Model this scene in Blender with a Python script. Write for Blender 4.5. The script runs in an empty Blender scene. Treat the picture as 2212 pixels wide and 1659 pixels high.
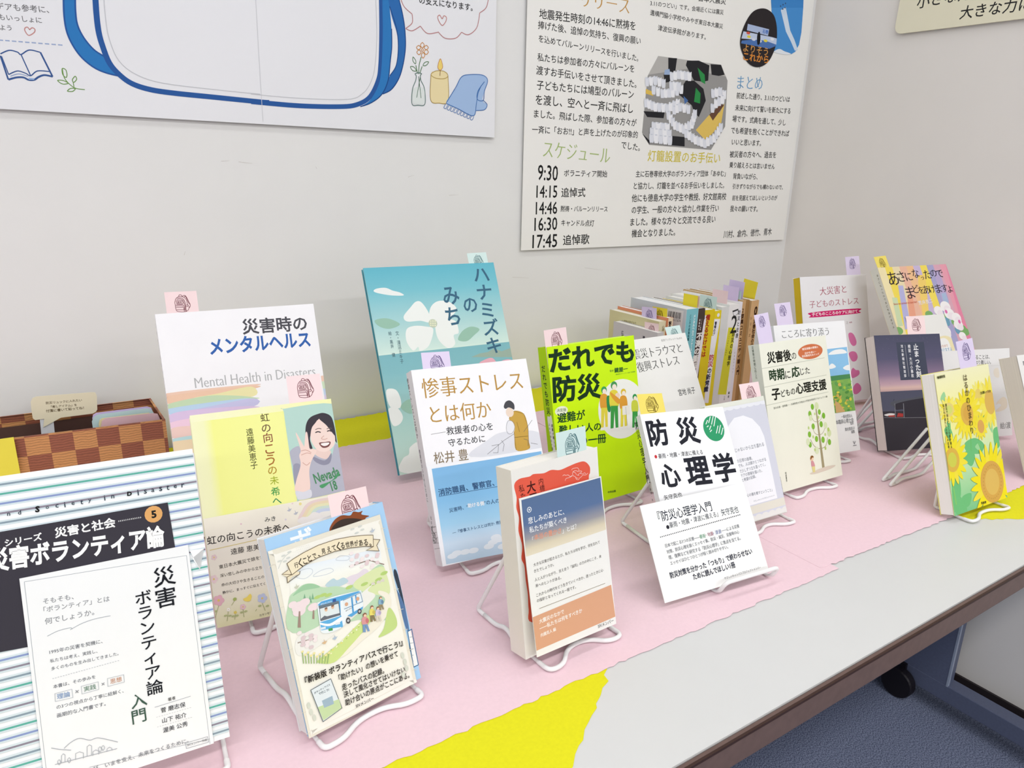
import bpy, bmesh, math, random
import numpy as np
from mathutils import Matrix, Vector
from mathutils.geometry import tessellate_polygon
random.seed(7)
SC = bpy.context.scene
COL = SC.collection
# ------------------------------------------------ camera, world, lights, exposure
cam = bpy.data.cameras.new('camera'); cam.sensor_width = 36.0; cam.lens = 36.0 * 1523.31 / 2212.0
cam.clip_start = .01
cam_ob = bpy.data.objects.new('camera', cam); COL.objects.link(cam_ob); SC.camera = cam_ob
rt = Vector((0.84208, -0.53889, 0.02227)); dn = Vector((-0.13298, -0.24746, -0.95973)); fw = Vector((0.52270, 0.80521, -0.28004))
mt = Matrix.Identity(4)
for i in range(3):
    mt[i][0] = rt[i]; mt[i][1] = -dn[i]; mt[i][2] = -fw[i]
mt[0][3], mt[1][3], mt[2][3] = -0.0655, -1.1716, 0.4222
cam_ob.matrix_world = mt
world = bpy.data.worlds.new('room_light'); SC.world = world; world.use_nodes = True
world.node_tree.nodes['Background'].inputs[0].default_value = (.97, .98, 1.0, 1)
world.node_tree.nodes['Background'].inputs[1].default_value = .95
def area(name, loc, sx, sy, power, color=(1, .99, .98)):
    l = bpy.data.lights.new(name, 'AREA'); l.shape = 'RECTANGLE'; l.size = sx; l.size_y = sy; l.energy = power; l.color = color
    o = bpy.data.objects.new(name, l); COL.objects.link(o); o.location = loc
    return o
# rows of ceiling tubes running along the room
for yy, pw in ((-.75, 7.5), (-2.0, 24), (-4.2, 52)):
    for xx in (-2.4, -.6, .85):
        area('ceiling_tube_light', (xx, yy, 1.88), 1.25, .22, pw)
vs = SC.view_settings
vs.view_transform = 'Standard'; vs.look = 'None'; vs.exposure = -0.65; vs.gamma = 1.0; vs.use_curve_mapping = False
# ------------------------------------------------ materials
def lin(h, k=1.0):
    h = h.lstrip('#'); o = []
    for i in (0, 2, 4):
        c = int(h[i:i+2] if len(h) == 6 else h[i//2]*2, 16) / 255.0
        o.append(k * (c / 12.92 if c <= .04045 else ((c + .055) / 1.055) ** 2.4))
    return o
INK = .90
MATS = {}
def mat(name, hexcol, rough=.55, noise=.03, scale=60, bump=0.0, metal=0.0, k=INK, spec=.3):
    if name in MATS: return MATS[name]
    m = bpy.data.materials.new(name); m.use_nodes = True; nt = m.node_tree; b = nt.nodes['Principled BSDF']
    c = lin(hexcol, k)
    tc = nt.nodes.new('ShaderNodeTexCoord'); nz = nt.nodes.new('ShaderNodeTexNoise'); nz.inputs['Scale'].default_value = scale; nz.inputs['Detail'].default_value = 4
    nt.links.new(tc.outputs['Object'], nz.inputs['Vector'])
    rp = nt.nodes.new('ShaderNodeValToRGB')
    rp.color_ramp.elements[0].position = .3; rp.color_ramp.elements[1].position = .7
    rp.color_ramp.elements[0].color = [x * (1 - noise) for x in c] + [1]; rp.color_ramp.elements[1].color = [min(1, x * (1 + noise)) for x in c] + [1]
    nt.links.new(nz.outputs['Fac'], rp.inputs['Fac']); nt.links.new(rp.outputs['Color'], b.inputs['Base Color'])
    b.inputs['Roughness'].default_value = rough; b.inputs['Metallic'].default_value = metal; b.inputs['Specular IOR Level'].default_value = spec
    if bump:
        bp = nt.nodes.new('ShaderNodeBump'); bp.inputs['Strength'].default_value = bump; bp.inputs['Distance'].default_value = .001
        nt.links.new(nz.outputs['Fac'], bp.inputs['Height']); nt.links.new(bp.outputs['Normal'], b.inputs['Normal'])
    MATS[name] = m; return m
def paper(hexcol, rough=.5): return mat('paper_' + hexcol.lstrip('#'), hexcol, rough, .012, 90)
def ink():
    if 'ink' in MATS: return MATS['ink']
    m = bpy.data.materials.new('printed_ink'); m.use_nodes = True; nt = m.node_tree; b = nt.nodes['Principled BSDF']
    a = nt.nodes.new('ShaderNodeAttribute'); a.attribute_name = 'ink'; nt.links.new(a.outputs['Color'], b.inputs['Base Color']); b.inputs['Roughness'].default_value = .6; b.inputs['Specular IOR Level'].default_value = .15
    MATS['ink'] = m; return m
def pages_mat(hexcol):
    n = 'pages_' + hexcol.lstrip('#')
    if n in MATS: return MATS[n]
    m = bpy.data.materials.new(n); m.use_nodes = True; nt = m.node_tree; b = nt.nodes['Principled BSDF']; c = lin(hexcol, 1.0)
    tc = nt.nodes.new('ShaderNodeTexCoord'); mp = nt.nodes.new('ShaderNodeMapping'); mp.inputs['Scale'].default_value = (3, 1600, 3)
    nz = nt.nodes.new('ShaderNodeTexNoise'); nz.inputs['Scale'].default_value = 1; nz.inputs['Detail'].default_value = 2
    nt.links.new(tc.outputs['Object'], mp.inputs['Vector']); nt.links.new(mp.outputs['Vector'], nz.inputs['Vector'])
    rp = nt.nodes.new('ShaderNodeValToRGB'); rp.color_ramp.elements[0].position = .35; rp.color_ramp.elements[1].position = .65
    rp.color_ramp.elements[0].color = [x * .93 for x in c] + [1]; rp.color_ramp.elements[1].color = c + [1]
    nt.links.new(nz.outputs['Fac'], rp.inputs['Fac']); nt.links.new(rp.outputs['Color'], b.inputs['Base Color']); b.inputs['Roughness'].default_value = .8
    MATS[n] = m; return m
# ------------------------------------------------ mesh builder
class MB:
    def __init__(s): s.v = []; s.f = []; s.mi = []; s.c = []; s.smooth = []; s.mats = []
    def mat(s, m):
        if m not in s.mats: s.mats.append(m)
        return s.mats.index(m)
    def add(s, vs_, fs, m, cols=None, smooth=False):
        o = len(s.v); k = s.mat(m); s.v += [tuple(p) for p in vs_]
        for j, f in enumerate(fs):
            s.f.append([o + i for i in f]); s.mi.append(k); s.smooth.append(smooth)
            s.c.append(cols if cols is None or not isinstance(cols, list) else cols[j])
    def box(s, a, b, m, skip=()):
        x0, y0, z0 = a; x1, y1, z1 = b
        v = [(x0,y0,z0),(x1,y0,z0),(x1,y1,z0),(x0,y1,z0),(x0,y0,z1),(x1,y0,z1),(x1,y1,z1),(x0,y1,z1)]
        s.add(v, [(0,3,2,1),(4,5,6,7),(0,1,5,4),(1,2,6,5),(2,3,7,6),(3,0,4,7)], m)
    def prism(s, pts, a, b, m, frame):
        # polygon pts (2D) extruded from a to b along n of the frame (O,u,v,n)
        O, u, v, n = frame; N = len(pts)
        P = [O + u*p[0] + v*p[1] + n*a for p in pts] + [O + u*p[0] + v*p[1] + n*b for p in pts]
        tris = tessellate_polygon([[Vector((p[0], p[1], 0)) for p in pts]])
        area2 = sum(pts[i][0]*pts[(i+1)%N][1] - pts[(i+1)%N][0]*pts[i][1] for i in range(N)); sg = area2 > 0
        fs = []
        for t in tris:
            t = list(t); q = (pts[t[1]][0]-pts[t[0]][0])*(pts[t[2]][1]-pts[t[0]][1]) - (pts[t[1]][1]-pts[t[0]][1])*(pts[t[2]][0]-pts[t[0]][0])
            if q < 0: t = t[::-1]
            fs.append([i + N for i in t]); fs.append(t[::-1])
        for i in range(N):
            j = (i+1) % N; f = [i, j, j+N, i+N]
            fs.append(f if sg else f[::-1])
        s.add(P, fs, m)
    def tube(s, pts, r, m, seg=10, closed=False):
        pts = [Vector(p) for p in pts]; n = len(pts); rings = []; up = None
        for i in range(n):
            if closed: d = (pts[(i+1) % n] - pts[i-1])
            else: d = pts[min(i+1, n-1)] - pts[max(i-1, 0)]
            d.normalize()
            if up is None:
                up = Vector((0, 0, 1)) if abs(d.z) < .8 else Vector((1, 0, 0))
            x = d.cross(up)
            if x.length < 1e-4: x = d.cross(Vector((1, .3, .2)))
            x.normalize(); y = d.cross(x); y.normalize(); up = -y
            rr = r(pts[i]) if callable(r) else r
            rings.append([pts[i] + x*math.cos(a)*rr + y*math.sin(a)*rr for a in [2*math.pi*k/seg for k in range(seg)]])
        vs_ = [p for q in rings for p in q]; fs = []
        for i in range(n if closed else n-1):
            for k in range(seg):
                a = i*seg+k; b = i*seg+(k+1) % seg; j = (i+1) % n; fs.append((a, j*seg+k, j*seg+(k+1) % seg, b))
        if not closed: fs += [tuple(range(seg)), tuple(reversed(range((n-1)*seg, n*seg)))]
        s.add(vs_, fs, m, smooth=True)
    def build(s, name, parent=None):
        me = bpy.data.meshes.new(name); me.from_pydata(s.v, [], s.f)
        for m in s.mats: me.materials.append(m)
        me.polygons.foreach_set('material_index', s.mi); me.polygons.foreach_set('use_smooth', s.smooth)
        if any(c is not None for c in s.c):
            at = me.color_attributes.new('ink', 'FLOAT_COLOR', 'CORNER'); buf = []
            for f, c in zip(s.f, s.c):
                if c is None: buf += [.8, .8, .8, 1] * len(f)
                elif isinstance(c[0], (tuple, list)):
                    for q in c: buf += [*q, 1]
                else: buf += [*c, 1] * len(f)
            at.data.foreach_set('color', buf)
        me.validate(); me.update()
        o = bpy.data.objects.new(name, me); COL.objects.link(o)
        if parent: o.parent = parent
        return o
def tag(o, label=None, cat=None, group=None, kind=None):
    if label: o['label'] = label
    if cat: o['category'] = cat
    if group: o['group'] = group
    if kind: o['kind'] = kind
    return o
def empty(name, loc=(0, 0, 0), yaw=0, tilt=0, roll=0):
    o = bpy.data.objects.new(name, None); COL.objects.link(o); o.empty_display_size = .02
    o.matrix_world = pose(loc, yaw, tilt, roll); return o
def pose(loc, yaw=0, tilt=0, roll=0):
    # local x along the width, y backwards, z up; tilt leans back, roll turns in the plane
    return Matrix.Translation(loc) @ Matrix.Rotation(yaw, 4, 'Z') @ Matrix.Rotation(-tilt, 4, 'X') @ Matrix.Rotation(-roll, 4, 'Y')
V3 = Vector
FRONT = (V3((0,0,0)), V3((1,0,0)), V3((0,0,1)), V3((0,-1,0)))
# ------------------------------------------------ lettering
GC = {}
def glyphs(txt, w):
    w = .009 + .72 * w if w >= 0 else w
    key = (txt, w)
    if key in GC: return GC[key]
    c = bpy.data.curves.new('lettering', 'FONT'); c.body = txt; c.size = 1; c.resolution_u = 2
    o = bpy.data.objects.new('lettering', c); me = o.to_mesh()
    n = len(me.vertices); co = np.zeros(n*3); me.vertices.foreach_get('co', co); co = co.reshape(-1, 3)[:, :2].copy()
    fs = [list(p.vertices) for p in me.polygons]
    o.to_mesh_clear(); bpy.data.objects.remove(o); bpy.data.curves.remove(c)
    if n and w:
        ax, ay = (w, w) if w > 0 else (.004, w)
        ed = {}
        for f in fs:
            a2 = sum(co[f[i]][0]*co[f[(i+1) % len(f)]][1]-co[f[(i+1) % len(f)]][0]*co[f[i]][1] for i in range(len(f)))
            if a2 < 0: f.reverse()
            for i in range(len(f)): ed[(f[i], f[(i+1) % len(f)])] = 1
        nr = np.zeros((n, 2)); ct = np.zeros(n)
        for (a, b) in ed:
            if (b, a) in ed: continue
            d = co[b]-co[a]; L = np.hypot(*d)
            if L < 1e-6: continue
            q = np.array([d[1], -d[0]])/L
            for i in (a, b): nr[i] += q; ct[i] += 1
        for i in range(n):
            L = np.hypot(*nr[i])
            if L > 1e-3: co[i] += nr[i]/L*np.array([ax, ay])*min(1.4, 2/max(L, .7))
    for f in fs:
        a2 = sum(co[f[i]][0]*co[f[(i+1) % len(f)]][1]-co[f[(i+1) % len(f)]][0]*co[f[i]][1] for i in range(len(f)))
        if a2 < 0: f.reverse()
    GC[key] = (co, fs); return GC[key]
def catmull(p, closed, k=5):
    n = len(p); out = []
    for i in range(n if closed else n-1):
        a = p[(i-1) % n] if closed or i else p[i]; b = p[i]; c = p[(i+1) % n]; d = p[(i+2) % n] if closed or i+2 < n else c
        for j in range(k):
            t = j/k; out.append(.5*((2*b)+(c-a)*t+(2*a-5*b+4*c-d)*t*t+(3*b-a-3*c+d)*t**3))
    if not closed: out.append(p[-1])
    return out
def clip(p, w, h):
    for ax, lim, sg in ((0, 0, 1), (0, w, -1), (1, 0, 1), (1, h, -1)):
        o = []
        for i in range(len(p)):
            a, b = p[i-1], p[i]; da = (a[ax]-lim)*sg; db = (b[ax]-lim)*sg
            if (da < 0) != (db < 0): o.append(a+(b-a)*(da/(da-db)))
            if db >= 0: o.append(b)
        p = o
        if not p: break
    return p
def mixc(stops, t):
    for (t0, a), (t1, b) in zip(stops, stops[1:]):
        if t <= t1: k = (t-t0)/max(1e-9, t1-t0); return [x+(y-x)*k for x, y in zip(lin(a, INK), lin(b, INK))]
    return lin(stops[-1][1], INK)
def draw(mb, name, frame, size=None):
    O, u, v, n = frame; mk = ink(); N = 0
    for it in ART.get(name, []):
        N += 1; off = 4e-5 + 5e-6*N; kd, col = it[0], it[1]
        P3 = lambda p: O + u*float(p[0]) + v*float(p[1]) + n*off
        def poly(p):
            if size and kd != 'G': p = clip(p, *size)
            q = []
            for a in p:
                if not q or np.hypot(*(a-q[-1])) > 1e-6: q.append(a)
            p = q
            if len(p) < 3: return
            fs = []
            for t in tessellate_polygon([[Vector((a[0], a[1], 0)) for a in p]]):
                t = list(t); z = (p[t[1]][0]-p[t[0]][0])*(p[t[2]][1]-p[t[0]][1])-(p[t[1]][1]-p[t[0]][1])*(p[t[2]][0]-p[t[0]][0])
                if abs(z) < 1e-14: continue
                fs.append(t if z > 0 else t[::-1])
            mb.add([P3(a) for a in p], fs, mk, cc)
        if kd in 'PQ':
            cc = tuple(lin(col, INK)); p = np.array(it[2], float).reshape(-1, 2)*1e-4; p = list(p); poly(catmull(p, True) if kd == 'Q' else p)
        elif kd == 'E':
            cc = tuple(lin(col, INK)); _, _, cx, cy, rx, ry = it
            m_ = 40 if rx > 120 else 16
            poly([np.array([cx+rx*math.cos(a), cy+ry*math.sin(a)])*1e-4 for a in [6.28319*i/m_ for i in range(m_)]])
        elif kd in 'SZ':
            cc = tuple(lin(col, INK)); w = it[2]*1e-4/2; p = list(np.array(it[3], float).reshape(-1, 2)*1e-4)
            cl = len(p) > 3 and np.hypot(*(p[0]-p[-1])) < 2e-4
            if cl: p = p[:-1]
            if kd == 'Z': p = catmull(p, cl, 6)
            M = len(p); L = []; R = []
            for i in range(M):
                a = p[i-1] if (cl or i) else p[i]; b = p[(i+1) % M] if (cl or i < M-1) else p[i]
                d1_ = p[i]-a; d2_ = b-p[i]
                for d in (d1_, d2_):
                    l = np.hypot(*d)
                    if l > 0: d /= l
                d = d1_+d2_; l = np.hypot(*d); d = d/l if l > 1e-6 else d1_
                q = np.array([-d[1], d[0]]); k = 1/max(.5, min(1, l/2 if (np.any(d1_) and np.any(d2_)) else 1))
                L.append(p[i]+q*w*k); R.append(p[i]-q*w*k)
            fs = [(M+i, M+(i+1) % M, (i+1) % M, i) for i in range(M if cl else M-1)]
            mb.add([P3(a) for a in L+R], fs, mk, cc)
        elif kd in 'GH':
            c4 = np.array(it[2], float).reshape(-1, 2)*1e-4; st = col; ts = [s_[0] for s_ in st]
            if ts[0] > 0: ts = [0]+ts
            TL, TR, BR, BL = c4
            for t0, t1 in zip(ts, ts[1:]):
                if t1-t0 < 1e-9: continue
                a, b = mixc(st, t0+1e-7), mixc(st, t1-1e-7)
                if kd == 'G': q = [TL+(BL-TL)*t1, TR+(BR-TR)*t1, TR+(BR-TR)*t0, TL+(BL-TL)*t0]; cs = [b, b, a, a]
                else: q = [BL+(BR-BL)*t0, BL+(BR-BL)*t1, TL+(TR-TL)*t1, TL+(TR-TL)*t0]; cs = [a, b, b, a]
                mb.add([P3(z) for z in q], [(0, 1, 2, 3)], mk, [cs])
        elif kd == 'T':
            _, _, txt, x0, y0, x1, y1, k, w = it; co, fs = glyphs(txt, w)
            if not len(co): continue
            cc = tuple(lin(col, INK)); a = np.array([x0, y0])*1e-4; b = np.array([x1, y1])*1e-4; d = b-a; L = np.hypot(*d); d /= L; q = np.array([-d[1], d[0]])
            mn, mx = co[:, 0].min(), co[:, 0].max(); s_ = L/max(1e-3, mx-mn)
            cj = max(map(ord, txt)) > 0x2000; yc = .38 if cj else (co[:, 1].min()+co[:, 1].max())/2
            pts = [a+d*(c[0]-mn)*s_+q*(c[1]-yc)*s_*k for c in co]
            mb.add([P3(z) for z in pts], fs, mk, cc)
        elif kd == 'V':
            _, _, txt, x0, y0, x1, y1, k, w = it; cc = tuple(lin(col, INK))
            a = np.array([x0, y0])*1e-4; b = np.array([x1, y1])*1e-4; M = len(txt); cell = (a[1]-b[1])/M
            gw = cell*k; gh = cell*min(1.0, k*1.25)
            for i, ch in enumerate(txt):
                if ch == ' ': continue
                co, fs = glyphs(ch, w)
                if not len(co): continue
                ce = a+(b-a)*((i+.5)/M); g = co-np.array([.5, .38])
                if ch in 'ー―—〜（）「」': g = np.stack([g[:, 1], -g[:, 0]], 1)
                elif ord(ch) < 0x2000: g = co-np.array([(co[:, 0].min()+co[:, 0].max())/2, .38])
                pts = [ce+np.array([c[0]*gw, c[1]*gh]) for c in g]
                mb.add([P3(z) for z in pts], fs, mk, cc)
# printed artwork: local 0.1 mm coordinates on each sheet or cover
ART = {
'posterL':[('T','#6f6f70','デアも参考に、',1113,1202,1667,1234,1,0),
('T','#6f6f70','もいっしょに',1120,1084,1572,1099,1,0),
('T','#6f6f70','よう',1114,963,1236,971,1,0),
('Z','#c9908c',12,[1425,975,1407,1000,1381,988,1374,956,1406,905,1468,943,1484,982,1457,999,1424,970]),
('S','#9fb1d3',15,[1080,815,1126,816]),
('S','#9fb1d3',15,[1148,817,1194,818]),
('S','#9fb1d3',15,[1217,818,1264,819]),
('S','#9fb1d3',15,[1286,820,1333,821]),
('S','#9fb1d3',15,[1356,821,1403,822]),
('S','#9fb1d3',15,[1426,823,1474,824]),
('S','#9fb1d3',15,[1497,824,1545,825]),
('S','#9fb1d3',15,[1569,826,1617,827]),
('S','#9fb1d3',15,[1641,827,1690,828]),
('S','#9fb1d3',15,[1713,829,1763,830]),
('Z','#3b5c96',14,[1074,655,1173,706,1258,694,1292,670,1388,732,1506,717]),
('S','#3b5c96',20,[1506,717,1601,436]),
('Z','#3b5c96',22,[1601,436,1514,447,1446,419,1392,380,1331,374,1278,398,1202,391,1113,358]),
('S','#3b5c96',18,[1113,358,1071,634]),
('S','#3b5c96',13,[1292,670,1360,426]),
('Z','#3b5c96',13,[1125,419,1226,470,1310,450,1360,426,1443,490,1579,495]),
('Z','#8fa5cc',10,[1141,400,1233,436,1331,416]),
('S','#3b5c96',12,[1082,628,1125,419]),
('P','#9db9e0',[1335,399,1394,398,1392,378,1332,376]),
('Z','#6f9a4a',10,[1722,544,1729,444,1766,375,1839,316,1948,306]),
('Z','#6f9a4a',10,[1722,544,1760,533,1766,476,1751,439,1719,472,1722,544]),
('Z','#6f9a4a',10,[1652,395,1710,399,1766,372,1717,354,1679,365,1652,395]),
('Z','#6f9a4a',10,[1858,463,1869,427,1837,389,1822,395,1823,424,1858,463]),
('Z','#6f9a4a',10,[1746,275,1784,307,1838,309,1806,274,1765,268,1746,275]),
('S','#6f9a4a',9,[1824,387,1827,330]),
('Q','#2f7cc0',[1858,1464,1829,1200,1834,993,1885,830,1968,696,2091,592,2222,539,2376,512,2318,643,2226,743,2118,812,2020,943,1966,1092,1964,1259,1990,1483]),
('Z','#2b5ba0',20,[1858,1464,1829,1200,1834,993,1885,830,1968,696,2091,592,2222,539,2376,512]),
('Z','#2b5ba0',20,[1990,1483,1964,1259,1966,1092,2020,943,2118,812,2226,743]),
('Z','#2b5ba0',70,[2217,1514,2201,1261,2199,1049,2222,880,2279,668,2389,524,2534,424,2762,367,3076,345,3546,333,4231,315,4366,316]),
('Z','#2b5ba0',70,[4095,310,4799,300,5458,331,5754,382,5980,514,6131,775,6179,1009,6210,1465,6221,1977,6214,2077]),
('Q','#2f7cc0',[6254,2082,6354,2097,6365,1895,6390,1572,6387,1311,6356,1097,6306,790,6186,565,5997,425,5813,355,5978,460,6128,686,6193,940,6235,1468]),
('Q','#2e6db3',[6344,2095,6496,2116,6582,1838,6627,1548,6620,1247,6528,899,6375,670,6206,575,6283,716,6339,864,6458,1035,6499,1270,6481,1513,6386,1795]),
('Z','#1f4a8a',16,[6390,1572,6387,1311,6356,1097,6306,790,6186,565,5997,425,5813,355]),
('Z','#1f4a8a',16,[6496,2116,6582,1838,6627,1548,6620,1247,6528,899,6375,670,6206,575]),
('Z','#1f4a8a',14,[6365,1895,6473,1599,6501,1323,6458,1035,6339,864]),
('Z','#c9cbd0',9,[6132,1999,6134,1456,6088,1000,6009,747,5861,558,5600,450,4806,410,4104,415]),
('Z','#c9cbd0',9,[2312,1500,2301,1189,2315,962,2396,709,2592,549,2937,465,3717,434,4239,424]),
('S','#d5d6da',8,[4273,1788,4255,632,4250,35]),
('Z','#c08585',13,[6546,2073,6615,1928,6758,1834]),
('Z','#c08585',13,[6758,1834,6756,1703,6638,1605]),
('Z','#c08585',13,[6638,1605,6753,1584,6903,1672]),
('Z','#c08585',13,[6903,1672,7031,1577,7228,1617]),
('Z','#c08585',13,[7228,1626,7360,1542,7562,1565,7676,1669]),
('Z','#c08585',13,[7676,1669,7814,1648,7975,1778,8032,2015]),
('Z','#c08585',13,[8032,2015,8159,2114,8209,2285]),
('T','#222','の支えになります。',6889,2060,7892,2078,1,0),
('Z','#c98a86',13,[7306,1833,7263,1881,7223,1849,7251,1781,7310,1731,7372,1796,7388,1861,7340,1881,7306,1833]),
('Z','#d08c3c',11,[6901,1384,6936,1427,6970,1391,6935,1348,6901,1384]),
('Z','#d08c3c',11,[6967,1355,7007,1392,7045,1363,7006,1327,6967,1355]),
('Z','#d08c3c',11,[6966,1286,7006,1327,7045,1295,7005,1254,6966,1286]),
('Z','#d08c3c',11,[6914,1232,6947,1279,6979,1239,6945,1192,6914,1232]),
('Z','#d08c3c',11,[6832,1269,6872,1309,6910,1277,6871,1237,6832,1269]),
('Z','#d08c3c',11,[6827,1340,6866,1376,6905,1348,6865,1312,6827,1340]),
('Z','#d08c3c',10,[6913,1313,6935,1334,6956,1318,6934,1294,6913,1313]),
('Z','#4f7d4a',12,[6911,1205,6872,1075,6859,937]),
('S','#4f7d4a',12,[6926,1062,6881,948]),
('S','#4f7d4a',12,[6812,1069,6838,944]),
('Z','#4f7d4a',10,[7047,1142,6981,1131,6944,1078,7003,1087,7047,1142]),
('Z','#4f7d4a',10,[6763,1190,6809,1141,6804,1090,6761,1127,6763,1190]),
('Z','#4f7d4a',10,[6711,1036,6775,1038,6817,982,6752,982,6711,1036]),
('Z','#5b7a72',12,[6794,941,6853,955,6913,948,6891,913,6901,840,6964,716,6968,475,6840,447,6731,458,6740,680,6803,832,6815,906,6790,931]),
('Q','#e2e9e6',[6753,690,6856,735,6958,707,6955,492,6840,460,6745,478]),
('S','#4b6f55',10,[6891,903,6816,566]),
('S','#4b6f55',10,[6858,901,6899,563]),
('Q','#efdfae',[7089,948,7156,1006,7245,1027,7357,1013,7413,959,7418,563,7240,513,7084,548]),
('Z','#b59a55',12,[7089,948,7178,1012,7334,1022,7413,959,7334,905,7177,901,7089,948]),
('Z','#b59a55',12,[7089,948,7079,548,7240,509,7411,553,7413,959]),
('S','#8a6a3a',11,[7257,945,7267,1038]),
('Q','#f3d878',[7268,1204,7308,1098,7263,1038,7218,1080]),
('Z','#cf8f5a',10,[7268,1213,7312,1094,7263,1034,7218,1080,7268,1213]),
('Q','#a5c1e6',[7377,522,7561,764,7677,963,7840,1015,8101,1029,8204,951,8141,771,8106,612,8204,541,8132,457,7987,438,7916,345,7608,442]),
('Z','#3f6fb0',13,[7377,522,7561,783,7677,963,7840,1015,8101,1029,8204,951,8141,771,8118,617,7997,624,8008,761,8139,926]),
('Z','#3f6fb0',13,[7377,513,7608,442,7916,345,7974,525,8009,722,8079,863]),
('Z','#3f6fb0',12,[8118,617,8199,550,8144,462,7975,437]),
('Z','#4b7ab8',10,[7365,502,7331,443,7370,430,7402,486]),
('Z','#4b7ab8',10,[7429,484,7395,424,7434,411,7466,467]),
('Z','#4b7ab8',10,[7494,465,7459,405,7498,393,7531,449]),
('Z','#4b7ab8',10,[7559,447,7524,386,7563,374,7596,430]),
('Z','#4b7ab8',10,[7624,428,7589,367,7629,354,7661,411]),
('Z','#4b7ab8',10,[7690,409,7654,348,7694,335,7727,392]),
('Z','#4b7ab8',10,[7756,390,7720,329,7761,316,7794,373]),
('Z','#4b7ab8',10,[7822,371,7787,310,7827,296,7861,353]),
('Z','#4b7ab8',10,[7889,351,7854,290,7895,277,7928,334])],
'posterR':[('T','#c99a52','リリース',1206,4599,2392,4617,1.03,-0.02),
('T','#2a2a2a','地震発生時刻の14:46に黙祷を',263,4221,2575,4295,1.01,0),
('T','#2a2a2a','捧げた後、追悼の気持ち、復興の願い',244,4035,2739,4038,1.01,0),
('T','#2a2a2a','を込めてバルーンリリースを行いました。',266,3814,2707,3722,1.02,0),
('T','#2a2a2a','私たちは参加者の方々にバルーンを',252,3498,2616,3517,1.02,0),
('T','#2a2a2a','渡すお手伝いをさせて頂きました。',234,3277,2705,3240,1.03,0),
('T','#2a2a2a','子どもたちには鳩型のバルーン',257,3027,2645,3036,1.03,0),
('T','#2a2a2a','を渡し、空へと一斉に飛ばし',240,2772,2654,2768,1.04,0),
('T','#2a2a2a','ました。飛ばした際、参加者の方々が',209,2524,2775,2504,1.04,0),
('T','#2a2a2a','一斉に「おお!!」と声を上げたのが印象的',180,2242,2829,2277,1.04,0),
('T','#2a2a2a','でした。',2399,2063,2918,2026,1.0,0),
('T','#2a2a2a','3.11のつどい」です。会場近くには震災',2920,4750,5027,4851,0.88,0),
('T','#2a2a2a','遺構門脇小学校やみやぎ東日本大震災',2937,4583,5050,4581,0.88,0),
('T','#2a2a2a','津波伝承館があります。',3171,4335,4563,4319,0.89,0),
('T','#2a2a2a','日本大震災',4255,5027,5066,5071,0.86,0),
('T','#a9bf76','スケジュール',450,1906,2120,1835,1.27,-0.015),
('T','#1c1c1c','9:30',340,1471,819,1462,1.4,0),
('T','#1c1c1c','ボラニティア開始',966,1472,2071,1479,1.01,0),
('T','#1c1c1c','14:15',322,1114,820,1119,1.3,0),
('T','#1c1c1c','追悼式',919,1102,1526,1112,0.95,0),
('T','#1c1c1c','14:46',318,801,835,810,1.3,0),
('T','#1c1c1c','黙祷・バルーンリリース',918,791,2132,780,1.12,0),
('T','#1c1c1c','16:30',298,494,850,504,1.3,0),
('T','#1c1c1c','キャンドル点灯',949,516,1794,497,1.13,0),
('T','#1c1c1c','17:45',262,163,866,168,1.2,0),
('T','#1c1c1c','追悼歌',1010,170,1691,180,0.96,0),
('T','#d9c94a','灯籠設置のお手伝い',3151,1875,5375,1894,0.99,0.0),
('T','#2a2a2a','主に石巻専修大学のボランティア団体「あゆむ」',2847,1496,5604,1567,1.11,0),
('T','#2a2a2a','と協力し、灯籠を並べるお手伝いをしました。',2813,1255,5599,1308,1.12,0),
('T','#2a2a2a','他にも徳島大学の学生や教授、好文館高校',2779,1002,5706,1058,1.13,0),
('T','#2a2a2a','の学生、一般の方々と協力し作業を行い',2802,758,5496,793,1.14,0),
('T','#2a2a2a','ました。様々な方々と交流できる良い',2787,506,5420,544,1.14,0),
('T','#2a2a2a','機会となりました。',2847,265,4149,276,1.17,0),
('T','#444','川村、倉内、徳竹、青木',5749,183,7507,217,1.17,0),
('T','#6ba3cf','まとめ',5681,3524,6532,3575,1.04,-0.01),
('T','#2a2a2a','前述した通り、3.11のつどいは',5702,3254,7574,3304,1.03,0),
('T','#2a2a2a','未来に向けて誓いを新たにする',5699,2995,7653,3049,1.03,0),
('T','#2a2a2a','場です。式典を通して、少し',5645,2760,7528,2780,1.04,0),
('T','#2a2a2a','でも希望を抱くことができれば',5640,2511,7706,2540,1.04,0),
('T','#2a2a2a','いいと思います。',5702,2263,6721,2277,1.06,0),
('T','#2a2a2a','被災者の方々へ、過去を',5676,1994,7317,2037,1.06,0),
('T','#2a2a2a','乗り越えろとは言いません',5703,1761,7318,1768,1.06,0),
('T','#2a2a2a','背負いながら、',5868,1515,6736,1517,1.07,0),
('T','#2a2a2a','引きずりながらでも構わないので、',5891,1285,7725,1286,1.06,0),
('T','#2a2a2a','前を見据えてほしいというのが',5920,1023,7555,1031,1.14,0),
('T','#2a2a2a','我々の願いです。',5889,777,6874,768,1.16,0),
('S','#3a3a3a',10,[6357,3974,6377,3864])],
'photoLantern':[('P','#9b9a98',[3235,3817,5100,3829,5353,3530,5424,2579,5041,2066,3169,2095,2940,2329,2985,3418]),
('P','#b9b7b3',[3235,3817,5100,3829,5284,3608,4081,3652,2998,3441]),
('P','#26262a',[3516,3812,3767,3826,3746,3576,3602,3359,3471,3325,3421,3479,3543,3580]),
('P','#26262a',[4061,3810,4407,3844,4739,3783,4746,3479,4605,3443,4319,3442,4038,3717]),
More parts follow.
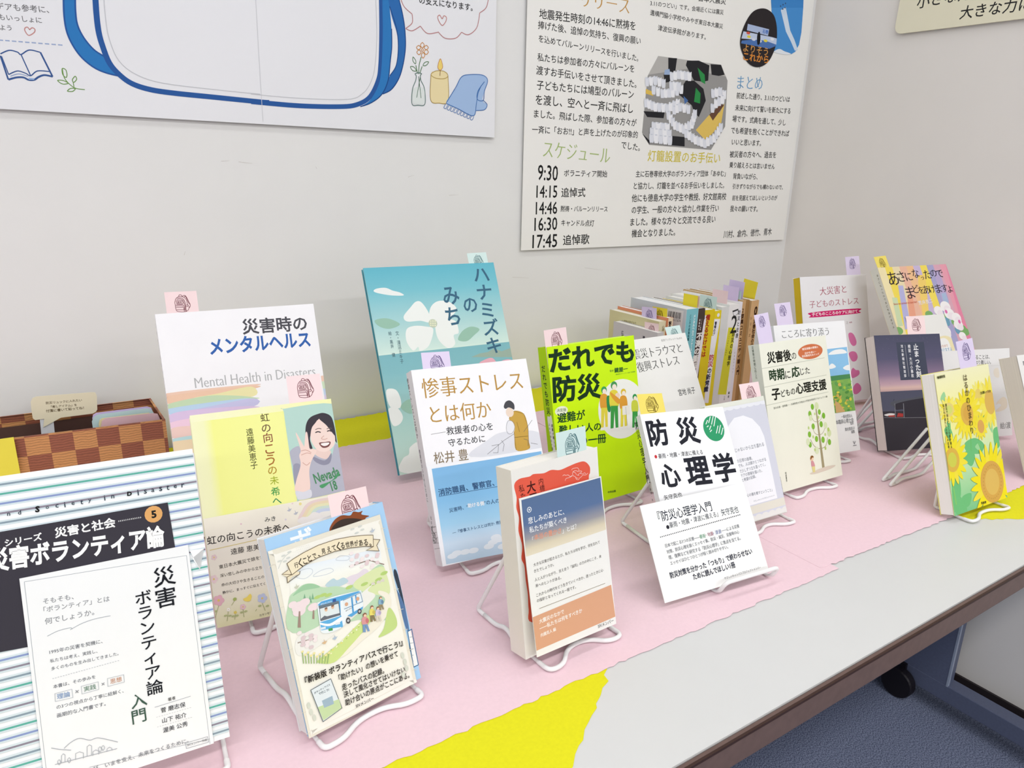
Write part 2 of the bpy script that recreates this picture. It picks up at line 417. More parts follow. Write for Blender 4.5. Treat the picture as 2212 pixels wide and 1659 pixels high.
('P','#26262a',[4771,3809,5100,3827,5241,3640,5060,3600,4837,3604]),
('P','#26262a',[4075,3422,4319,3442,4625,3303,4730,3073,4559,2726,4402,2812,4313,2949,3866,3150]),
('P','#26262a',[2939,2741,3535,2756,3515,2639,3048,2634]),
('P','#26262a',[3794,2300,4182,2295,4206,2102,3799,2109]),
('P','#26262a',[2949,2306,3161,2177,3169,2095]),
('P','#2e8f4a',[4390,3704,4622,3585,4666,3401,4534,3437]),
('P','#2e8f4a',[4390,3308,4548,3203,4558,3001,4374,3024]),
('P','#4a6fa8',[4044,3117,4195,3035,4099,2957]),
('P','#9db4d6',[3444,3571,3574,3605,3620,3496,3437,3480]),
('P','#e3c05a',[2961,3171,3195,3122,3169,3052,2964,3081]),
('P','#e6c565',[4880,2794,5208,2863,5329,3067,5283,2621,4845,2252,4504,2456]),
('P','#6a4a3a',[4880,2794,5220,3035,5318,3018,5009,2679]),
('Q','#e3e6ee',[2918,3373,2955,3392,2995,3376,3026,3394,3034,3238,2988,3223,2941,3231]),
('S','#b9bfcd',4,[3025,3374,3030,3242]),
('E','#cfd4df',2973,3378,32,11),
('Q','#f3f4f8',[3029,3394,3066,3413,3106,3396,3138,3415,3146,3259,3100,3243,3052,3251]),
('S','#b9bfcd',4,[3137,3395,3143,3263]),
('E','#cfd4df',3084,3399,33,12),
('Q','#e3e6ee',[3141,3415,3178,3434,3219,3417,3250,3436,3259,3279,3213,3263,3164,3272]),
('S','#b9bfcd',4,[3249,3416,3255,3283]),
('E','#cfd4df',3196,3419,33,11),
('Q','#f3f4f8',[3258,3397,3295,3416,3336,3400,3368,3419,3377,3261,3330,3245,3282,3253]),
('S','#b9bfcd',4,[3367,3398,3373,3265]),
('E','#cfd4df',3313,3402,34,12),
('Q','#e3e6ee',[3375,3379,3413,3398,3454,3382,3486,3401,3496,3242,3449,3226,3400,3234]),
('S','#b9bfcd',4,[3486,3380,3492,3246]),
('E','#cfd4df',3432,3384,33,12),
('Q','#e3e6ee',[3111,3233,3148,3252,3189,3235,3220,3254,3229,3096,3183,3081,3134,3089]),
('S','#b9bfcd',4,[3220,3234,3225,3100]),
('E','#cfd4df',3166,3238,33,12),
('Q','#f3f4f8',[3237,3210,3274,3229,3315,3212,3347,3231,3356,3072,3309,3056,3260,3065]),
('S','#b9bfcd',4,[3346,3210,3352,3076]),
('E','#cfd4df',3292,3214,34,11),
('Q','#e3e6ee',[3363,3186,3401,3205,3443,3188,3475,3207,3484,3047,3437,3031,3388,3040]),
('S','#b9bfcd',4,[3474,3186,3481,3051]),
('E','#cfd4df',3420,3190,33,11),
('Q','#f3f4f8',[3462,3197,3500,3217,3542,3199,3574,3218,3584,3058,3537,3042,3487,3051]),
('S','#b9bfcd',4,[3574,3198,3581,3062]),
('E','#cfd4df',3519,3202,34,12),
('Q','#e3e6ee',[3562,3209,3600,3228,3642,3211,3675,3230,3685,3070,3637,3054,3587,3062]),
('S','#b9bfcd',4,[3674,3210,3681,3074]),
('E','#cfd4df',3619,3213,34,11),
('Q','#f3f4f8',[3662,3221,3700,3240,3743,3223,3776,3242,3786,3081,3739,3065,3688,3074]),
('S','#b9bfcd',4,[3775,3221,3783,3085]),
('E','#cfd4df',3720,3225,34,11),
('Q','#e3e6ee',[3777,3264,3815,3284,3858,3267,3891,3286,3902,3124,3854,3108,3803,3117]),
('S','#b9bfcd',4,[3890,3265,3898,3128]),
('E','#cfd4df',3834,3269,35,12),
('Q','#f3f4f8',[3892,3308,3930,3328,3974,3311,4007,3330,4018,3168,3970,3152,3918,3160]),
('S','#b9bfcd',4,[4006,3309,4015,3172]),
('E','#cfd4df',3950,3313,35,12),
('Q','#e3e6ee',[3592,3533,3630,3553,3672,3536,3704,3556,3715,3397,3667,3381,3617,3389]),
('S','#b9bfcd',4,[3704,3535,3711,3401]),
('E','#cfd4df',3649,3538,34,11),
('Q','#f3f4f8',[3690,3559,3728,3579,3771,3562,3803,3582,3814,3423,3766,3406,3716,3414]),
('S','#b9bfcd',4,[3803,3561,3811,3426]),
('E','#cfd4df',3748,3564,34,11),
('Q','#e3e6ee',[3789,3585,3828,3605,3870,3588,3903,3608,3914,3448,3866,3432,3816,3440]),
('S','#b9bfcd',4,[3903,3587,3911,3452]),
('E','#cfd4df',3847,3590,34,11),
('Q','#f3f4f8',[3892,3583,3931,3603,3974,3586,4007,3606,4018,3446,3970,3429,3919,3437]),
('S','#b9bfcd',4,[4006,3585,4015,3450]),
('E','#cfd4df',3950,3588,35,11),
('Q','#e3e6ee',[3996,3581,4035,3601,4078,3584,4111,3604,4123,3443,4075,3427,4023,3435]),
('S','#b9bfcd',4,[4111,3583,4120,3447]),
('E','#cfd4df',4054,3586,35,11),
('Q','#f3f4f8',[4101,3579,4140,3599,4183,3582,4217,3602,4229,3441,4180,3424,4128,3432]),
('S','#b9bfcd',4,[4216,3581,4225,3445]),
('E','#cfd4df',4159,3584,36,11),
('Q','#e3e6ee',[3596,3352,3634,3372,3676,3355,3709,3374,3719,3214,3672,3198,3622,3206]),
('S','#b9bfcd',4,[3708,3353,3716,3218]),
('E','#cfd4df',3653,3357,34,11),
('Q','#f3f4f8',[3706,3356,3744,3375,3787,3358,3820,3378,3830,3217,3782,3201,3732,3209]),
('S','#b9bfcd',4,[3819,3357,3827,3221]),
('E','#cfd4df',3763,3361,35,12),
('Q','#e3e6ee',[3817,3359,3855,3379,3898,3362,3931,3381,3942,3220,3894,3204,3843,3212]),
('S','#b9bfcd',4,[3931,3361,3939,3224]),
('E','#cfd4df',3874,3364,35,11),
('Q','#e3e6ee',[2926,2972,2963,2991,3003,2973,3034,2992,3042,2833,2997,2818,2949,2827]),
('S','#b9bfcd',4,[3034,2971,3039,2837]),
('E','#cfd4df',2981,2976,33,12),
('Q','#f3f4f8',[3015,2952,3052,2971,3092,2953,3124,2972,3132,2813,3086,2797,3038,2806]),
('S','#b9bfcd',4,[3123,2951,3129,2817]),
('E','#cfd4df',3070,2956,33,12),
('Q','#e3e6ee',[3104,2932,3141,2951,3182,2933,3214,2952,3222,2792,3176,2777,3127,2786]),
('S','#b9bfcd',4,[3213,2931,3219,2796]),
('E','#cfd4df',3159,2936,34,12),
('Q','#f3f4f8',[3194,2912,3231,2931,3273,2913,3304,2932,3313,2771,3267,2756,3218,2765]),
('S','#b9bfcd',4,[3304,2911,3310,2775]),
('E','#cfd4df',3250,2915,33,11),
('Q','#e3e6ee',[3304,2912,3342,2931,3384,2913,3416,2932,3425,2771,3378,2755,3329,2764]),
('S','#b9bfcd',4,[3415,2911,3422,2775]),
('E','#cfd4df',3361,2916,34,12),
('Q','#f3f4f8',[3416,2912,3454,2931,3496,2913,3528,2932,3538,2770,3490,2755,3441,2764]),
('S','#b9bfcd',4,[3528,2911,3534,2774]),
('E','#cfd4df',3473,2916,34,12),
('Q','#e3e6ee',[3528,2912,3566,2931,3609,2913,3641,2932,3651,2770,3604,2754,3553,2764]),
('S','#b9bfcd',4,[3641,2911,3648,2774]),
('E','#cfd4df',3585,2916,35,12),
('Q','#f3f4f8',[3626,2949,3664,2969,3707,2951,3739,2970,3750,2807,3702,2792,3651,2801]),
('S','#b9bfcd',4,[3739,2949,3746,2811]),
('E','#cfd4df',3683,2953,35,11),
('Q','#e3e6ee',[3724,2987,3762,3007,3805,2989,3838,3008,3849,2845,3801,2829,3750,2838]),
('S','#b9bfcd',4,[3838,2987,3845,2849]),
('E','#cfd4df',3782,2991,34,11),
('Q','#f3f4f8',[3822,3025,3861,3045,3904,3027,3937,3046,3949,2883,3900,2867,3849,2876]),
('S','#b9bfcd',4,[3937,3025,3945,2887]),
('E','#cfd4df',3881,3029,35,11),
('Q','#e3e6ee',[3735,2891,3774,2911,3817,2893,3850,2912,3861,2748,3812,2732,3761,2742]),
('S','#b9bfcd',4,[3849,2891,3857,2752]),
('E','#cfd4df',3793,2895,35,11),
('Q','#f3f4f8',[3817,2926,3856,2945,3899,2927,3932,2947,3943,2783,3895,2767,3844,2776]),
('S','#b9bfcd',4,[3932,2926,3940,2787]),
('E','#cfd4df',3875,2930,35,12),
('Q','#e3e6ee',[3899,2961,3938,2980,3982,2962,4015,2982,4027,2817,3978,2802,3926,2811]),
('S','#b9bfcd',4,[4015,2961,4023,2821]),
('E','#cfd4df',3958,2965,35,12),
('Q','#f3f4f8',[4023,2946,4062,2966,4106,2948,4140,2967,4152,2802,4103,2786,4051,2795]),
('S','#b9bfcd',4,[4140,2946,4148,2806]),
('E','#cfd4df',4082,2950,36,12),
('Q','#e3e6ee',[4148,2931,4188,2951,4232,2933,4266,2952,4278,2786,4229,2770,4176,2780]),
('S','#b9bfcd',4,[4266,2931,4275,2790]),
('E','#cfd4df',4208,2935,35,12),
('Q','#e3e6ee',[3577,2776,3616,2795,3658,2777,3691,2796,3701,2633,3654,2617,3603,2627]),
('S','#b9bfcd',4,[3691,2775,3698,2637]),
('E','#cfd4df',3635,2780,35,12),
('Q','#f3f4f8',[3647,2715,3685,2734,3729,2716,3761,2734,3772,2570,3724,2555,3673,2564]),
('S','#b9bfcd',4,[3761,2713,3768,2574]),
('E','#cfd4df',3705,2718,35,11),
('Q','#e3e6ee',[3717,2653,3756,2672,3799,2653,3832,2672,3843,2507,3795,2492,3743,2502]),
('S','#b9bfcd',4,[3832,2651,3839,2511]),
('E','#cfd4df',3775,2656,35,12),
('Q','#f3f4f8',[3788,2590,3827,2609,3870,2591,3903,2610,3914,2444,3866,2428,3814,2438]),
('S','#b9bfcd',4,[3903,2588,3911,2448]),
('E','#cfd4df',3846,2594,35,12),
('Q','#e3e6ee',[3877,2568,3916,2587,3960,2568,3994,2587,4005,2421,3956,2405,3904,2415]),
('S','#b9bfcd',4,[3993,2566,4002,2425]),
('E','#cfd4df',3936,2571,35,12),
('Q','#f3f4f8',[3967,2545,4007,2565,4051,2546,4084,2565,4096,2397,4047,2382,3995,2392]),
('S','#b9bfcd',4,[4084,2543,4093,2402]),
('E','#cfd4df',4027,2549,35,12),
('Q','#e3e6ee',[4058,2522,4098,2542,4142,2523,4176,2542,4188,2374,4139,2358,4086,2369]),
('S','#b9bfcd',4,[4176,2520,4185,2378]),
('E','#cfd4df',4118,2526,36,12),
('Q','#f3f4f8',[4135,2563,4175,2582,4220,2563,4254,2582,4266,2414,4217,2399,4164,2409]),
('S','#b9bfcd',4,[4254,2561,4263,2418]),
('E','#cfd4df',4195,2566,37,12),
('Q','#e3e6ee',[4213,2603,4253,2622,4298,2603,4332,2623,4345,2454,4295,2439,4242,2449]),
('S','#b9bfcd',4,[4332,2601,4342,2459]),
('E','#cfd4df',4274,2606,36,12),
('Q','#f3f4f8',[4292,2643,4332,2663,4377,2644,4411,2663,4424,2495,4374,2479,4321,2489]),
('S','#b9bfcd',4,[4411,2642,4421,2499]),
('E','#cfd4df',4352,2647,36,12),
('Q','#e3e6ee',[4312,2712,4353,2732,4398,2713,4432,2733,4445,2564,4395,2549,4342,2559]),
('S','#b9bfcd',4,[4432,2711,4441,2569]),
('E','#cfd4df',4373,2716,36,12),
('Q','#f3f4f8',[4333,2781,4373,2801,4419,2782,4453,2802,4466,2634,4416,2618,4362,2628]),
('S','#b9bfcd',4,[4453,2780,4462,2638]),
('E','#cfd4df',4394,2785,36,12),
('Q','#e3e6ee',[4354,2850,4394,2870,4440,2851,4474,2871,4487,2703,4437,2687,4383,2697]),
('S','#b9bfcd',4,[4474,2849,4483,2708]),
('E','#cfd4df',4415,2854,36,12),
('Q','#e3e6ee',[4855,3303,4896,3324,4943,3306,4978,3326,4993,3159,4942,3142,4887,3151]),
('S','#b9bfcd',4,[4978,3304,4989,3163]),
('E','#cfd4df',4917,3308,38,12),
('Q','#f3f4f8',[4962,3330,5004,3350,5051,3332,5086,3353,5101,3185,5050,3168,4994,3177]),
('S','#b9bfcd',4,[5086,3331,5098,3189]),
('E','#cfd4df',5025,3335,38,12),
('Q','#e3e6ee',[5070,3356,5112,3377,5159,3359,5194,3379,5210,3211,5158,3194,5103,3203]),
('S','#b9bfcd',4,[5195,3358,5207,3215]),
('E','#cfd4df',5133,3361,38,12),
('Q','#f3f4f8',[5209,3307,5251,3328,5299,3310,5335,3330,5351,3161,5299,3144,5242,3153]),
('S','#b9bfcd',4,[5335,3308,5347,3165]),
('E','#cfd4df',5273,3312,38,12),
('Q','#e3e6ee',[4880,3005,4921,3026,4968,3007,5003,3027,5018,2858,4967,2841,4911,2851]),
('S','#b9bfcd',4,[5003,3005,5015,2862]),
('E','#cfd4df',4942,3010,38,12),
('Q','#f3f4f8',[4976,3109,5018,3129,5065,3111,5100,3131,5116,2961,5064,2945,5008,2954]),
('S','#b9bfcd',4,[5100,3109,5112,2966]),
('E','#cfd4df',5039,3113,38,12),
('Q','#e3e6ee',[5072,3158,5113,3178,5161,3160,5196,3180,5212,3011,5160,2994,5104,3003]),
('S','#b9bfcd',4,[5196,3158,5209,3015]),
('E','#cfd4df',5135,3163,38,12),
('Q','#f3f4f8',[5168,3207,5210,3228,5257,3210,5293,3230,5309,3060,5257,3043,5201,3052]),
('S','#b9bfcd',4,[5293,3208,5306,3064]),
('E','#cfd4df',5231,3212,38,12),
('Q','#e3e6ee',[4139,2443,4179,2462,4223,2443,4258,2462,4270,2293,4220,2278,4167,2289]),
('S','#b9bfcd',4,[4257,2441,4266,2298]),
('E','#cfd4df',4199,2446,36,12),
('Q','#f3f4f8',[4239,2404,4279,2424,4324,2404,4358,2423,4371,2254,4321,2238,4268,2249]),
('S','#b9bfcd',4,[4358,2401,4368,2258]),
('E','#cfd4df',4299,2407,37,12),
('Q','#e3e6ee',[4340,2365,4380,2384,4426,2365,4460,2384,4473,2213,4423,2198,4369,2209]),
('S','#b9bfcd',4,[4460,2362,4470,2218]),
('E','#cfd4df',4401,2368,36,12),
('Q','#f3f4f8',[4441,2325,4482,2345,4528,2325,4563,2344,4576,2173,4525,2157,4471,2168]),
('S','#b9bfcd',4,[4563,2322,4573,2177]),
('E','#cfd4df',4503,2328,37,12),
('Q','#e3e6ee',[4541,2306,4582,2325,4628,2305,4663,2325,4677,2152,4626,2137,4572,2148]),
('S','#b9bfcd',4,[4663,2303,4674,2157]),
('E','#cfd4df',4603,2309,37,13),
('Q','#f3f4f8',[4642,2286,4683,2305,4730,2285,4765,2305,4779,2132,4728,2116,4673,2128]),
('S','#b9bfcd',4,[4765,2283,4776,2136]),
('E','#cfd4df',4704,2289,38,13),
('Q','#e3e6ee',[4743,2266,4784,2286,4832,2265,4867,2285,4882,2111,4830,2096,4774,2107]),
('S','#b9bfcd',4,[4867,2263,4878,2116]),
('E','#cfd4df',4806,2269,38,13),
('Q','#f3f4f8',[4836,2307,4878,2327,4926,2307,4961,2326,4976,2152,4924,2137,4868,2148]),
('S','#b9bfcd',4,[4961,2304,4973,2157]),
('E','#cfd4df',4900,2310,38,12),
('Q','#e3e6ee',[4930,2349,4972,2369,5020,2349,5056,2368,5071,2194,5019,2178,4963,2189]),
('S','#b9bfcd',4,[5056,2346,5067,2198]),
('E','#cfd4df',4994,2352,38,13),
('Q','#f3f4f8',[5025,2390,5067,2410,5115,2390,5151,2410,5167,2236,5114,2220,5057,2231]),
('S','#b9bfcd',4,[5151,2388,5163,2240]),
('E','#cfd4df',5088,2394,39,13),
('Q','#e3e6ee',[5083,2468,5125,2488,5173,2468,5209,2488,5225,2313,5172,2297,5116,2308]),
('S','#b9bfcd',4,[5209,2465,5221,2318]),
('E','#cfd4df',5147,2471,38,12),
('Q','#f3f4f8',[5141,2545,5183,2565,5231,2545,5267,2565,5284,2391,5231,2375,5174,2386]),
('S','#b9bfcd',4,[5267,2543,5280,2395]),
('E','#cfd4df',5205,2548,39,12),
('Q','#e3e6ee',[5199,2622,5241,2643,5290,2623,5326,2643,5342,2469,5289,2453,5232,2463]),
('S','#b9bfcd',4,[5326,2621,5339,2473]),
('E','#cfd4df',5263,2626,39,12),
('Q','#e3e6ee',[3174,2532,3218,2551,3267,2533,3305,2552,3312,2389,3257,2373,3199,2383]),
('S','#b9bfcd',4,[3304,2531,3309,2393]),
('E','#cfd4df',3240,2535,40,11),
('Q','#f3f4f8',[3302,2531,3347,2550,3396,2532,3434,2551,3442,2388,3386,2372,3328,2382]),
('S','#b9bfcd',4,[3433,2530,3438,2392]),
('E','#cfd4df',3368,2535,41,12),
('Q','#e3e6ee',[3431,2531,3476,2550,3526,2532,3564,2551,3572,2386,3516,2371,3457,2381]),
('S','#b9bfcd',4,[3563,2530,3569,2391]),
('E','#cfd4df',3498,2535,41,12),
('Q','#f3f4f8',[3561,2530,3606,2550,3657,2531,3696,2551,3704,2385,3648,2370,3588,2379]),
('S','#b9bfcd',4,[3695,2529,3700,2389]),
('E','#cfd4df',3629,2534,41,12),
('Q','#e3e6ee',[3136,2414,3181,2433,3229,2415,3267,2433,3275,2270,3219,2255,3162,2264]),
('S','#b9bfcd',4,[3266,2412,3271,2274]),
('E','#cfd4df',3202,2417,40,11),
('Q','#f3f4f8',[3257,2412,3302,2431,3351,2412,3389,2431,3397,2267,3341,2252,3283,2262]),
('S','#b9bfcd',4,[3388,2410,3393,2271]),
('E','#cfd4df',3324,2415,40,12),
('Q','#e3e6ee',[3379,2409,3424,2428,3474,2410,3513,2429,3521,2264,3464,2249,3406,2259]),
('S','#b9bfcd',4,[3512,2408,3517,2268]),
('E','#cfd4df',3446,2413,41,12),
('Q','#f3f4f8',[3502,2407,3548,2426,3598,2408,3637,2427,3645,2261,3589,2246,3529,2256]),
('S','#b9bfcd',4,[3636,2405,3641,2265]),
('E','#cfd4df',3570,2410,41,11),
('Q','#e3e6ee',[3626,2405,3672,2424,3723,2405,3762,2424,3771,2258,3714,2242,3654,2252]),
('S','#b9bfcd',4,[3761,2403,3767,2262]),
('E','#cfd4df',3695,2408,41,12),
('Q','#e3e6ee',[3132,2298,3176,2316,3225,2298,3263,2317,3270,2152,3215,2137,3157,2147]),
('S','#b9bfcd',4,[3262,2296,3266,2156]),
('E','#cfd4df',3198,2301,40,12),
('Q','#f3f4f8',[3261,2292,3306,2311,3356,2293,3394,2311,3402,2146,3346,2131,3287,2141]),
('S','#b9bfcd',4,[3393,2290,3398,2150]),
('E','#cfd4df',3328,2295,40,11),
('Q','#e3e6ee',[3392,2287,3438,2306,3487,2287,3526,2306,3534,2140,3478,2125,3419,2135]),
('S','#b9bfcd',4,[3525,2285,3531,2144]),
('E','#cfd4df',3460,2290,41,12),
('Q','#f3f4f8',[3525,2281,3570,2301,3621,2282,3660,2301,3668,2134,3611,2119,3552,2129]),
('S','#b9bfcd',4,[3659,2279,3664,2138]),
('E','#cfd4df',3593,2285,41,12),
('Q','#e3e6ee',[3658,2276,3704,2295,3755,2276,3794,2295,3804,2128,3746,2112,3686,2123]),
('S','#b9bfcd',4,[3794,2274,3800,2132]),
('E','#cfd4df',3727,2279,41,12)],
'photoOval':[('Q','#2a2528',[6196,5080,6427,5083,6656,4988,6797,4753,6834,4445,6723,4147,6540,3971,6272,3888,5986,3932,5752,4105,5627,4313,5653,4563,5787,4824,5960,4995]),
('P','#4f76b5',[5675,4374,6442,4501,6836,4531,6835,4388,6620,4308,5658,4317]),
('P','#aebfe0',[5813,4724,6536,4700,6524,4566,5804,4594]),
('P','#c6d3ea',[5697,4562,6669,4554,6833,4544,6839,4417,6450,4459,5655,4413]),
('T','#3f6fc0','石巻',6323,4635,6519,4641,0.86,0.03),
('E','#e8d84a',5892,4475,63,27),
('E','#e8d84a',6460,4455,65,28),
('E','#d85a4a',5858,4545,63,27),
('E','#e9edf4',6676,4513,66,29),
('E','#d9dfee',6058,4438,64,27),
('E','#d9dfee',6269,4425,64,27),
('Q','#15151a',[6211,4614,6265,4545,6276,4384,6198,4353,6158,4525]),
('T','#d89a50','よりそう',5751,4244,6585,4241,0.8,0.0),
('T','#e08f3a','これから',5780,4074,6639,4081,0.8,0.02)],
'photoSky':[('P','#4a93d6',[6444,5455,7588,5617,7641,5284,7686,4771,7657,4506,7550,4342,7413,4275,7170,4244,6802,4256]),
('P','#3f88cd',[6444,5455,7588,5617,7641,5284,6537,5139]),
('Q','#e8eef4',[6807,4256,6886,4319,7003,4343,7157,4313,7308,4299,7403,4277,7170,4244]),
('S','#d9e6f4',40,[6883,5143,7144,4737,7354,4560,7543,4376]),
('S','#d9e6f4',40,[6922,5165,7183,4742,7388,4564,7568,4379]),
('S','#d9e6f4',40,[6961,5187,7221,4746,7422,4567,7592,4381]),
('S','#d9e6f4',40,[7000,5208,7260,4751,7456,4571,7617,4384]),
('E','#3a4a6a',6840,5212,19,16),
('E','#3a4a6a',6919,5251,19,17),
('E','#3a4a6a',6998,5289,19,16),
('E','#3a4a6a',6927,5163,19,17),
('E','#3a4a6a',7001,5200,19,16)],
'sign':[('T','#2b2b2b','小さな力が',387,562,1737,604,1,0),
('T','#2b2b2b','大きな力になる',1314,244,3086,259,1,0)],
'striped':[('P','#8a9ca8',[0,2096,1480,2096,1480,2083,0,2083]),
('P','#d5e2e6',[0,2107,1480,2107,1480,2096,0,2096]),
('P','#d2e0e5',[0,2083,1480,2083,1480,2072,0,2072]),
('P','#5fb0a0',[0,2033,1480,2033,1480,2020,0,2020]),
('P','#d5e2e6',[0,2044,1480,2044,1480,2033,0,2033]),
('P','#d2e0e5',[0,2020,1480,2020,1480,2009,0,2009]),
('P','#8a9ac8',[0,1969,1480,1969,1480,1956,0,1956]),
('P','#d5e2e6',[0,1980,1480,1980,1480,1969,0,1969]),
('P','#d2e0e5',[0,1956,1480,1956,1480,1945,0,1945]),
('P','#8f8896',[0,1906,1480,1906,1480,1892,0,1892]),
('P','#d5e2e6',[0,1916,1480,1916,1480,1906,0,1906]),
('P','#d2e0e5',[0,1892,1480,1892,1480,1882,0,1882]),
('P','#8a9ca8',[0,1842,1480,1842,1480,1829,0,1829]),
('P','#d5e2e6',[0,1853,1480,1853,1480,1842,0,1842]),
('P','#d2e0e5',[0,1829,1480,1829,1480,1818,0,1818]),
('P','#5fb0a0',[0,1778,1480,1778,1480,1766,0,1766]),
('P','#d5e2e6',[0,1790,1480,1790,1480,1778,0,1778]),
('P','#d2e0e5',[0,1766,1480,1766,1480,1755,0,1755]),
('P','#8a9ac8',[0,1715,1480,1715,1480,1702,0,1702]),
('P','#d5e2e6',[0,1726,1480,1726,1480,1715,0,1715]),
('P','#d2e0e5',[0,1702,1480,1702,1480,1691,0,1691]),
('P','#8f8896',[0,1652,1480,1652,1480,1639,0,1639]),
('P','#d5e2e6',[0,1662,1480,1662,1480,1652,0,1652]),
('P','#d2e0e5',[0,1639,1480,1639,1480,1628,0,1628]),
('P','#8a9ca8',[0,1588,1480,1588,1480,1575,0,1575]),
('P','#d5e2e6',[0,1599,1480,1599,1480,1588,0,1588]),
('P','#d2e0e5',[0,1575,1480,1575,1480,1564,0,1564]),
('P','#5fb0a0',[0,1524,1480,1524,1480,1512,0,1512]),
('P','#d5e2e6',[0,1536,1480,1536,1480,1524,0,1524]),
('P','#d2e0e5',[0,1512,1480,1512,1480,1501,0,1501]),
('P','#8a9ac8',[0,1461,1480,1461,1480,1448,0,1448]),
('P','#d5e2e6',[0,1472,1480,1472,1480,1461,0,1461]),
('P','#d2e0e5',[0,1448,1480,1448,1480,1437,0,1437]),
('P','#8f8896',[0,1398,1480,1398,1480,1385,0,1385]),
('P','#d5e2e6',[0,1408,1480,1408,1480,1398,0,1398]),
('P','#d2e0e5',[0,1385,1480,1385,1480,1374,0,1374]),
('P','#8a9ca8',[0,1334,1480,1334,1480,1321,0,1321]),
('P','#d5e2e6',[0,1345,1480,1345,1480,1334,0,1334]),
('P','#d2e0e5',[0,1321,1480,1321,1480,1310,0,1310]),
('P','#5fb0a0',[0,1270,1480,1270,1480,1258,0,1258]),
('P','#d5e2e6',[0,1281,1480,1281,1480,1270,0,1270]),
('P','#d2e0e5',[0,1258,1480,1258,1480,1246,0,1246]),
('P','#8a9ac8',[0,1207,1480,1207,1480,1194,0,1194]),
('P','#d5e2e6',[0,1218,1480,1218,1480,1207,0,1207]),
('P','#d2e0e5',[0,1194,1480,1194,1480,1183,0,1183]),
('P','#8f8896',[0,1144,1480,1144,1480,1131,0,1131]),
('P','#d5e2e6',[0,1154,1480,1154,1480,1144,0,1144]),
('P','#d2e0e5',[0,1131,1480,1131,1480,1120,0,1120]),
('P','#8a9ca8',[0,1080,1480,1080,1480,1067,0,1067]),
('P','#d5e2e6',[0,1091,1480,1091,1480,1080,0,1080]),
('P','#d2e0e5',[0,1067,1480,1067,1480,1056,0,1056]),
('P','#5fb0a0',[0,1017,1480,1017,1480,1004,0,1004]),
('P','#d5e2e6',[0,1028,1480,1028,1480,1017,0,1017]),
('P','#d2e0e5',[0,1004,1480,1004,1480,993,0,993]),
('P','#8a9ac8',[0,953,1480,953,1480,940,0,940]),
('P','#d5e2e6',[0,964,1480,964,1480,953,0,953]),
('P','#d2e0e5',[0,940,1480,940,1480,929,0,929]),
('P','#8f8896',[0,890,1480,890,1480,877,0,877]),
('P','#d5e2e6',[0,901,1480,901,1480,890,0,890]),
('P','#d2e0e5',[0,877,1480,877,1480,866,0,866]),
('P','#8a9ca8',[0,826,1480,826,1480,813,0,813]),
('P','#d5e2e6',[0,837,1480,837,1480,826,0,826]),
('P','#d2e0e5',[0,813,1480,813,1480,802,0,802]),
('P','#5fb0a0',[0,763,1480,763,1480,750,0,750]),
('P','#d5e2e6',[0,774,1480,774,1480,763,0,763]),
('P','#d2e0e5',[0,750,1480,750,1480,739,0,739]),
('P','#8a9ac8',[0,699,1480,699,1480,686,0,686]),
('P','#d5e2e6',[0,710,1480,710,1480,699,0,699]),
('P','#d2e0e5',[0,686,1480,686,1480,675,0,675]),
('P','#8f8896',[0,636,1480,636,1480,623,0,623]),
('P','#d5e2e6',[0,647,1480,647,1480,636,0,636]),
('P','#d2e0e5',[0,623,1480,623,1480,612,0,612]),
('P','#8a9ca8',[0,572,1480,572,1480,559,0,559]),
('P','#d5e2e6',[0,583,1480,583,1480,572,0,572]),
('P','#d2e0e5',[0,559,1480,559,1480,548,0,548]),
('P','#5fb0a0',[0,509,1480,509,1480,496,0,496]),
('P','#d5e2e6',[0,520,1480,520,1480,509,0,509]),
('P','#d2e0e5',[0,496,1480,496,1480,485,0,485]),
('P','#8a9ac8',[0,445,1480,445,1480,432,0,432]),
('P','#d5e2e6',[0,456,1480,456,1480,445,0,445]),
('P','#d2e0e5',[0,432,1480,432,1480,421,0,421]),
('P','#8f8896',[0,382,1480,382,1480,369,0,369]),
('P','#d5e2e6',[0,393,1480,393,1480,382,0,382]),
('P','#d2e0e5',[0,369,1480,369,1480,358,0,358]),
('P','#8a9ca8',[0,318,1480,318,1480,305,0,305]),
('P','#d5e2e6',[0,329,1480,329,1480,318,0,318]),
('P','#d2e0e5',[0,305,1480,305,1480,294,0,294]),
('P','#5fb0a0',[0,255,1480,255,1480,242,0,242]),
('P','#d5e2e6',[0,266,1480,266,1480,255,0,255]),
('P','#d2e0e5',[0,242,1480,242,1480,231,0,231]),
('P','#8a9ac8',[0,191,1480,191,1480,178,0,178]),
('P','#d5e2e6',[0,202,1480,202,1480,191,0,191]),
('P','#d2e0e5',[0,178,1480,178,1480,167,0,167]),
('P','#8f8896',[0,128,1480,128,1480,115,0,115]),
('P','#d5e2e6',[0,139,1480,139,1480,128,0,128]),
('P','#d2e0e5',[0,115,1480,115,1480,104,0,104]),
('P','#8a9ca8',[0,64,1480,64,1480,51,0,51]),
('P','#d5e2e6',[0,75,1480,75,1480,64,0,64]),
('P','#d2e0e5',[0,51,1480,51,1480,40,0,40]),
('T','#1f2f40','n',314,1886,330,1884,1,0),
('T','#1f2f40','d',374,1887,391,1886,1,0),
('T','#111','S',471,1890,497,1886,1,0.05),
('T','#1f2f40','o',532,1889,550,1887,1,0),
('T','#1f2f40','c',588,1889,606,1887,1,0),
('T','#1f2f40','i',639,1888,646,1888,1,0),
('T','#1f2f40','e',682,1888,700,1886,1,0),
('T','#1f2f40','t',734,1887,752,1885,1,0),
('T','#1f2f40','y',782,1885,800,1883,1,0),
('T','#1f2f40','i',879,1889,886,1889,1,0),
('T','#1f2f40','n',923,1889,942,1887,1,0),
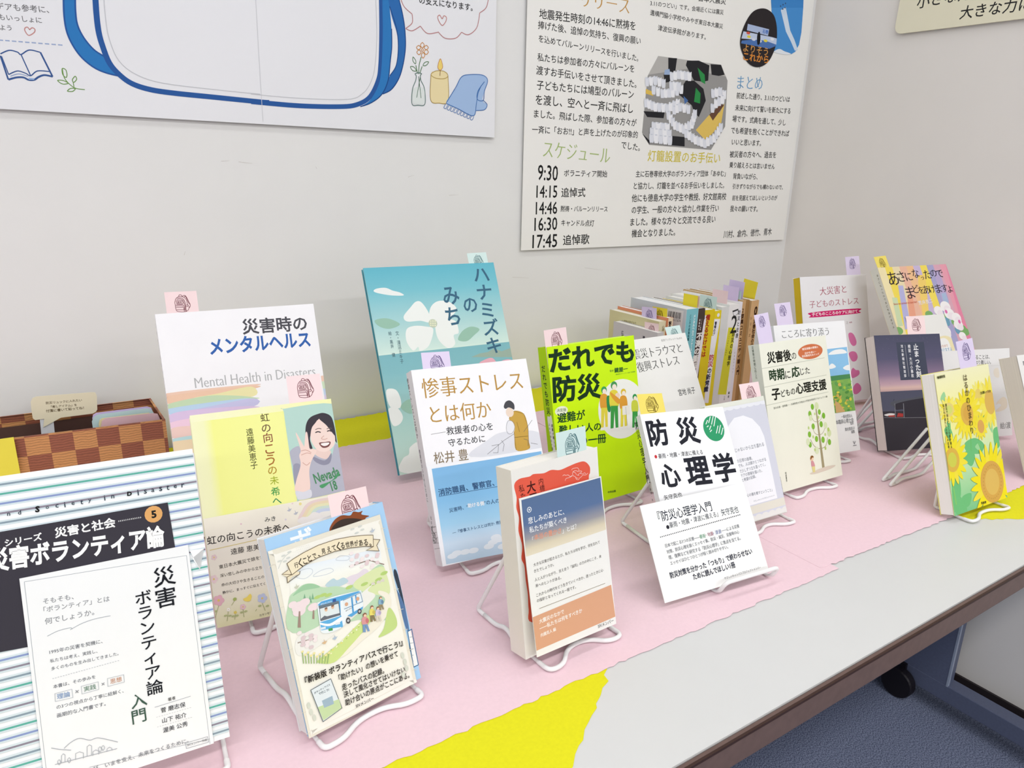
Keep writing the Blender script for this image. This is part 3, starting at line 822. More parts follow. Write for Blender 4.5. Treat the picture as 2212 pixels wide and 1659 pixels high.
('T','#111','D',1023,1892,1052,1888,1,0.05),
('T','#1f2f40','i',1088,1889,1096,1889,1,0),
('T','#1f2f40','s',1129,1887,1148,1885,1,0),
('T','#1f2f40','a',1177,1888,1197,1886,1,0),
('T','#1f2f40','s',1228,1888,1248,1887,1,0),
('T','#1f2f40','t',1276,1889,1296,1887,1,0),
('T','#1f2f40','e',1325,1889,1345,1887,1,0),
('T','#1f2f40','r',1376,1887,1396,1885,1,0),
('P','#3a3740',[-49,1772,263,1779,1272,1782,1285,1364,1274,938,-63,1016]),
('T','#f4f4f4','シリーズ',281,1700,491,1702,1,0.03),
('T','#f4f4f4','災害と社会',563,1707,929,1709,1,0.03),
('P','#ddd',[948,1717,954,1710,947,1704]),
('P','#ddd',[959,1717,965,1710,958,1704]),
('P','#ddd',[971,1717,977,1710,969,1704]),
('P','#ddd',[982,1717,988,1710,981,1704]),
('P','#ddd',[994,1717,999,1710,992,1704]),
('P','#ddd',[1005,1717,1011,1710,1004,1704]),
('P','#ddd',[1016,1717,1022,1710,1015,1704]),
('P','#ddd',[1028,1717,1034,1710,1026,1704]),
('P','#ddd',[1039,1717,1045,1710,1038,1703]),
('P','#ddd',[1051,1717,1057,1710,1049,1703]),
('P','#ddd',[1063,1717,1068,1709,1061,1703]),
('P','#ddd',[1074,1717,1080,1709,1073,1703]),
('P','#ddd',[1086,1716,1092,1709,1084,1703]),
('E','#e0a868',1172,1716,58,60),
('T','#1a1a1a','5',1157,1715,1191,1715,1,0.05),
('T','#f6f6f6','災害ボランティア論',175,1603,1225,1549,1.35,0.04),
('P','#fbfcfd',[1374,1407,1470,1400,1385,1347,1426,1252])],
'ltcard':[('S','#a3a9b0',3,[25,1428,1011,1381,1005,5,1005,5]),
('S','#a3a9b0',3,[25,1428,17,189,15,70]),
('S','#a3a9b0',3,[258,107,1009,39]),
('T','#8d8f93','そもそも、',114,1273,290,1263,1,0),
('T','#8d8f93','「ボランティア」とは',111,1217,498,1196,1,0),
('T','#8d8f93','何でしょうか。',110,1139,397,1129,1,0),
('Z','#a3a9b0',4,[114,1039,175,1057,246,1059,259,1047]),
('Z','#a3a9b0',4,[246,1046,318,1070,396,1080,490,1077]),
('T','#6d7076','1995年の災害を契機に、',114,931,424,919,1,0),
('T','#6d7076','私たちは考え、実践し、',111,872,387,861,1,0),
('T','#6d7076','多くのものを生み出してきました。',113,819,509,808,1,0),
('T','#6d7076','本書は、その歩みを',111,699,357,693,1,0),
('T','#6d7076','の3つの視点から丁寧に紐解く、',115,560,511,548,1,0),
('T','#6d7076','画期的な入門書です。',112,505,396,495,1,0),
('S','#a3a9b0',3,[113,753,121,753]),
('S','#a3a9b0',3,[128,753,136,753]),
('S','#a3a9b0',3,[143,753,151,754]),
('S','#a3a9b0',3,[158,754,166,754]),
('S','#a3a9b0',3,[173,754,181,754]),
('S','#a3a9b0',3,[188,754,196,754]),
('S','#a3a9b0',3,[203,754,211,755]),
('S','#a3a9b0',3,[218,755,226,755]),
('S','#a3a9b0',3,[233,755,241,755]),
('S','#a3a9b0',3,[248,755,257,755]),
('S','#a3a9b0',3,[264,756,272,756]),
('S','#a3a9b0',3,[279,756,287,756]),
('S','#a3a9b0',3,[294,756,303,756]),
('S','#a3a9b0',3,[310,756,318,757]),
('S','#a3a9b0',3,[325,757,333,757]),
('S','#a3a9b0',3,[341,757,349,757]),
('S','#a3a9b0',3,[356,757,365,757]),
('S','#a3a9b0',3,[372,758,380,758]),
('S','#a3a9b0',3,[387,758,396,758]),
('S','#a3a9b0',3,[403,758,411,758]),
('S','#a3a9b0',3,[419,758,427,759]),
('S','#a3a9b0',3,[434,759,443,759]),
('S','#a3a9b0',3,[450,759,459,759]),
('S','#a3a9b0',3,[466,759,475,759]),
('S','#a3a9b0',3,[482,760,491,760]),
('S','#a3a9b0',3,[498,760,507,760]),
('T','#7f9cc4','理論',125,628,201,625,1,0),
('S','#b5bac0',3,[116,652,213,652,214,595,113,600,116,652]),
('T','#6f8f7c','実践',281,629,353,628,1,0),
('S','#b5bac0',3,[268,654,369,654,367,602,267,602,268,654]),
('T','#c99678','思想',439,633,509,631,1,0),
('S','#b5bac0',3,[425,659,524,656,522,605,422,605,425,659]),
('T','#8d8f93','×',231,629,251,625,1,0),
('T','#8d8f93','×',386,631,405,630,1,0),
('V','#15181f','災害',854,1342,840,1044,1,0.0),
('V','#15181f','ボランティア論',702,1204,702,460,1.05,0.0),
('V','#3f5a4c','入門',600,506,578,297,1,0),
('T','#555','著者',773,401,823,401,1,0),
('S','#a3a9b0',3,[686,375,920,380]),
('T','#4a4c50','菅 磨志保',721,341,880,335,1,0),
('T','#4a4c50','山下 祐介',721,268,878,261,1,0),
('T','#4a4c50','渥美 公秀',718,200,879,197,1,0),
('S','#a3a9b0',2,[688,304,697,304]),
('S','#a3a9b0',2,[704,304,713,304]),
('S','#a3a9b0',2,[721,304,730,303]),
('S','#a3a9b0',2,[737,303,746,303]),
('S','#a3a9b0',2,[753,303,763,303]),
('S','#a3a9b0',2,[770,303,779,303]),
('S','#a3a9b0',2,[787,303,796,302]),
('S','#a3a9b0',2,[803,302,812,302]),
('S','#a3a9b0',2,[820,302,829,302]),
('S','#a3a9b0',2,[836,302,846,302]),
('S','#a3a9b0',2,[853,302,862,302]),
('S','#a3a9b0',2,[870,302,879,301]),
('S','#a3a9b0',2,[887,301,896,301]),
('S','#a3a9b0',2,[904,301,913,301]),
('S','#a3a9b0',2,[686,236,695,236]),
('S','#a3a9b0',2,[702,236,711,235]),
('S','#a3a9b0',2,[718,235,727,235]),
('S','#a3a9b0',2,[735,235,744,235]),
('S','#a3a9b0',2,[751,235,760,234]),
('S','#a3a9b0',2,[768,234,777,234]),
('S','#a3a9b0',2,[784,234,793,234]),
('S','#a3a9b0',2,[801,234,810,233]),
('S','#a3a9b0',2,[817,233,827,233]),
('S','#a3a9b0',2,[834,233,843,233]),
('S','#a3a9b0',2,[851,233,860,232]),
('S','#a3a9b0',2,[868,232,877,232]),
('S','#a3a9b0',2,[885,232,894,232]),
('S','#a3a9b0',2,[901,232,911,231]),
('Z','#a3a9b0',4,[59,308,107,282,166,256]),
('Z','#a3a9b0',4,[129,281,168,306,221,317,278,285,323,285,381,253,439,216]),
('S','#a3a9b0',4,[68,195,430,174]),
('S','#a3a9b0',3,[104,191,110,240,121,248,130,237,125,192]),
('S','#a3a9b0',3,[185,185,189,225,212,229,233,214,229,178]),
('S','#a3a9b0',3,[252,185,259,248,273,255,285,243,278,184]),
('S','#a3a9b0',3,[285,176,288,203,305,209,321,195,319,173]),
('S','#a3a9b0',3,[368,174,371,193,386,200,399,187,398,173]),
('Z','#a3a9b0',3,[91,185,84,206,94,218,101,200,91,187]),
('Z','#a3a9b0',3,[147,178,140,199,151,211,157,193,147,179]),
('Z','#a3a9b0',3,[328,187,321,209,332,221,339,202,328,189]),
('Z','#a3a9b0',3,[347,189,340,211,351,223,358,204,347,191]),
('T','#888b90','まなび、いまを支え、未来をつくるために。',212,91,869,80,1,0),
('S','#a3a9b0',3,[849,66,995,62,997,22,850,27,849,66]),
('T','#777','SIVメンバー作成',858,47,988,43,1,0)],
'mental':[('T','#4f4f56','災害時の',942,2379,1736,2364,1,0.018),
('T','#3565b0','メンタルヘルス',538,2168,1750,2155,1.25,0.03),
('T','#b4b6b8','Mental Health in Disasters',320,1752,1758,1736,1.35,-0.012),
('Q','#efcdb8',[14,1671,953,1660,955,1632,17,1604]),
('Q','#eec9ae',[13,1638,950,1640,947,1598,16,1545]),
('Q','#ece6b0',[575,1598,952,1633,952,1507,297,1573]),
('Q','#c5dcb8',[16,1545,422,1584,735,1549,955,1499,954,1472,14,1485]),
('Q','#bcd6ee',[14,1489,729,1502,955,1479,953,1416,17,1419]),
('Q','#c9c8ea',[17,1419,468,1455,962,1485,953,1388,400,1411,19,1385]),
('Q','#dcc6e6',[17,1419,304,1438,953,1388,952,1304,23,1319]),
('Q','#f0cfe2',[18,1326,391,1344,958,1304,950,1193,26,1252]),
('Q','#efcfc6',[21,1259,378,1238,950,1193,947,1068,23,1133]),
('Q','#bfe0e2',[23,1133,364,1132,947,1068,939,1013,24,1093]),
('Q','#f2ddb8',[25,1100,939,1013,940,818,27,974]),
('P','#efcdb8',[1820,1663,1858,1666,1857,1592,1821,1589]),
('P','#cfe3c4',[1821,1587,1857,1591,1862,1496,1826,1494]),
('P','#c2d6ee',[1826,1494,1862,1496,1866,1415,1829,1413]),
('P','#d8cde6',[1829,1413,1866,1415,1864,1350,1828,1351])],
'mental/s':[('V','#9a9ca0','災害時のメンタルヘルス',-66,2537,175,1492,0.5,0)],
'girl':[('H',[(0,'#f1f2c6'),(0.08,'#f0f2c0'),(0.14,'#f0f394'),(0.62,'#f1f49e'),(0.72,'#dfe08e'),(0.78,'#ecefae'),(1,'#f3f5c4')],[0,1960,1367,1960,1367,0,0,0]),
('H',[(0,'#f3f4cc'),(1,'#f2f3b4')],[0,2009,1367,2009,1367,1940,0,1940]),
('T','#5a4a2a','虹',642,1898,727,1898,1,0),
('T','#6a4a3a','の',639,1792,725,1792,1,0),
('T','#8a4a3a','向',643,1692,729,1692,1,0),
('T','#9a5a30','こ',643,1579,728,1579,1,0),
('T','#a86a2a','う',637,1468,722,1467,1,0),
('T','#b08a2a','の',642,1363,727,1361,1,0),
('T','#a0b02a','未',646,1259,731,1257,1,0),
('T','#3a9a4a','希',642,1149,727,1146,1,0),
('T','#2a8a5a','へ',644,1056,729,1053,1,0),
('V','#5a5a30','遠藤美恵子',522,1813,519,1398,0.85,0),
('Q','#b5d6cc',[886,1963,1361,1956,1370,1762,1383,1496,1369,1060,1351,1036,899,1018,878,1032,872,1484,874,1928]),
('P','#b5d6cc',[926,1960,1361,1954,1372,1726,938,1717]),
('Q','#3e3a42',[1054,1658,1074,1768,1125,1838,1211,1866,1274,1867,1338,1824,1358,1728,1360,1556,1351,1544,1328,1618,1322,1676,1242,1794,1167,1755,1115,1677,1092,1611,1104,1511,1073,1529,1070,1600]),
('Q','#b3b4c2',[881,1524,963,1564,992,1528,1074,1487,1122,1445,1265,1387,1334,1525,1366,1499,1374,1370,1369,1060,1336,1031,907,1027,907,1170,878,1435]),
('Q','#8f8fa2',[1093,1435,1208,1375,1287,1440,1259,1346,1187,1330,1112,1377]),
('Q','#9a9bad',[889,1372,956,1374,934,1268,881,1174]),
('Q','#e9cfc6',[1131,1506,1277,1470,1262,1416,1216,1388,1134,1436,1114,1481]),
('Q','#f0d9d0',[1100,1623,1121,1719,1170,1775,1217,1812,1279,1760,1322,1676,1348,1615,1335,1532,1286,1483,1221,1464,1156,1489,1117,1551]),
('Q','#3e3a42',[1217,1812,1273,1811,1330,1775,1358,1678,1352,1615,1320,1662,1276,1739]),
('Q','#3e3a42',[1210,1813,1157,1777,1120,1712,1098,1652,1068,1684,1087,1766,1152,1835]),
('Q','#7a4a48',[1177,1563,1236,1564,1294,1559,1278,1519,1241,1504,1201,1513]),
('Q','#f4efec',[1193,1553,1235,1557,1282,1550,1262,1529,1230,1523,1204,1534]),
('Z','#3a3036',11,[1156,1675,1184,1681,1210,1669]),
('Z','#3a3036',11,[1276,1672,1301,1675,1321,1665]),
('Z','#6a5a58',7,[1160,1706,1196,1714,1222,1704]),
('Z','#6a5a58',7,[1276,1697,1312,1702,1328,1693]),
('Z','#d9b0a4',8,[1239,1631,1208,1607,1233,1593,1269,1598]),
('Q','#f0d6cc',[960,1689,974,1684,1017,1566,1026,1557,1056,1682,1075,1683,1074,1557,1078,1515,1105,1514,1139,1495,1133,1471,1090,1415,1062,1364,1037,1285,1009,1090,876,1114,893,1207,962,1367,962,1463,984,1522]),
('Z','#d0a598',7,[985,1508,1036,1511,1085,1475]),
('Z','#d0a598',7,[983,1467,1039,1479,1081,1465]),
('Z','#d0a598',7,[985,1390,1021,1357,1058,1379]),
('Q','#d8d9e2',[877,1117,950,1094,1025,1104,1017,1027,906,1020,878,1059]),
('T','#4f8a62','Nevada',1073,1203,1337,1245,1.6,0.03),
('Q','#4f9a68',[1123,1132,1244,1159,1336,1235,1303,1177,1243,1152,1182,1114,1139,1098]),
('T','#4f8a62','18',1228,1099,1292,1109,1.7,0.03)],
'flowercard':[('G',[(0,'#f0ecdc'),(0.3,'#eee8dc'),(0.7,'#e9e3d4'),(1,'#e8e5b8')],[1,1016,1254,1024,1238,-30,2,-5]),
('Q','#e7d3d0',[889,810,911,926,1002,997,1179,1004,1344,979,1396,879,1365,749]),
('Q','#ead9b8',[917,805,937,909,1019,973,1178,978,1326,956,1374,866,1346,753]),
('Q','#e8e6bd',[945,799,963,892,1036,949,1178,951,1309,933,1351,853,1327,757]),
('Q','#cfe0d4',[973,793,989,875,1054,925,1177,925,1292,911,1329,841,1309,760]),
('Q','#cbd5ea',[1002,788,1015,858,1071,900,1176,899,1275,888,1307,828,1290,764]),
('Q','#eceae4',[1036,781,1047,837,1091,871,1176,868,1255,861,1280,813,1268,768]),
('Q','#ece9e6',[852,818,896,858,954,852,1013,885,1075,862,1124,819,1202,826,1212,746,1003,744]),
('Q','#b9bcc6',[765,949,782,957,783,984,793,960,811,962,790,936]),
('Q','#b9bcc6',[822,905,839,913,840,940,850,916,869,918,847,892]),
('E','#e3c6cc',326,903,9,9),
('E','#eadf9a',901,991,14,15),
('E','#dcd3dc',740,864,10,10),
('E','#e6cfd0',826,1008,9,8),
('T','#2a2422','虹の向こうの未希へ',9,805,774,788,1,0),
('T','#444','みき',545,900,648,896,0.9,0),
('Z','#dccb86',7,[22,715,375,723,683,733]),
('T','#4a4642','遠藤 恵美子',201,661,527,653,1,0),
('T','#4f4a44','東日本大震災で娘を亡くし、',82,542,591,555,1,0),
('T','#4f4a44','深い悲しみの中から立ち',82,461,460,457,1,0),
('T','#4f4a44','命の大切さや生きることの',83,374,468,366,1,0),
('T','#4f4a44','静かに、まっすぐに伝えてく',84,302,469,298,1,0),
('T','#5a564c','カウンセリング',378,15,543,20,1,0),
('E','#e6cdd0',66,638,12,13),
('E','#e6cdd0',54,626,12,13),
('E','#e6cdd0',38,635,13,13),
('E','#e6cdd0',41,653,12,13),
('E','#e6cdd0',58,655,12,13),
('E','#e3c970',51,642,6,7),
('E','#e8cfd2',45,439,17,18),
('E','#e8cfd2',29,422,17,18),
('E','#e8cfd2',7,435,17,18),
('E','#e8cfd2',10,460,17,18),
('E','#e8cfd2',34,462,17,18),
('E','#e3c970',25,443,8,9),
('E','#e2b3bf',69,235,23,24),
('E','#e2b3bf',47,213,23,24),
('E','#e2b3bf',19,230,23,23),
('E','#e2b3bf',23,263,23,23),
('E','#e2b3bf',54,266,23,23),
('E','#e3c970',42,242,11,12),
('E','#c0c8e2',448,163,22,22),
('E','#c0c8e2',428,143,22,21),
('E','#c0c8e2',402,158,21,21),
('E','#c0c8e2',406,188,21,21),
('E','#c0c8e2',435,191,21,21),
('E','#e3c970',424,168,10,10),
('E','#e6c3cb',258,127,13,13),
('E','#e6c3cb',246,115,13,13),
('E','#e6c3cb',230,125,13,13),
('E','#e6c3cb',233,143,12,13),
('E','#e6c3cb',250,144,12,13),
('E','#e3c970',244,131,6,7),
('E','#f4f2ee',124,135,8,8),
('E','#f4f2ee',117,128,8,8),
('E','#f4f2ee',107,134,8,8),
('E','#f4f2ee',109,145,7,8),
('E','#f4f2ee',119,146,8,8),
('E','#e3c970',115,137,4,4),
('E','#e8d46a',179,96,7,7),
('E','#e8d46a',173,90,6,7),
('E','#e8d46a',164,95,7,7),
('E','#e8d46a',165,104,7,6),
('E','#e8d46a',175,105,6,7),
('E','#e3c970',171,98,4,3),
('S','#a9b07a',5,[112,123,91,38]),
('S','#a9b07a',5,[169,83,158,35]),
('S','#a9b07a',5,[241,111,241,35]),
('S','#a9b07a',5,[418,123,436,47]),
('S','#a9b07a',5,[36,193,-6,93]),
('S','#a9b07a',5,[180,208,147,170]),
('S','#a9b07a',5,[360,81,348,64]),
('E','#b4bd86',84,90,15,9),
('E','#b4bd86',121,80,15,8),
('E','#b4bd86',148,68,15,8),
('E','#b4bd86',182,65,16,9),
('E','#b4bd86',225,84,15,8),
('E','#b4bd86',262,85,16,9),
('E','#b4bd86',393,104,16,9),
('E','#b4bd86',461,87,16,9),
('E','#b4bd86',5,150,16,9),
('Q','#efd86a',[256,204,288,212,321,235,333,211,318,174,293,170,265,182]),
('E','#a9b86a',182,219,17,15)],
'bus':[('P','#a9d0f2',[0,1539,1033,1539,1033,0,0,0]),
('T','#f2f6fa','ボ',186,1441,376,1437,1,0.02),
('Q','#8a4a2a',[519,1446,573,1511,647,1534,721,1512,756,1534,802,1516,838,1516,822,1491,886,1459,847,1447,863,1386,793,1352,561,1379]),
('Q','#3f322c',[533,1442,587,1488,668,1500,780,1467,841,1421,816,1363,563,1387]),
('Q','#39414f',[991,913,1029,904,1022,429,984,247,1018,572]),
('Q','#5a7aa8',[982,783,1023,655,1022,429,992,469]),
('P','#f2f4f4',[1003,416,1045,420,1035,112,986,113]),
('S','#3f6f9a',8,[1003,416,1045,420,1035,112,986,113,1003,416]),
('S','#8a9aa8',4,[1010,363,1048,355]),
('S','#8a9aa8',4,[998,315,1035,306]),
('S','#8a9aa8',4,[986,266,1023,258]),
('S','#8a9aa8',4,[973,218,1010,209]),
('S','#8a9aa8',4,[961,170,998,161])],
'buscard':[('Z','#d8d2c4',4,[-21,1336,35,1329,32,1091]),
('S','#d9d4c6',4,[-10,1344,53,1342]),
('S','#d9d4c6',4,[-11,1182,52,1178]),
('S','#d9d4c6',4,[-12,1019,51,1014]),
('S','#d9d4c6',4,[-13,857,50,850]),
('S','#d9d4c6',4,[-14,694,49,687]),
('S','#d9d4c6',4,[-15,531,48,523]),
('S','#d9d4c6',4,[-16,369,47,359]),
('S','#d9d4c6',4,[-17,206,46,195]),
('S','#d9d4c6',4,[-18,43,45,31]),
('S','#d9d4c6',4,[950,1336,996,1331]),
('S','#d9d4c6',4,[951,1162,997,1155]),
('S','#d9d4c6',4,[951,987,997,979]),
('S','#d9d4c6',4,[952,812,998,803]),
('S','#d9d4c6',4,[953,637,999,627]),
('S','#d9d4c6',4,[954,461,999,451]),
('S','#d9d4c6',4,[954,286,1000,275]),
('S','#d9d4c6',4,[955,111,1001,99]),
('Q','#f3f1e8',[39,1403,60,1415,896,1415,944,1387,951,1225,943,81,908,41,80,45,37,60,17,114]),
('E','#d9d9d4',217,1411,2,3),
('E','#d9d9d4',220,1394,3,2),
('E','#d9d9d4',224,1377,2,2),
('E','#d9d9d4',227,1361,2,3),
('E','#d9d9d4',231,1410,2,3),
('E','#d9d9d4',234,1393,3,2),
('E','#d9d9d4',238,1376,2,2),
('E','#d9d9d4',241,1360,2,3),
('E','#d9d9d4',245,1409,3,3),
('E','#d9d9d4',248,1392,3,3),
('E','#d9d9d4',252,1375,2,2),
('E','#d9d9d4',255,1358,3,2),
('E','#d9d9d4',259,1408,3,3),
('E','#d9d9d4',263,1391,2,3),
('E','#d9d9d4',266,1374,2,2),
('E','#d9d9d4',269,1357,3,2),
('E','#d9d9d4',273,1406,3,2),
('E','#d9d9d4',277,1390,2,3),
('E','#d9d9d4',280,1373,3,3),
('E','#d9d9d4',284,1356,2,2),
('E','#d9d9d4',288,1405,2,2),
('E','#d9d9d4',291,1388,3,2),
('E','#d9d9d4',294,1372,3,3),
('E','#d9d9d4',298,1355,2,3),
('E','#d9d9d4',302,1404,2,2),
('E','#d9d9d4',305,1387,3,2),
('E','#d9d9d4',309,1370,2,2),
('E','#d9d9d4',312,1354,3,3),
('E','#d9d9d4',316,1403,3,2),
('E','#d9d9d4',320,1386,2,2),
('E','#d9d9d4',323,1369,3,2),
('E','#d9d9d4',326,1352,3,2),
('Z','#d3d6d0',5,[48,1305,85,1352,126,1381,174,1399]),
('E','#d3d6d0',69,1357,17,7),
('E','#d3d6d0',109,1343,17,7),
('E','#d3d6d0',106,1387,17,7),
('E','#d3d6d0',139,1359,17,7),
('E','#d3d6d0',157,1400,17,7),
('E','#d3d6d0',703,1412,20,7),
('E','#d3d6d0',733,1371,20,8),
('E','#d3d6d0',787,1382,20,8),
('E','#d3d6d0',774,1414,20,8),
('G',[(0,'#e6eef6'),(0.6,'#f3f4ee'),(1,'#f0efe4')],[129,1277,904,1187,902,1010,92,1076]),
('Z','#c3cbd6',4,[165,1204,226,1234,295,1219,296,1184,228,1164,165,1204]),
('Z','#c3cbd6',4,[299,1157,359,1179,442,1173,468,1142,396,1136,299,1157]),
('Z','#c3cbd6',4,[510,1217,553,1238,624,1206,600,1186,510,1217]),
('Q','#e2d8e2',[524,1032,588,1055,667,1054,731,1069,760,1022,647,970]),
('Q','#bcd3dc',[377,1054,450,1086,482,1061,541,1062,569,1016,461,1010]),
('Q','#bcd8b8',[73,1049,142,1100,209,1123,286,1104,357,1048,463,1019,550,978,653,995,762,1030,906,1027,847,619,580,696,48,803]),
('Q','#9fc8a2',[108,1070,208,1119,286,1100,331,1058,199,1079]),
('Q','#d9e4b0',[634,1002,868,1040,913,968,890,789,636,928]),
('P','#7fae8a',[178,1009,203,1055,204,1000]),
('P','#7fae8a',[214,979,242,1028,244,967]),
('P','#7fae8a',[244,993,266,1036,266,985]),
('E','#b5d07a',297,991,31,13),
('E','#b5d07a',343,991,32,13),
('E','#b5d07a',386,975,32,13),
('E','#b5d07a',568,972,33,14),
('E','#b5d07a',702,950,34,13),
('E','#b5d07a',777,923,34,13),
('E','#b5d07a',833,941,34,15),
('E','#b5d07a',894,975,35,15),
('P','#d8d2c8',[758,921,762,936,781,940,796,926,792,911]),
('P','#d8d2c8',[808,917,812,932,832,936,847,922,843,906]),
('P','#d8d2c8',[845,918,849,933,869,937,884,922,880,907]),
('Q','#ecebe6',[777,923,718,890,775,832,702,785,517,720,261,638,58,620,71,751,265,776,495,828,690,900]),
('Q','#efeadb',[821,852,899,786,883,679,754,581,578,525,409,470,340,500,615,591,772,694,852,766,805,830]),
('Q','#cddf8e',[186,513,238,543,389,585,550,653,682,702,715,670,617,600,460,520,312,459]),
('Q','#c3d98a',[864,687,909,613,907,520,837,492,722,493,788,549]),
('E','#f3f0c8',232,514,6,5),
('E','#a9c468',260,535,6,5),
('E','#e6d878',258,528,5,5),
('E','#f4f2ea',282,550,6,5),
('E','#f3f0c8',305,535,7,5),
('E','#a9c468',312,561,6,4),
('E','#e6d878',325,554,7,5),
('E','#f4f2ea',357,565,6,4),
('E','#f3f0c8',361,567,7,5),
('E','#a9c468',375,581,6,5),
('E','#e6d878',405,577,7,5),
('E','#f4f2ea',414,588,7,5),
('E','#f3f0c8',423,598,7,5),
('E','#a9c468',454,594,6,5),
('E','#e6d878',468,608,6,4),
('E','#f4f2ea',472,610,7,5),
('E','#f3f0c8',505,622,7,5),
('E','#a9c468',519,615,7,5),
('E','#e6d878',526,642,7,5),
('E','#f4f2ea',551,626,7,5),
('E','#f3f0c8',576,649,8,5),
('E','#a9c468',574,642,7,5),
('E','#e6d878',605,664,6,5),
('E','#f4f2ea',625,648,8,5),
('E','#f3f0c8',632,679,7,5),
('E','#a9c468',650,665,6,5),
('E','#eedde0',139,972,61,42),
('E','#eedde0',187,989,45,31),
('E','#eedde0',94,1007,35,25),
('E','#eedde0',246,931,46,30),
('E','#eedde0',132,941,53,37),
('P','#a08a7e',[93,828,128,942,140,938,117,818]),
('P','#a08a7e',[218,847,237,909,248,905,234,840]),
('S','#8f7a70',7,[911,1044,785,1124,665,1128,606,1130]),
('E','#f1e6e6',648,1225,20,14),
('E','#e3cfd2',685,1184,20,13),
('E','#f1e6e6',723,1143,19,14),
('E','#e3cfd2',760,1102,20,14),
('E','#f1e6e6',798,1060,20,13),
('E','#e3cfd2',864,1130,20,15),
('E','#f1e6e6',639,1177,19,15),
('E','#e3cfd2',676,1136,19,14),
('E','#f1e6e6',713,1095,20,13),
('E','#e3cfd2',777,1164,20,13),
('E','#f1e6e6',816,1123,20,15),
('E','#e3cfd2',854,1081,20,14),
('E','#f1e6e6',629,1129,20,13),
('E','#e3cfd2',693,1198,19,14),
('E','#f1e6e6',730,1157,20,13),
('E','#e3cfd2',768,1116,20,15),
('E','#f1e6e6',806,1074,20,14),
('E','#e3cfd2',872,1144,20,15),
('S','#9a8a80',7,[68,718,124,712,210,694]),
('E','#efe3e4',96,784,20,14),
('E','#dcc9cd',118,738,20,14),
('E','#efe3e4',140,692,20,15),
('E','#dcc9cd',163,645,20,14),
('E','#efe3e4',211,709,20,14),
('E','#dcc9cd',111,713,19,15),
('E','#efe3e4',133,667,19,14),
('E','#dcc9cd',181,731,20,14),
('E','#efe3e4',204,684,19,15),
('E','#dcc9cd',103,689,20,14),
('E','#efe3e4',151,753,20,15),
('E','#dcc9cd',173,706,20,14),
('S','#9cb878',8,[78,552,86,634]),
('E','#efe3a0',88,641,11,7),
('S','#9cb878',8,[97,543,103,602]),
('E','#efe3a0',105,610,10,8),
('S','#9cb878',8,[117,535,129,609]),
('E','#efe3a0',130,617,11,8),
('S','#9cb878',8,[136,526,145,577]),
('E','#efe3a0',147,585,11,8),
('S','#9cb878',8,[156,518,171,584]),
('E','#efe3a0',173,592,11,8),
('S','#9cb878',8,[176,509,188,551]),
('E','#efe3a0',190,559,11,8),
('S','#9cb878',8,[196,501,215,558]),
('E','#efe3a0',216,566,11,8),
('S','#9cb878',8,[216,492,241,565]),
('E','#efe3a0',243,573,11,8),
('S','#9cb878',8,[236,483,258,533]),
('E','#efe3a0',260,541,11,8),
('S','#9cb878',8,[256,475,285,540]),
('E','#efe3a0',287,548,11,8),
('Q','#e9f1f6',[280,936,306,952,437,948,624,919,660,902,645,780,596,762,497,756,454,701,347,690,266,719,265,794]),
('P','#5aa6dc',[279,932,315,949,443,937,633,916,655,903,462,894,474,903,301,928]),
('P','#5aa6dc',[284,935,469,905,448,793,444,696,429,693,439,796,453,897,290,923]),
('P','#6b7a86',[286,925,455,904,455,883,286,903]),
('T','#f4f4f0','ボランティアバス',306,929,399,919,1,0.02),
('P','#3a5a9a',[409,932,437,928,433,905,406,909]),
('P','#dfe8ea',[290,902,450,885,443,794,278,810]),
('S','#5a6470',5,[290,902,450,885,443,794,278,810,290,902]),
('P','#6a6f78',[276,820,316,835,336,822,442,808,442,790,281,805]),
('E','#e0b99a',339,874,13,14),
('E','#8a6a5a',341,884,13,8),
('E','#e0b99a',396,875,13,16),
('E','#8a6a5a',398,884,13,8),
('P','#62b0e2',[271,800,450,783,444,696,265,737]),
('Q','#f2f6f8',[270,796,345,760,448,774,440,742,341,742,275,777]),
('P','#4f9a58',[323,727,359,721,356,700,323,707]),
('P','#dfe6ee',[268,758,306,752,304,735,266,741]),
('P','#dfe6ee',[389,748,428,741,426,725,387,731]),
('P','#e2ebf0',[490,892,649,897,651,823,484,823]),
('S','#6a8aa8',5,[490,892,649,897,651,823,484,823]),
('S','#4f9ad2',14,[568,890,550,753]),
('S','#4f9ad2',12,[604,895,598,829]),
('E','#d8a888',512,853,15,15),
('E','#d8a888',615,859,15,16),
('T','#3a3a44','ボランティア',493,803,559,811,1,0.02),
('P','#5aa6dc',[499,764,646,784,637,765,532,742]),
('E','#4a4a50',497,724,19,24),
('E','#b9bcc0',497,724,11,11),
('E','#4a4a50',607,758,18,21),
('E','#b9bcc0',607,758,10,10),
('E','#8a5a44',644,714,18,16),
('E','#efcdb0',645,707,13,12),
('Q','#d99a9a',[617,700,658,689,651,632,606,646]),
('E','#c97a7a',654,662,15,21),
('P','#7a9ac4',[609,647,631,640,621,579,597,588]),
('P','#7a9ac4',[629,641,649,635,657,575,638,577]),
('E','#8a5a44',719,749,15,15),
('E','#efcdb0',719,743,12,10),
('Q','#e6d870',[696,737,730,728,724,680,686,692]),
('E','#c9b860',726,705,14,16),
('P','#8a7a5a',[689,692,708,687,699,635,679,643]),
('P','#8a7a5a',[706,688,723,683,729,633,713,633]),
('E','#8a5a44',769,723,14,13),
('E','#efcdb0',769,717,11,9),
('Q','#cfc4dc',[747,712,780,703,774,657,738,668]),
('E','#b5a8c8',776,681,13,16),
('P','#d8cfc0',[740,669,758,664,750,614,730,622]),
('P','#d8cfc0',[756,664,773,660,779,612,763,613]),
('E','#8a5a44',812,794,13,11),
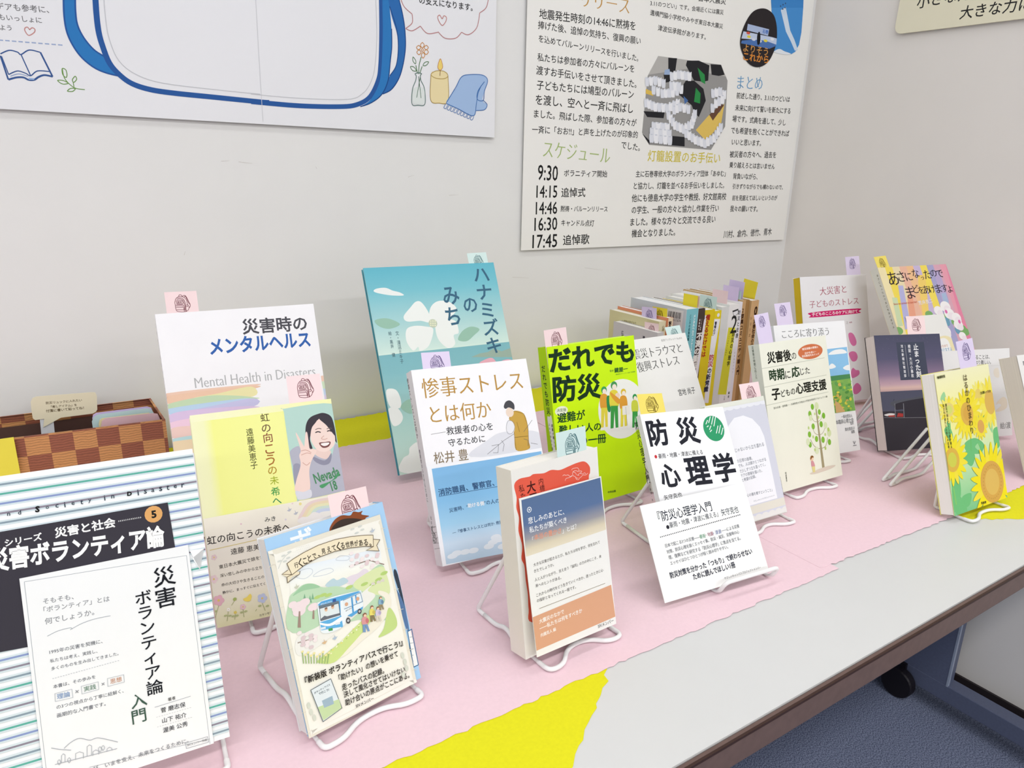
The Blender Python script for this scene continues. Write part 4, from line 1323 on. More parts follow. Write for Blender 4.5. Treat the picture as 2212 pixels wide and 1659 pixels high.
('E','#efcdb0',813,789,9,9),
('Q','#8ab0c8',[792,784,822,776,817,735,784,745]),
('E','#6a8aa8',819,757,12,16),
('P','#9a8a6a',[786,746,803,741,795,696,777,703]),
('P','#9a8a6a',[801,742,816,737,821,694,807,695]),
('Q','#d8b890',[251,644,268,646,270,664,278,643,294,645,275,627,264,628]),
('Q','#aebfd2',[339,643,356,644,359,663,367,642,383,644,363,626,352,627]),
('Q','#c9cbb8',[133,1131,150,1133,152,1152,160,1131,175,1135,157,1116,146,1116]),
('Q','#b9c3d0',[849,1351,868,1354,871,1374,880,1352,898,1356,876,1335,863,1335]),
('P','#e9ddc0',[63,1255,115,1273,199,1227,194,1213,132,1211,90,1181,95,1224]),
('S','#6a5a44',5,[136,1230,95,1224,90,1181,194,1213,203,1234]),
('S','#6a5a44',5,[136,1230,63,1257,112,1272]),
('P','#e9ddc0',[780,1209,889,1168,878,1219,918,1255,863,1276,850,1223]),
('S','#6a5a44',5,[863,1276,918,1255,878,1219,889,1168,780,1209,849,1219]),
('P','#efe3c6',[117,1322,170,1340,264,1361,387,1378,538,1378,680,1358,795,1332,867,1311,849,1219,774,1246,640,1275,508,1289,366,1287,242,1264,135,1227]),
('S','#6a5a44',5,[135,1227,117,1322,170,1340,264,1361,387,1378,538,1378,680,1358,795,1332,867,1311,849,1219,774,1246,640,1275,508,1289,366,1287,242,1264,135,1227]),
('T','#3a3026','行',168,1288,200,1287,1.35,0.015),
('T','#3a3026','く',203,1293,236,1293,1.35,0.015),
('T','#3a3026','こ',242,1298,274,1297,1.35,0.015),
('T','#3a3026','と',282,1304,314,1304,1.35,0.015),
('T','#3a3026','で',322,1310,355,1309,1.35,0.015),
('T','#3a3026','、',363,1312,378,1318,1.35,0.015),
('T','#3a3026','見',403,1321,437,1320,1.35,0.015),
('T','#3a3026','え',450,1319,484,1318,1.35,0.015),
('T','#3a3026','て',493,1318,527,1318,1.35,0.015),
('T','#3a3026','く',533,1316,568,1315,1.35,0.015),
('T','#3a3026','る',568,1312,603,1311,1.35,0.015),
('T','#3a3026','世',611,1306,646,1306,1.35,0.015),
('T','#3a3026','界',649,1300,684,1300,1.35,0.015),
('T','#3a3026','が',687,1293,722,1293,1.35,0.015),
('T','#3a3026','あ',727,1285,763,1284,1.35,0.015),
('T','#3a3026','る',770,1274,807,1273,1.35,0.015),
('T','#3a3026','。',810,1256,826,1262,1.35,0.015),
('T','#2a2624','『新装版 ボランティアバスで行こう!』',56,427,919,370,1.1,0.02),
('T','#2a2624','「助けたい」の想いを乗せて',318,330,855,303,1.25,0.012),
('T','#2a2624','走ったバスの記録。',327,250,703,226,1.25,0.012),
('T','#2a2624','決して風化させてはいけない、',327,191,905,154,1.25,0.012),
('T','#2a2624','助け合いの原点がここにある。',326,126,914,94,1.25,0.012),
('T','#3a3634','SIVメンバー',404,63,563,55,1,0.01),
('P','#dfe8ee',[85,341,255,354,292,103,125,74]),
('S','#5a646c',5,[85,341,255,354,292,103,125,74,85,341]),
('P','#c3d8a8',[109,196,283,179,289,105,129,82]),
('P','#9fb6c6',[150,228,238,226,237,162,156,168]),
('T','#3a4a5a','ボランティアバス',105,307,239,316,1,0.02),
('T','#3a4a5a','で行こう!',137,286,224,284,1,0.02),
('E','#d3d8cc',46,239,13,24),
('E','#d3d8cc',53,185,13,24),
('E','#d3d8cc',68,134,13,24),
('E','#d3d8cc',894,270,15,26),
('E','#d3d8cc',903,210,15,26),
('E','#d3d8cc',905,154,16,26),
('E','#d3d8cc',863,116,15,26)],
'teal':[('G',[(0,'#66b9cc'),(0.12,'#7cc4d2'),(0.3,'#b2dadb'),(0.42,'#d4ece4'),(0.43,'#dcf0e6'),(0.4301,'#82bcc6'),(0.52,'#88c0c8'),(0.75,'#b0d8d2'),(1,'#cce6da')],[0,3042,2158,3042,2158,0,0,0]),
('Q','#eef2f0',[96,2690,151,2724,285,2728,388,2680,495,2644,543,2597,353,2609,160,2654]),
('P','#9fb5a8',[1448,1560,1607,1601,1749,1609,1874,1655,1992,1596,2179,1636,2164,1484]),
('Q','#9cc5b2',[32,2249,158,2276,286,2250,405,2164,239,2112,92,2157]),
('Q','#9cc5b2',[1286,1850,1386,1978,1547,2034,1682,1980,1568,1893,1427,1814]),
('Q','#f2f6f3',[484,2279,610,2402,719,2489,809,2467,892,2292,878,2158,732,2192,525,2198]),
('Q','#f2f6f3',[887,2202,933,2379,1071,2472,1260,2448,1358,2326,1210,2199,1007,2147]),
('Q','#f2f6f3',[492,2079,626,2123,807,2097,915,2042,798,1807,645,1738,622,1802,533,1756,459,1906]),
('Q','#f2f6f3',[971,2150,1110,2184,1297,2147,1321,1961,1228,1924,1224,1788,1093,1738,958,1904]),
('E','#c9d2bc',926,2136,70,67),
('E','#f1f3d2',898,2174,11,11),
('E','#f1f3d2',933,2172,11,12),
('E','#f1f3d2',968,2169,12,11),
('E','#f1f3d2',891,2141,12,11),
('E','#f1f3d2',926,2138,12,11),
('E','#f1f3d2',961,2135,12,11),
('E','#f1f3d2',885,2108,11,11),
('E','#f1f3d2',920,2105,11,11),
('E','#f1f3d2',955,2102,11,11),
('V','#3f6a85','ハナミズキ',1897,2999,1875,1562,1.05,0.012),
('V','#3f6a85','の',1620,2529,1590,2239,0.95,0.012),
('V','#3f6a85','みち',1315,2721,1267,2057,0.9,0.012),
('V','#4f6f7a','文・淺沼ミキ子',338,2071,330,1582,0.8,0),
('V','#4f6f7a','絵・黒井 健',228,2076,223,1691,0.8,0),
('Q','#efb3c2',[1574,1444,1660,1492,1792,1512,1855,1447,1841,1379]),
('Q','#efb3c2',[1957,1436,2067,1459,2152,1427,2126,1371]),
('Q','#f2f6f3',[20,1222,161,1215,211,1069,177,946,31,988]),
('Q','#f2f6f3',[3,950,134,952,197,816,135,719,25,715]),
('Q','#f2f6f3',[10,50,86,223,183,269,223,367,385,393,439,-29]),
('Q','#9cc5b2',[188,945,284,1038,417,1031,335,838])],
'sanji':[('T','#b98f45','惨事ストレス',92,1971,1362,1936,1.15,-0.004),
('T','#b98f45','とは何か',137,1665,890,1640,1.12,-0.004),
('S','#5a5a5a',4,[112,1445,289,1449]),
('T','#3c3c40','救援者の心を',298,1456,876,1438,1,0),
('T','#3c3c40','守るために',300,1320,752,1309,1,0),
('T','#8a7a62','松井 豊',100,1175,512,1160,1.1,0),
('Q','#dfe1e8',[540,1124,779,1283,1008,1350,1444,1290,1442,1087]),
('Q','#c9a24a',[1100,1497,1181,1579,1302,1530,1328,1374,1305,1208,1295,1109,1120,1118,1133,1333]),
('S','#6a5220',4,[1100,1497,1181,1579,1302,1530,1328,1374,1305,1208,1295,1109]),
('S','#6a5220',4,[1133,1333,1120,1118]),
('S','#6a5220',5,[1124,1267,1305,1259]),
('S','#6a5220',4,[1192,1443,1206,1323]),
('E','#ecd9c8',1123,1569,51,57),
('Q','#4a4a50',[1058,1645,1093,1699,1150,1709,1196,1661,1187,1595,1151,1616,1116,1629,1077,1617]),
('E','#e8e9ee',1099,1396,54,79),
('Z','#7a7a80',4,[1046,1403,1086,1473,1146,1449,1152,1381,1103,1320,1050,1328,1046,1403]),
('S','#5a5a60',4,[750,1124,869,1188,990,1253,1129,1309]),
('S','#5a5a60',4,[1260,1316,1398,1441]),
('S','#5a5a60',4,[820,1212,910,1215,883,1121,822,1130]),
('S','#5a5a60',4,[948,1127,981,1205,954,1258]),
('S','#5a5a60',4,[1326,1172,1415,1145]),
('S','#5a5a60',4,[1244,1234,1296,1210,1283,1144])],
'sanji/s':[('V','#55555a','惨事ストレスとは何か',12,2136,44,1427,0.9,0),
('V','#55555a','救援者の心を守るために',44,1307,44,705,0.8,0),
('V','#6a6a70','松井',84,556,53,448,0.7,0),
('S','#88888c',4,[51,1410,38,1315]),
('S','#4a4a4a',5,[16,424,193,433]),
('S','#8a8a8a',4,[10,362,196,372]),
('S','#8a8a8a',4,[15,303,201,314]),
('S','#8a8a8a',4,[20,244,205,256]),
('S','#8a8a8a',4,[25,185,210,199]),
('T','#5a5a5a','K',26,393,107,397,1,0),
('T','#5a5a5a','369',19,331,135,336,1,0),
('T','#5a5a5a','Ma77',13,270,165,280,1,0)],
'skycard':[('G',[(0,'#84bbe6'),(0.35,'#8ac4ee'),(0.6,'#a4d4f2'),(0.8,'#cbe0f2'),(1,'#bcd5e8')],[51,1064,1436,1056,1413,-38,44,14]),
('E','#e6eff6',183,106,62,30),
('E','#e6eff6',282,100,63,29),
('E','#e6eff6',382,95,63,30),
('E','#e6eff6',630,137,65,30),
('E','#e6eff6',720,151,66,31),
('E','#e6eff6',674,184,65,32),
('E','#e6eff6',572,102,64,31),
('E','#e6eff6',740,68,65,31),
('E','#e6eff6',130,86,62,29),
('E','#e6eff6',831,81,66,32),
('E','#e6eff6',981,114,67,31),
('T','#2f4f7a','消防職員、警察官、陸上自衛隊員',84,794,1307,789,1,0.01),
('S','#2f4f7a',5,[83,751,1296,732]),
('T','#2f4f7a','災害時、“',175,577,401,582,1,0),
('T','#f2f6fa','助ける側',399,590,600,585,1,0.03),
('T','#2f4f7a','”の人の心は',600,585,908,578,1,0),
('T','#2f4f7a','—『惨事ストレスとは何か: 救援者の心を守る』',170,335,1061,340,1,0)],
'red':[('Q','#e8604a',[24,1608,82,1650,194,1646,243,1657,356,1639,441,1649,541,1626,646,1636,752,1646,842,1638,900,1579,901,1516,879,1436,872,899,789,345,524,235,102,319,74,454,78,589,67,729,64,865,39,940,58,1054,31,1195,47,1309,28,1406,39,1494]),
('V','#5a1f18','内橋克人',312,1605,347,1349,0.95,0),
('V','#4a1814','大震災',198,1606,240,1270,0.9,0.02),
('V','#5a1f18','私たち',96,1597,121,1382,0.9,0),
('Z','#f6d8d0',4,[680,1592,689,1603,720,1603,751,1598,767,1578,762,1566,793,1559,798,1547,773,1542,755,1533,763,1524,737,1534]),
('Z','#f6d8d0',4,[691,1575,718,1579,744,1570,757,1557]),
('Z','#f6d8d0',4,[686,1559,696,1571,721,1558,733,1538]),
('Z','#f6d8d0',4,[568,1564,586,1570,607,1560,633,1558,657,1538,682,1543]),
('Z','#f6d8d0',4,[594,1512,604,1530,631,1531,657,1532,684,1539]),
('Z','#f6d8d0',4,[686,1559,693,1537,718,1521,729,1494,755,1484,765,1496,788,1504,812,1516,843,1509,875,1519]),
('Z','#f6d8d0',4,[773,1542,808,1527,831,1533,848,1518]),
('Z','#f6d8d0',4,[718,1517,739,1502,752,1502])],
'rustcard':[('G',[(0,'#5a7298'),(0.45,'#5c749c'),(0.7,'#9b9aa0'),(0.88,'#ddd2b8'),(1,'#e6dcc4')],[20,1411,914,1420,919,920,4,911]),
('E','#eef1f4',91,1310,24,25),
('E','#5a7298',91,1310,17,19),
('E','#eef1f4',91,1310,8,9),
('T','#f2f3f4','悲しみのあとに、',66,1214,461,1205,1.15,0),
('T','#f2f3f4','私たちが築くべき',67,1132,478,1125,1.15,0),
('T','#f2e6dc','「',87,1047,101,1046,1,0),
('T','#d99a82','本当の豊かさ',107,1056,407,1045,1.1,0.025),
('T','#f2f3f4','」とは？',414,1036,581,1041,1.1,0),
('T','#6a6660','大きな災害が起きるたび、私たちは何を学び、何を忘れて',69,818,830,825,1.1,0),
('T','#6a6660','きたでしょうか。',68,762,284,763,1.1,0),
('T','#6a6660','人と人がつながり、支え合う「協同」の力の中にこそ、未',65,684,831,689,1.1,0),
('T','#6a6660','来へのヒントがある。',66,629,350,624,1.1,0),
('T','#6a6660','これからの時代をどう生きていくべきか、迷ったときに心',64,544,835,554,1.1,0),
('T','#6a6660','の指針となってくれる一冊です。',63,495,500,491,1.1,0),
('S','#8a7a5a',4,[79,420,842,422]),
('P','#dca684',[-1,366,912,387,923,71,2,61]),
('T','#f6efe8','大震災のなかで',62,306,339,313,1.1,0.012),
('T','#f6efe8','――私たちは何をすべきか',58,245,542,257,1.1,0.012),
('T','#f6efe8','内橋克人 編',62,180,230,183,1.1,0.012),
('T','#5a5a5a','SIVメンバー',704,47,897,43,1.1,0)],
'green':[('T','#16351c','だれでも',13,1947,1449,1915,0.86,0.045),
('T','#16351c','防災',27,1583,823,1527,0.84,0.035),
('T','#2f6f3a','監修',990,1694,1056,1691,0.86,0),
('T','#1f5a2a','鍵屋一',1068,1692,1308,1685,0.86,0.03),
('T','#3f8a3a','福祉防災コミュニティ協会 代表理事',1086,1635,1437,1628,0.86,0),
('E','#f3f5f0',1146,1163,419,400),
('E','#eef2da',131,1299,103,59),
('T','#3a6a3a','決定版',55,1314,209,1304,0.88,0),
('T','#1f4a24','避難が',52,1214,507,1192,0.89,0.02),
('T','#1f4a24','難しい人の',61,1063,753,995,0.84,0.02),
('T','#1f4a24','ための一冊',58,890,820,826,0.85,0.02),
('T','#2f5a2a','中央出版',763,100,905,88,0.86,0.03),
('E','#3fa35a',859,1459,49,48),
('E','#f6e9dc',863,1440,33,34),
('Q','#e0a03a',[792,1397,903,1385,901,1215,775,1228]),
('P','#e6d84a',[784,1234,891,1220,867,960,826,967,832,1169,792,959,748,967]),
('P','#f2f2ee',[748,974,875,966,889,920,733,940]),
('Q','#2f8f4f',[892,1356,949,1355,939,1168,888,1184]),
('E','#4a9a5a',1038,1494,57,56),
('E','#f6e9dc',1042,1472,39,40),
('Q','#e6d84a',[960,1422,1089,1408,1088,1212,941,1227]),
('P','#3fa04a',[951,1234,1075,1217,1048,918,1001,926,1007,1158,960,917,909,926]),
('P','#f2f2ee',[910,934,1058,925,1074,872,893,895]),
('E','#f0d8c4',1084,1351,41,38),
('Q','#e0a03a',[957,1417,1024,1375,1128,1281,1081,1240,988,1334]),
('E','#e0c23a',1193,1384,47,45),
('E','#f6e9dc',1197,1366,32,32),
('Q','#e0a03a',[1129,1326,1235,1314,1234,1154,1113,1166]),
('P','#e6d84a',[1121,1172,1224,1158,1202,913,1163,920,1168,1110,1130,912,1087,920]),
('P','#f2f2ee',[1088,926,1210,919,1223,876,1074,895]),
('P','#f0efe8',[1150,1198,1283,1192,1277,1065,1142,1079]),
('E','#2f9a4f',1390,1287,41,41),
('E','#f6e9dc',1394,1270,29,28),
('Q','#cfd84a',[1331,1235,1428,1224,1427,1081,1318,1092]),
('P','#3fa04a',[1325,1097,1418,1085,1398,866,1363,872,1367,1042,1333,865,1295,872]),
('P','#f2f2ee',[1295,878,1406,871,1417,832,1282,850]),
('S','#555',4,[1211,1180,1208,924])],
'green/s':[('P','#b2dc10',[0,2121,191,2121,191,0,0,0]),
('V','#16351c','だれでも防災',72,1904,95,1262,0.72,0.02),
('Q','#eeeee8',[55,1207,103,1237,151,1228,161,838,171,749,121,743,98,832]),
('V','#4a3a44','避難が難しい',139,1152,155,845,0.7,0.02),
('V','#4a3a44','人のための一冊',83,1163,98,801,0.65,0)],
'booklet':[('T','#9a9a98','岩波ブックレット No.815',938,2031,1378,2027,1,0),
('T','#3f403e','震災トラウマと',319,1880,1321,1876,1.15,-0.012),
('T','#3f403e','復興ストレス',325,1682,1188,1697,1.15,-0.012),
('T','#4a4a48','宮地 尚子',998,1204,1351,1198,1.3,0)],
'psych':[('T','#20222c','防',42,1594,308,1591,1.15,0.03),
('T','#20222c','災',427,1583,723,1576,1.15,0.03),
('T','#20222c','心',74,1080,330,1084,1.15,0.03),
('T','#20222c','理',413,1099,734,1093,1.15,0.03),
('T','#20222c','学',790,1090,1080,1092,1.15,0.03),
('E','#c8333a',78,1312,17,21),
('T','#333','豪雨・地震・津波に備える',111,1313,700,1305,1.25,0),
('E','#2f9a68',930,1571,141,158),
('S','#f0f4f0',10,[875,1680,837,1631]),
('S','#f0f4f0',10,[925,1720,880,1645]),
('S','#f0f4f0',10,[965,1721,912,1621]),
('S','#f0f4f0',10,[902,1608,865,1559]),
('S','#f0f4f0',10,[996,1713,938,1596]),
('S','#f0f4f0',10,[997,1599,947,1508]),
('S','#f0f4f0',10,[1034,1604,981,1505]),
('S','#f0f4f0',10,[1057,1567,1009,1485]),
('S','#f0f4f0',10,[897,1556,867,1533]),
('S','#f0f4f0',10,[868,1611,841,1596]),
('T','#333','矢守克也',59,836,294,849,1,0)],
'psych/s':[('V','#26282e','防災心理学入門',-36,1782,-56,1040,0.8,0.012),
('E','#c8333a',-57,1016,23,16),
('V','#3a3a40','豪雨・地',-46,989,-64,830,0.65,0)],
'whitecard':[('T','#2c3040','『防災心理学入門',184,850,912,836,1.2,0),
('T','#4a4e58','豪雨・地震・津波に備える』',302,738,972,736,1.2,0),
('E','#2a2a34',276,725,20,21),
('T','#4a4e58','矢守克也',1017,739,1266,735,1.3,0),
('S','#3a3c48',11,[148,643,159,643]),
('S','#3a3c48',11,[171,644,182,644]),
('S','#3a3c48',11,[194,644,205,645]),
('S','#3a3c48',11,[217,645,228,645]),
('S','#3a3c48',11,[241,645,252,646]),
('S','#3a3c48',11,[264,646,275,646]),
('S','#3a3c48',11,[287,647,299,647]),
('S','#3a3c48',11,[311,647,322,647]),
('S','#3a3c48',11,[335,648,346,648]),
('S','#3a3c48',11,[358,648,369,649]),
('S','#3a3c48',11,[382,649,393,649]),
('S','#3a3c48',11,[406,649,417,650]),
('S','#3a3c48',11,[430,650,441,650]),
('S','#3a3c48',11,[453,651,465,651]),
('S','#3a3c48',11,[477,651,489,651]),
('S','#3a3c48',11,[502,652,513,652]),
('S','#3a3c48',11,[526,652,537,653]),
('S','#3a3c48',11,[550,653,561,653]),
('S','#3a3c48',11,[574,654,586,654]),
('S','#3a3c48',11,[598,654,610,654]),
('S','#3a3c48',11,[623,655,634,655]),
('S','#3a3c48',11,[647,655,659,656]),
('S','#3a3c48',11,[672,656,683,656]),
('S','#3a3c48',11,[696,657,708,657]),
('S','#3a3c48',11,[721,657,733,657]),
('S','#3a3c48',11,[746,658,758,658]),
('S','#3a3c48',11,[771,658,782,659]),
('S','#3a3c48',11,[795,659,807,659]),
('S','#3a3c48',11,[820,660,832,660]),
('S','#3a3c48',11,[845,660,857,661]),
('S','#3a3c48',11,[871,661,883,661]),
('S','#3a3c48',11,[896,661,908,662]),
('S','#3a3c48',11,[921,662,933,662]),
('S','#3a3c48',11,[946,663,958,663]),
('S','#3a3c48',11,[972,663,984,664]),
('S','#3a3c48',11,[997,664,1009,664]),
('S','#3a3c48',11,[1023,665,1035,665]),
('S','#3a3c48',11,[1048,665,1061,665]),
('S','#3a3c48',11,[1074,666,1086,666]),
('S','#3a3c48',11,[1100,666,1112,667]),
('S','#3a3c48',11,[1126,667,1138,667]),
('S','#3a3c48',11,[1151,668,1164,668]),
('S','#3a3c48',11,[1177,668,1190,669]),
('S','#3a3c48',11,[1203,669,1216,669]),
('S','#3a3c48',11,[1230,670,1242,670]),
('S','#3a3c48',11,[1256,670,1268,671]),
('T','#7d8087','日本で起こる3つの災害――',180,546,644,547,1.15,0),
('T','#7d8087','対策、防災心理を説くエッセイ集。防災・減災、災害時の心',180,481,1186,497,1.15,0),
('T','#7d8087','理、復興などを研究する「防災心理学」に焦点を当てる。',184,422,1180,428,1.15,0),
('T','#7d8087','エッセイはひとつひとつが短く読み切りやすい。',186,362,978,373,1.15,0),
('T','#7fae92','豪雨',644,547,722,546,1.15,0),
('T','#b58a98','・地震',727,550,834,548,1.15,0),
('T','#8a94b8','・津波',834,548,948,552,1.15,0),
('T','#7d8087','――による災害',948,552,1209,558,1.15,0),
('T','#23283c','防災対策を分かった「つもり」で終わらせない',144,246,1285,264,1.25,0.015),
('T','#23283c','ために読んでほしい1冊',422,170,1004,176,1.25,0.015),
('T','#8a8c90','やさしいキャンパスプロジェクトメンバー',815,68,1341,73,1.1,0)],
'leafcard':[('P','#d5d7e2',[0,1470,1015,1470,1015,0,0,0]),
('E','#e9ebf0',30,1462,75,42),
('E','#e9ebf0',150,1462,75,42),
('E','#e9ebf0',270,1462,75,42),
('E','#e9ebf0',390,1462,75,42),
('E','#e9ebf0',510,1462,75,42),
('E','#e9ebf0',630,1462,75,42),
('E','#e9ebf0',750,1462,75,42),
('E','#e9ebf0',870,1462,75,42),
('E','#e9ebf0',990,1462,75,42),
('E','#e6e6e2',30,20,75,55),
('E','#e6e6e2',150,20,75,55),
('E','#e6e6e2',270,20,75,55),
('E','#e6e6e2',390,20,75,55),
('E','#e6e6e2',510,20,75,55),
('E','#e6e6e2',630,20,75,55),
('E','#e6e6e2',750,20,75,55),
('E','#e6e6e2',870,20,75,55),
('E','#e6e6e2',990,20,75,55),
('P','#e2dfd2',[0,190,1015,190,1015,90,0,90]),
('P','#f3f4f8',[893,202,893,563,885,894,880,1014,839,1143,733,1265,587,1328,423,1319,303,1237,215,1090,193,917,191,600,204,203]),
('T','#6f7480','じゃないから立ち直れる',330,915,847,914,1.15,0),
('T','#6f7480','の日常の崩壊。',325,779,596,774,1.15,0),
('T','#6f7480','でも、人は誰かとつながる',332,716,830,720,1.15,0),
('T','#6f7480','で少しずつ立ち直ってく。',332,645,799,658,1.15,0),
('T','#6f7480','ケアの現場を描いた、',339,590,722,593,1.15,0),
('T','#6f7480','と希望の記録。',348,532,593,541,1.15,0),
('T','#6f7480','「心の傷を癒すということ」',362,335,832,323,1.1,0),
('T','#8a8f9a','やさしいキャンパスプロジェクトメンバー',472,242,861,245,1.1,0)],
'leaflet':[('S','#4a4a4a',4,[1028,460,1056,460,1050,219,1022,218]),
('S','#6a6a6a',3,[1041,409,1060,409]),
('S','#6a6a6a',3,[1041,361,1059,360]),
('S','#6a6a6a',3,[1041,312,1059,312]),
('S','#6a6a6a',3,[1041,264,1059,264])],
'cream':[('T','#17180f','災害後',127,1881,623,1881,1.03,0.03),
('T','#2a2b22','の',629,1860,729,1862,1.01,0),
('T','#1f3a1e','時期',125,1636,435,1634,1.03,0.03),
('T','#2a2b22','に',449,1611,560,1610,0.96,0),
('T','#1f3a1e','応',582,1631,760,1628,0.91,0.03),
('T','#2a2b22','じた',771,1618,978,1621,0.94,0),
('T','#17180f','子',127,1374,302,1368,0.97,0.035),
('T','#2a2b22','どもの',316,1358,614,1363,1.03,0.01),
('T','#17180f','心理支援',631,1387,1306,1374,0.97,0.03),
('S','#9aa08e',4,[-3,1750,1335,1762]),
('S','#9aa08e',4,[-10,1491,1332,1508]),
('S','#9aa08e',4,[-14,1238,1331,1256]),
('E','#d2754a',1044,1883,271,108),
('T','#fbeee4','被災体験の表現と',870,1933,1223,1934,0.8,0.02),
('T','#fbeee4','分かち合い・',912,1869,1162,1871,0.8,0.02),
('T','#fbeee4','防災教育をめぐって',851,1831,1231,1831,0.8,0.02),
('T','#7a7d70','冨永良喜・遊間義一・兵庫教育大学連合大学院共同研究プロジェクト/編',132,1180,1292,1194,0.88,0),
('P','#a59a78',[1000,1115,1019,1113,1042,157,985,160]),
('Z','#a59a78',6,[895,987,918,894,999,860,1079,879,1134,952]),
('Z','#a59a78',7,[875,811,923,705,1012,667,1098,686,1169,766]),
('Z','#a59a78',9,[810,633,876,524,988,469,1115,484,1187,599]),
('E','#d8e2b4',1031,1089,43,54),
('E','#7fb83a',936,1088,34,44),
('E','#86bc3e',864,995,34,44),
('E','#86bc3e',1073,993,33,41),
('E','#7fb83a',1157,927,36,45),
('E','#dbe5bb',872,936,34,44),
('E','#86bc3e',902,807,35,44),
('E','#7fb83a',1080,812,36,45),
('E','#dbe5bb',1172,783,38,48),
('E','#86bc3e',802,706,34,44),
('E','#86bc3e',940,618,35,44),
('E','#86bc3e',1079,584,37,47),
('E','#7fb83a',1213,528,36,45),
('E','#7fb83a',788,560,34,43),
('E','#d5e0b0',1232,661,45,55),
('E','#dde6c0',751,607,39,50),
('E','#dde6c0',917,455,43,54),
('E','#c3d88a',874,659,18,23),
('E','#c3d88a',1141,652,19,23),
('E','#b5d06a',1109,453,19,24),
('E','#c3d88a',879,470,19,23),
('E','#c3d88a',801,801,18,23),
('E','#c3d88a',1038,921,18,24),
('E','#b5d06a',1223,712,24,31),
('E','#c3d88a',969,980,16,20),
('Q','#ddd0c0',[704,153,865,177,1087,190,1280,173,1190,144,966,131,802,130]),
('E','#f0d0b0',785,358,38,39),
('Q','#8a5a2a',[753,358,771,396,811,396,830,367,793,369,767,346]),
('Q','#d79aa0',[765,320,810,317,833,236,763,240]),
('P','#e2d690',[764,244,833,238,823,154,775,158]),
('V','#5a5c50','同成書房',211,271,211,132,0.8,0)],
'cream/s':[('V','#3a4a3a','災害後の時期に応じた',76,2076,78,1610,0.8,0)],
'kokoro':[('T','#5a5c5c','こころに寄り添う',147,1966,1120,1954,1.15,-0.012),
('P','#8fc6ee',[818,1668,1466,1677,1457,1221,797,1223]),
('P','#7fb35a',[797,1223,1458,1231,1480,639,857,642]),
('Q','#f2f5f6',[1051,1582,1179,1642,1366,1644,1450,1582,1275,1575]),
('Q','#f2f5f6',[1033,1396,1105,1434,1175,1374,1052,1351]),
('Q','#f2f5f6',[1331,1352,1457,1385,1470,1300,1364,1313]),
('P','#4f8f5a',[838,1235,1459,1237,1461,1165,1047,1158,841,1176]),
('E','#e0d850',1067,898,45,20),
('E','#8ab85a',1227,854,30,18),
('E','#6aa85a',1440,897,36,24),
('E','#6aa85a',1018,860,32,13),
('E','#6aa85a',1358,1054,25,26),
('E','#6aa85a',1372,1000,41,28),
('E','#8ab85a',1267,699,41,22),
('E','#e0d850',1440,1058,26,15),
('E','#8ab85a',1024,704,42,27),
('E','#6aa85a',1132,755,32,23),
('E','#d8b860',1206,714,45,14),
('E','#d8b860',1082,868,27,27),
('E','#6aa85a',1391,694,26,24),
('E','#e0d850',1223,672,30,14),
('E','#5a9a4a',1330,660,32,15),
('E','#8ab85a',1428,1114,42,27),
('E','#5a9a4a',969,875,32,23),
('E','#e0d850',1188,707,35,29),
('E','#6aa85a',1137,1113,36,28),
('E','#e0d850',1443,983,27,15),
('E','#a9c84a',1390,977,45,20),
('E','#d8b860',1176,899,44,24),
('E','#6aa85a',969,706,30,23),
('E','#8ab85a',1267,692,46,22),
('E','#8ab85a',1258,1134,47,19),
('E','#a9c84a',1130,871,25,23),
('E','#e0d850',1166,825,38,18),
('E','#d8b860',1184,865,24,19),
('E','#6aa85a',1274,995,31,19),
('E','#6aa85a',1116,977,30,26),
('E','#6aa85a',983,780,39,16),
('E','#e0d850',1184,835,30,17),
('E','#5a9a4a',1150,817,37,28),
('E','#a9c84a',1303,1028,25,25),
('E','#e0d850',1055,888,29,15),
('E','#6aa85a',1235,1050,28,18),
('E','#6aa85a',1334,826,32,16),
('E','#e0d850',1073,780,35,24),
('E','#5a9a4a',1090,885,45,16),
('E','#6aa85a',925,725,46,21),
('E','#a9c84a',1382,684,24,20),
('E','#e0d850',1300,778,36,27),
('E','#e0d850',1344,722,27,18),
('E','#6aa85a',950,788,45,27),
('E','#5a9a4a',1385,852,35,16),
('E','#5a9a4a',1218,1029,36,20),
('E','#e0d850',1401,833,27,29),
('E','#5a9a4a',1192,759,32,16),
('E','#a9c84a',1188,757,30,18),
('E','#5a9a4a',1415,1063,36,22),
('E','#a9c84a',1128,792,30,22),
('E','#5a9a4a',1161,923,44,26),
('E','#8ab85a',1013,1137,46,27),
('E','#e0d850',997,925,27,15),
('E','#e0d850',1150,964,32,17),
('E','#6aa85a',1143,1091,24,25),
('E','#5a9a4a',1335,861,32,23),
('E','#5a9a4a',1343,950,39,21),
('E','#d8b860',1135,915,31,29),
('E','#a9c84a',1194,1136,37,24),
('E','#8ab85a',996,962,27,14),
('E','#6aa85a',1076,697,42,18),
('E','#d8b860',1208,1085,40,28),
('E','#d8b860',1325,814,32,22),
('E','#8ab85a',1331,790,27,25),
('E','#5a9a4a',1009,1118,39,20),
('E','#5a9a4a',1364,966,25,15),
('E','#e0d850',1172,816,37,26),
('E','#6aa85a',953,804,36,17),
('E','#6aa85a',1254,1092,25,19),
('P','#d8b078',[1060,841,1144,793,1252,644,1054,645]),
('T','#8a8c90','一般社団法人',1155,571,1395,569,1.4,0),
('T','#8a8c90','日本臨床心理士会',976,496,1410,497,1.4,0),
('T','#8a8c90','監修',1334,444,1401,445,1.4,0),
('T','#8a8c90','奥村茉莉子',1200,363,1413,358,1.4,0),
('T','#8a8c90','編集',1329,306,1405,309,1.4,0),
('S','#6a6a70',5,[1339,158,1363,106,1397,151]),
('S','#6a6a70',4,[1352,157,1365,119,1384,153]),
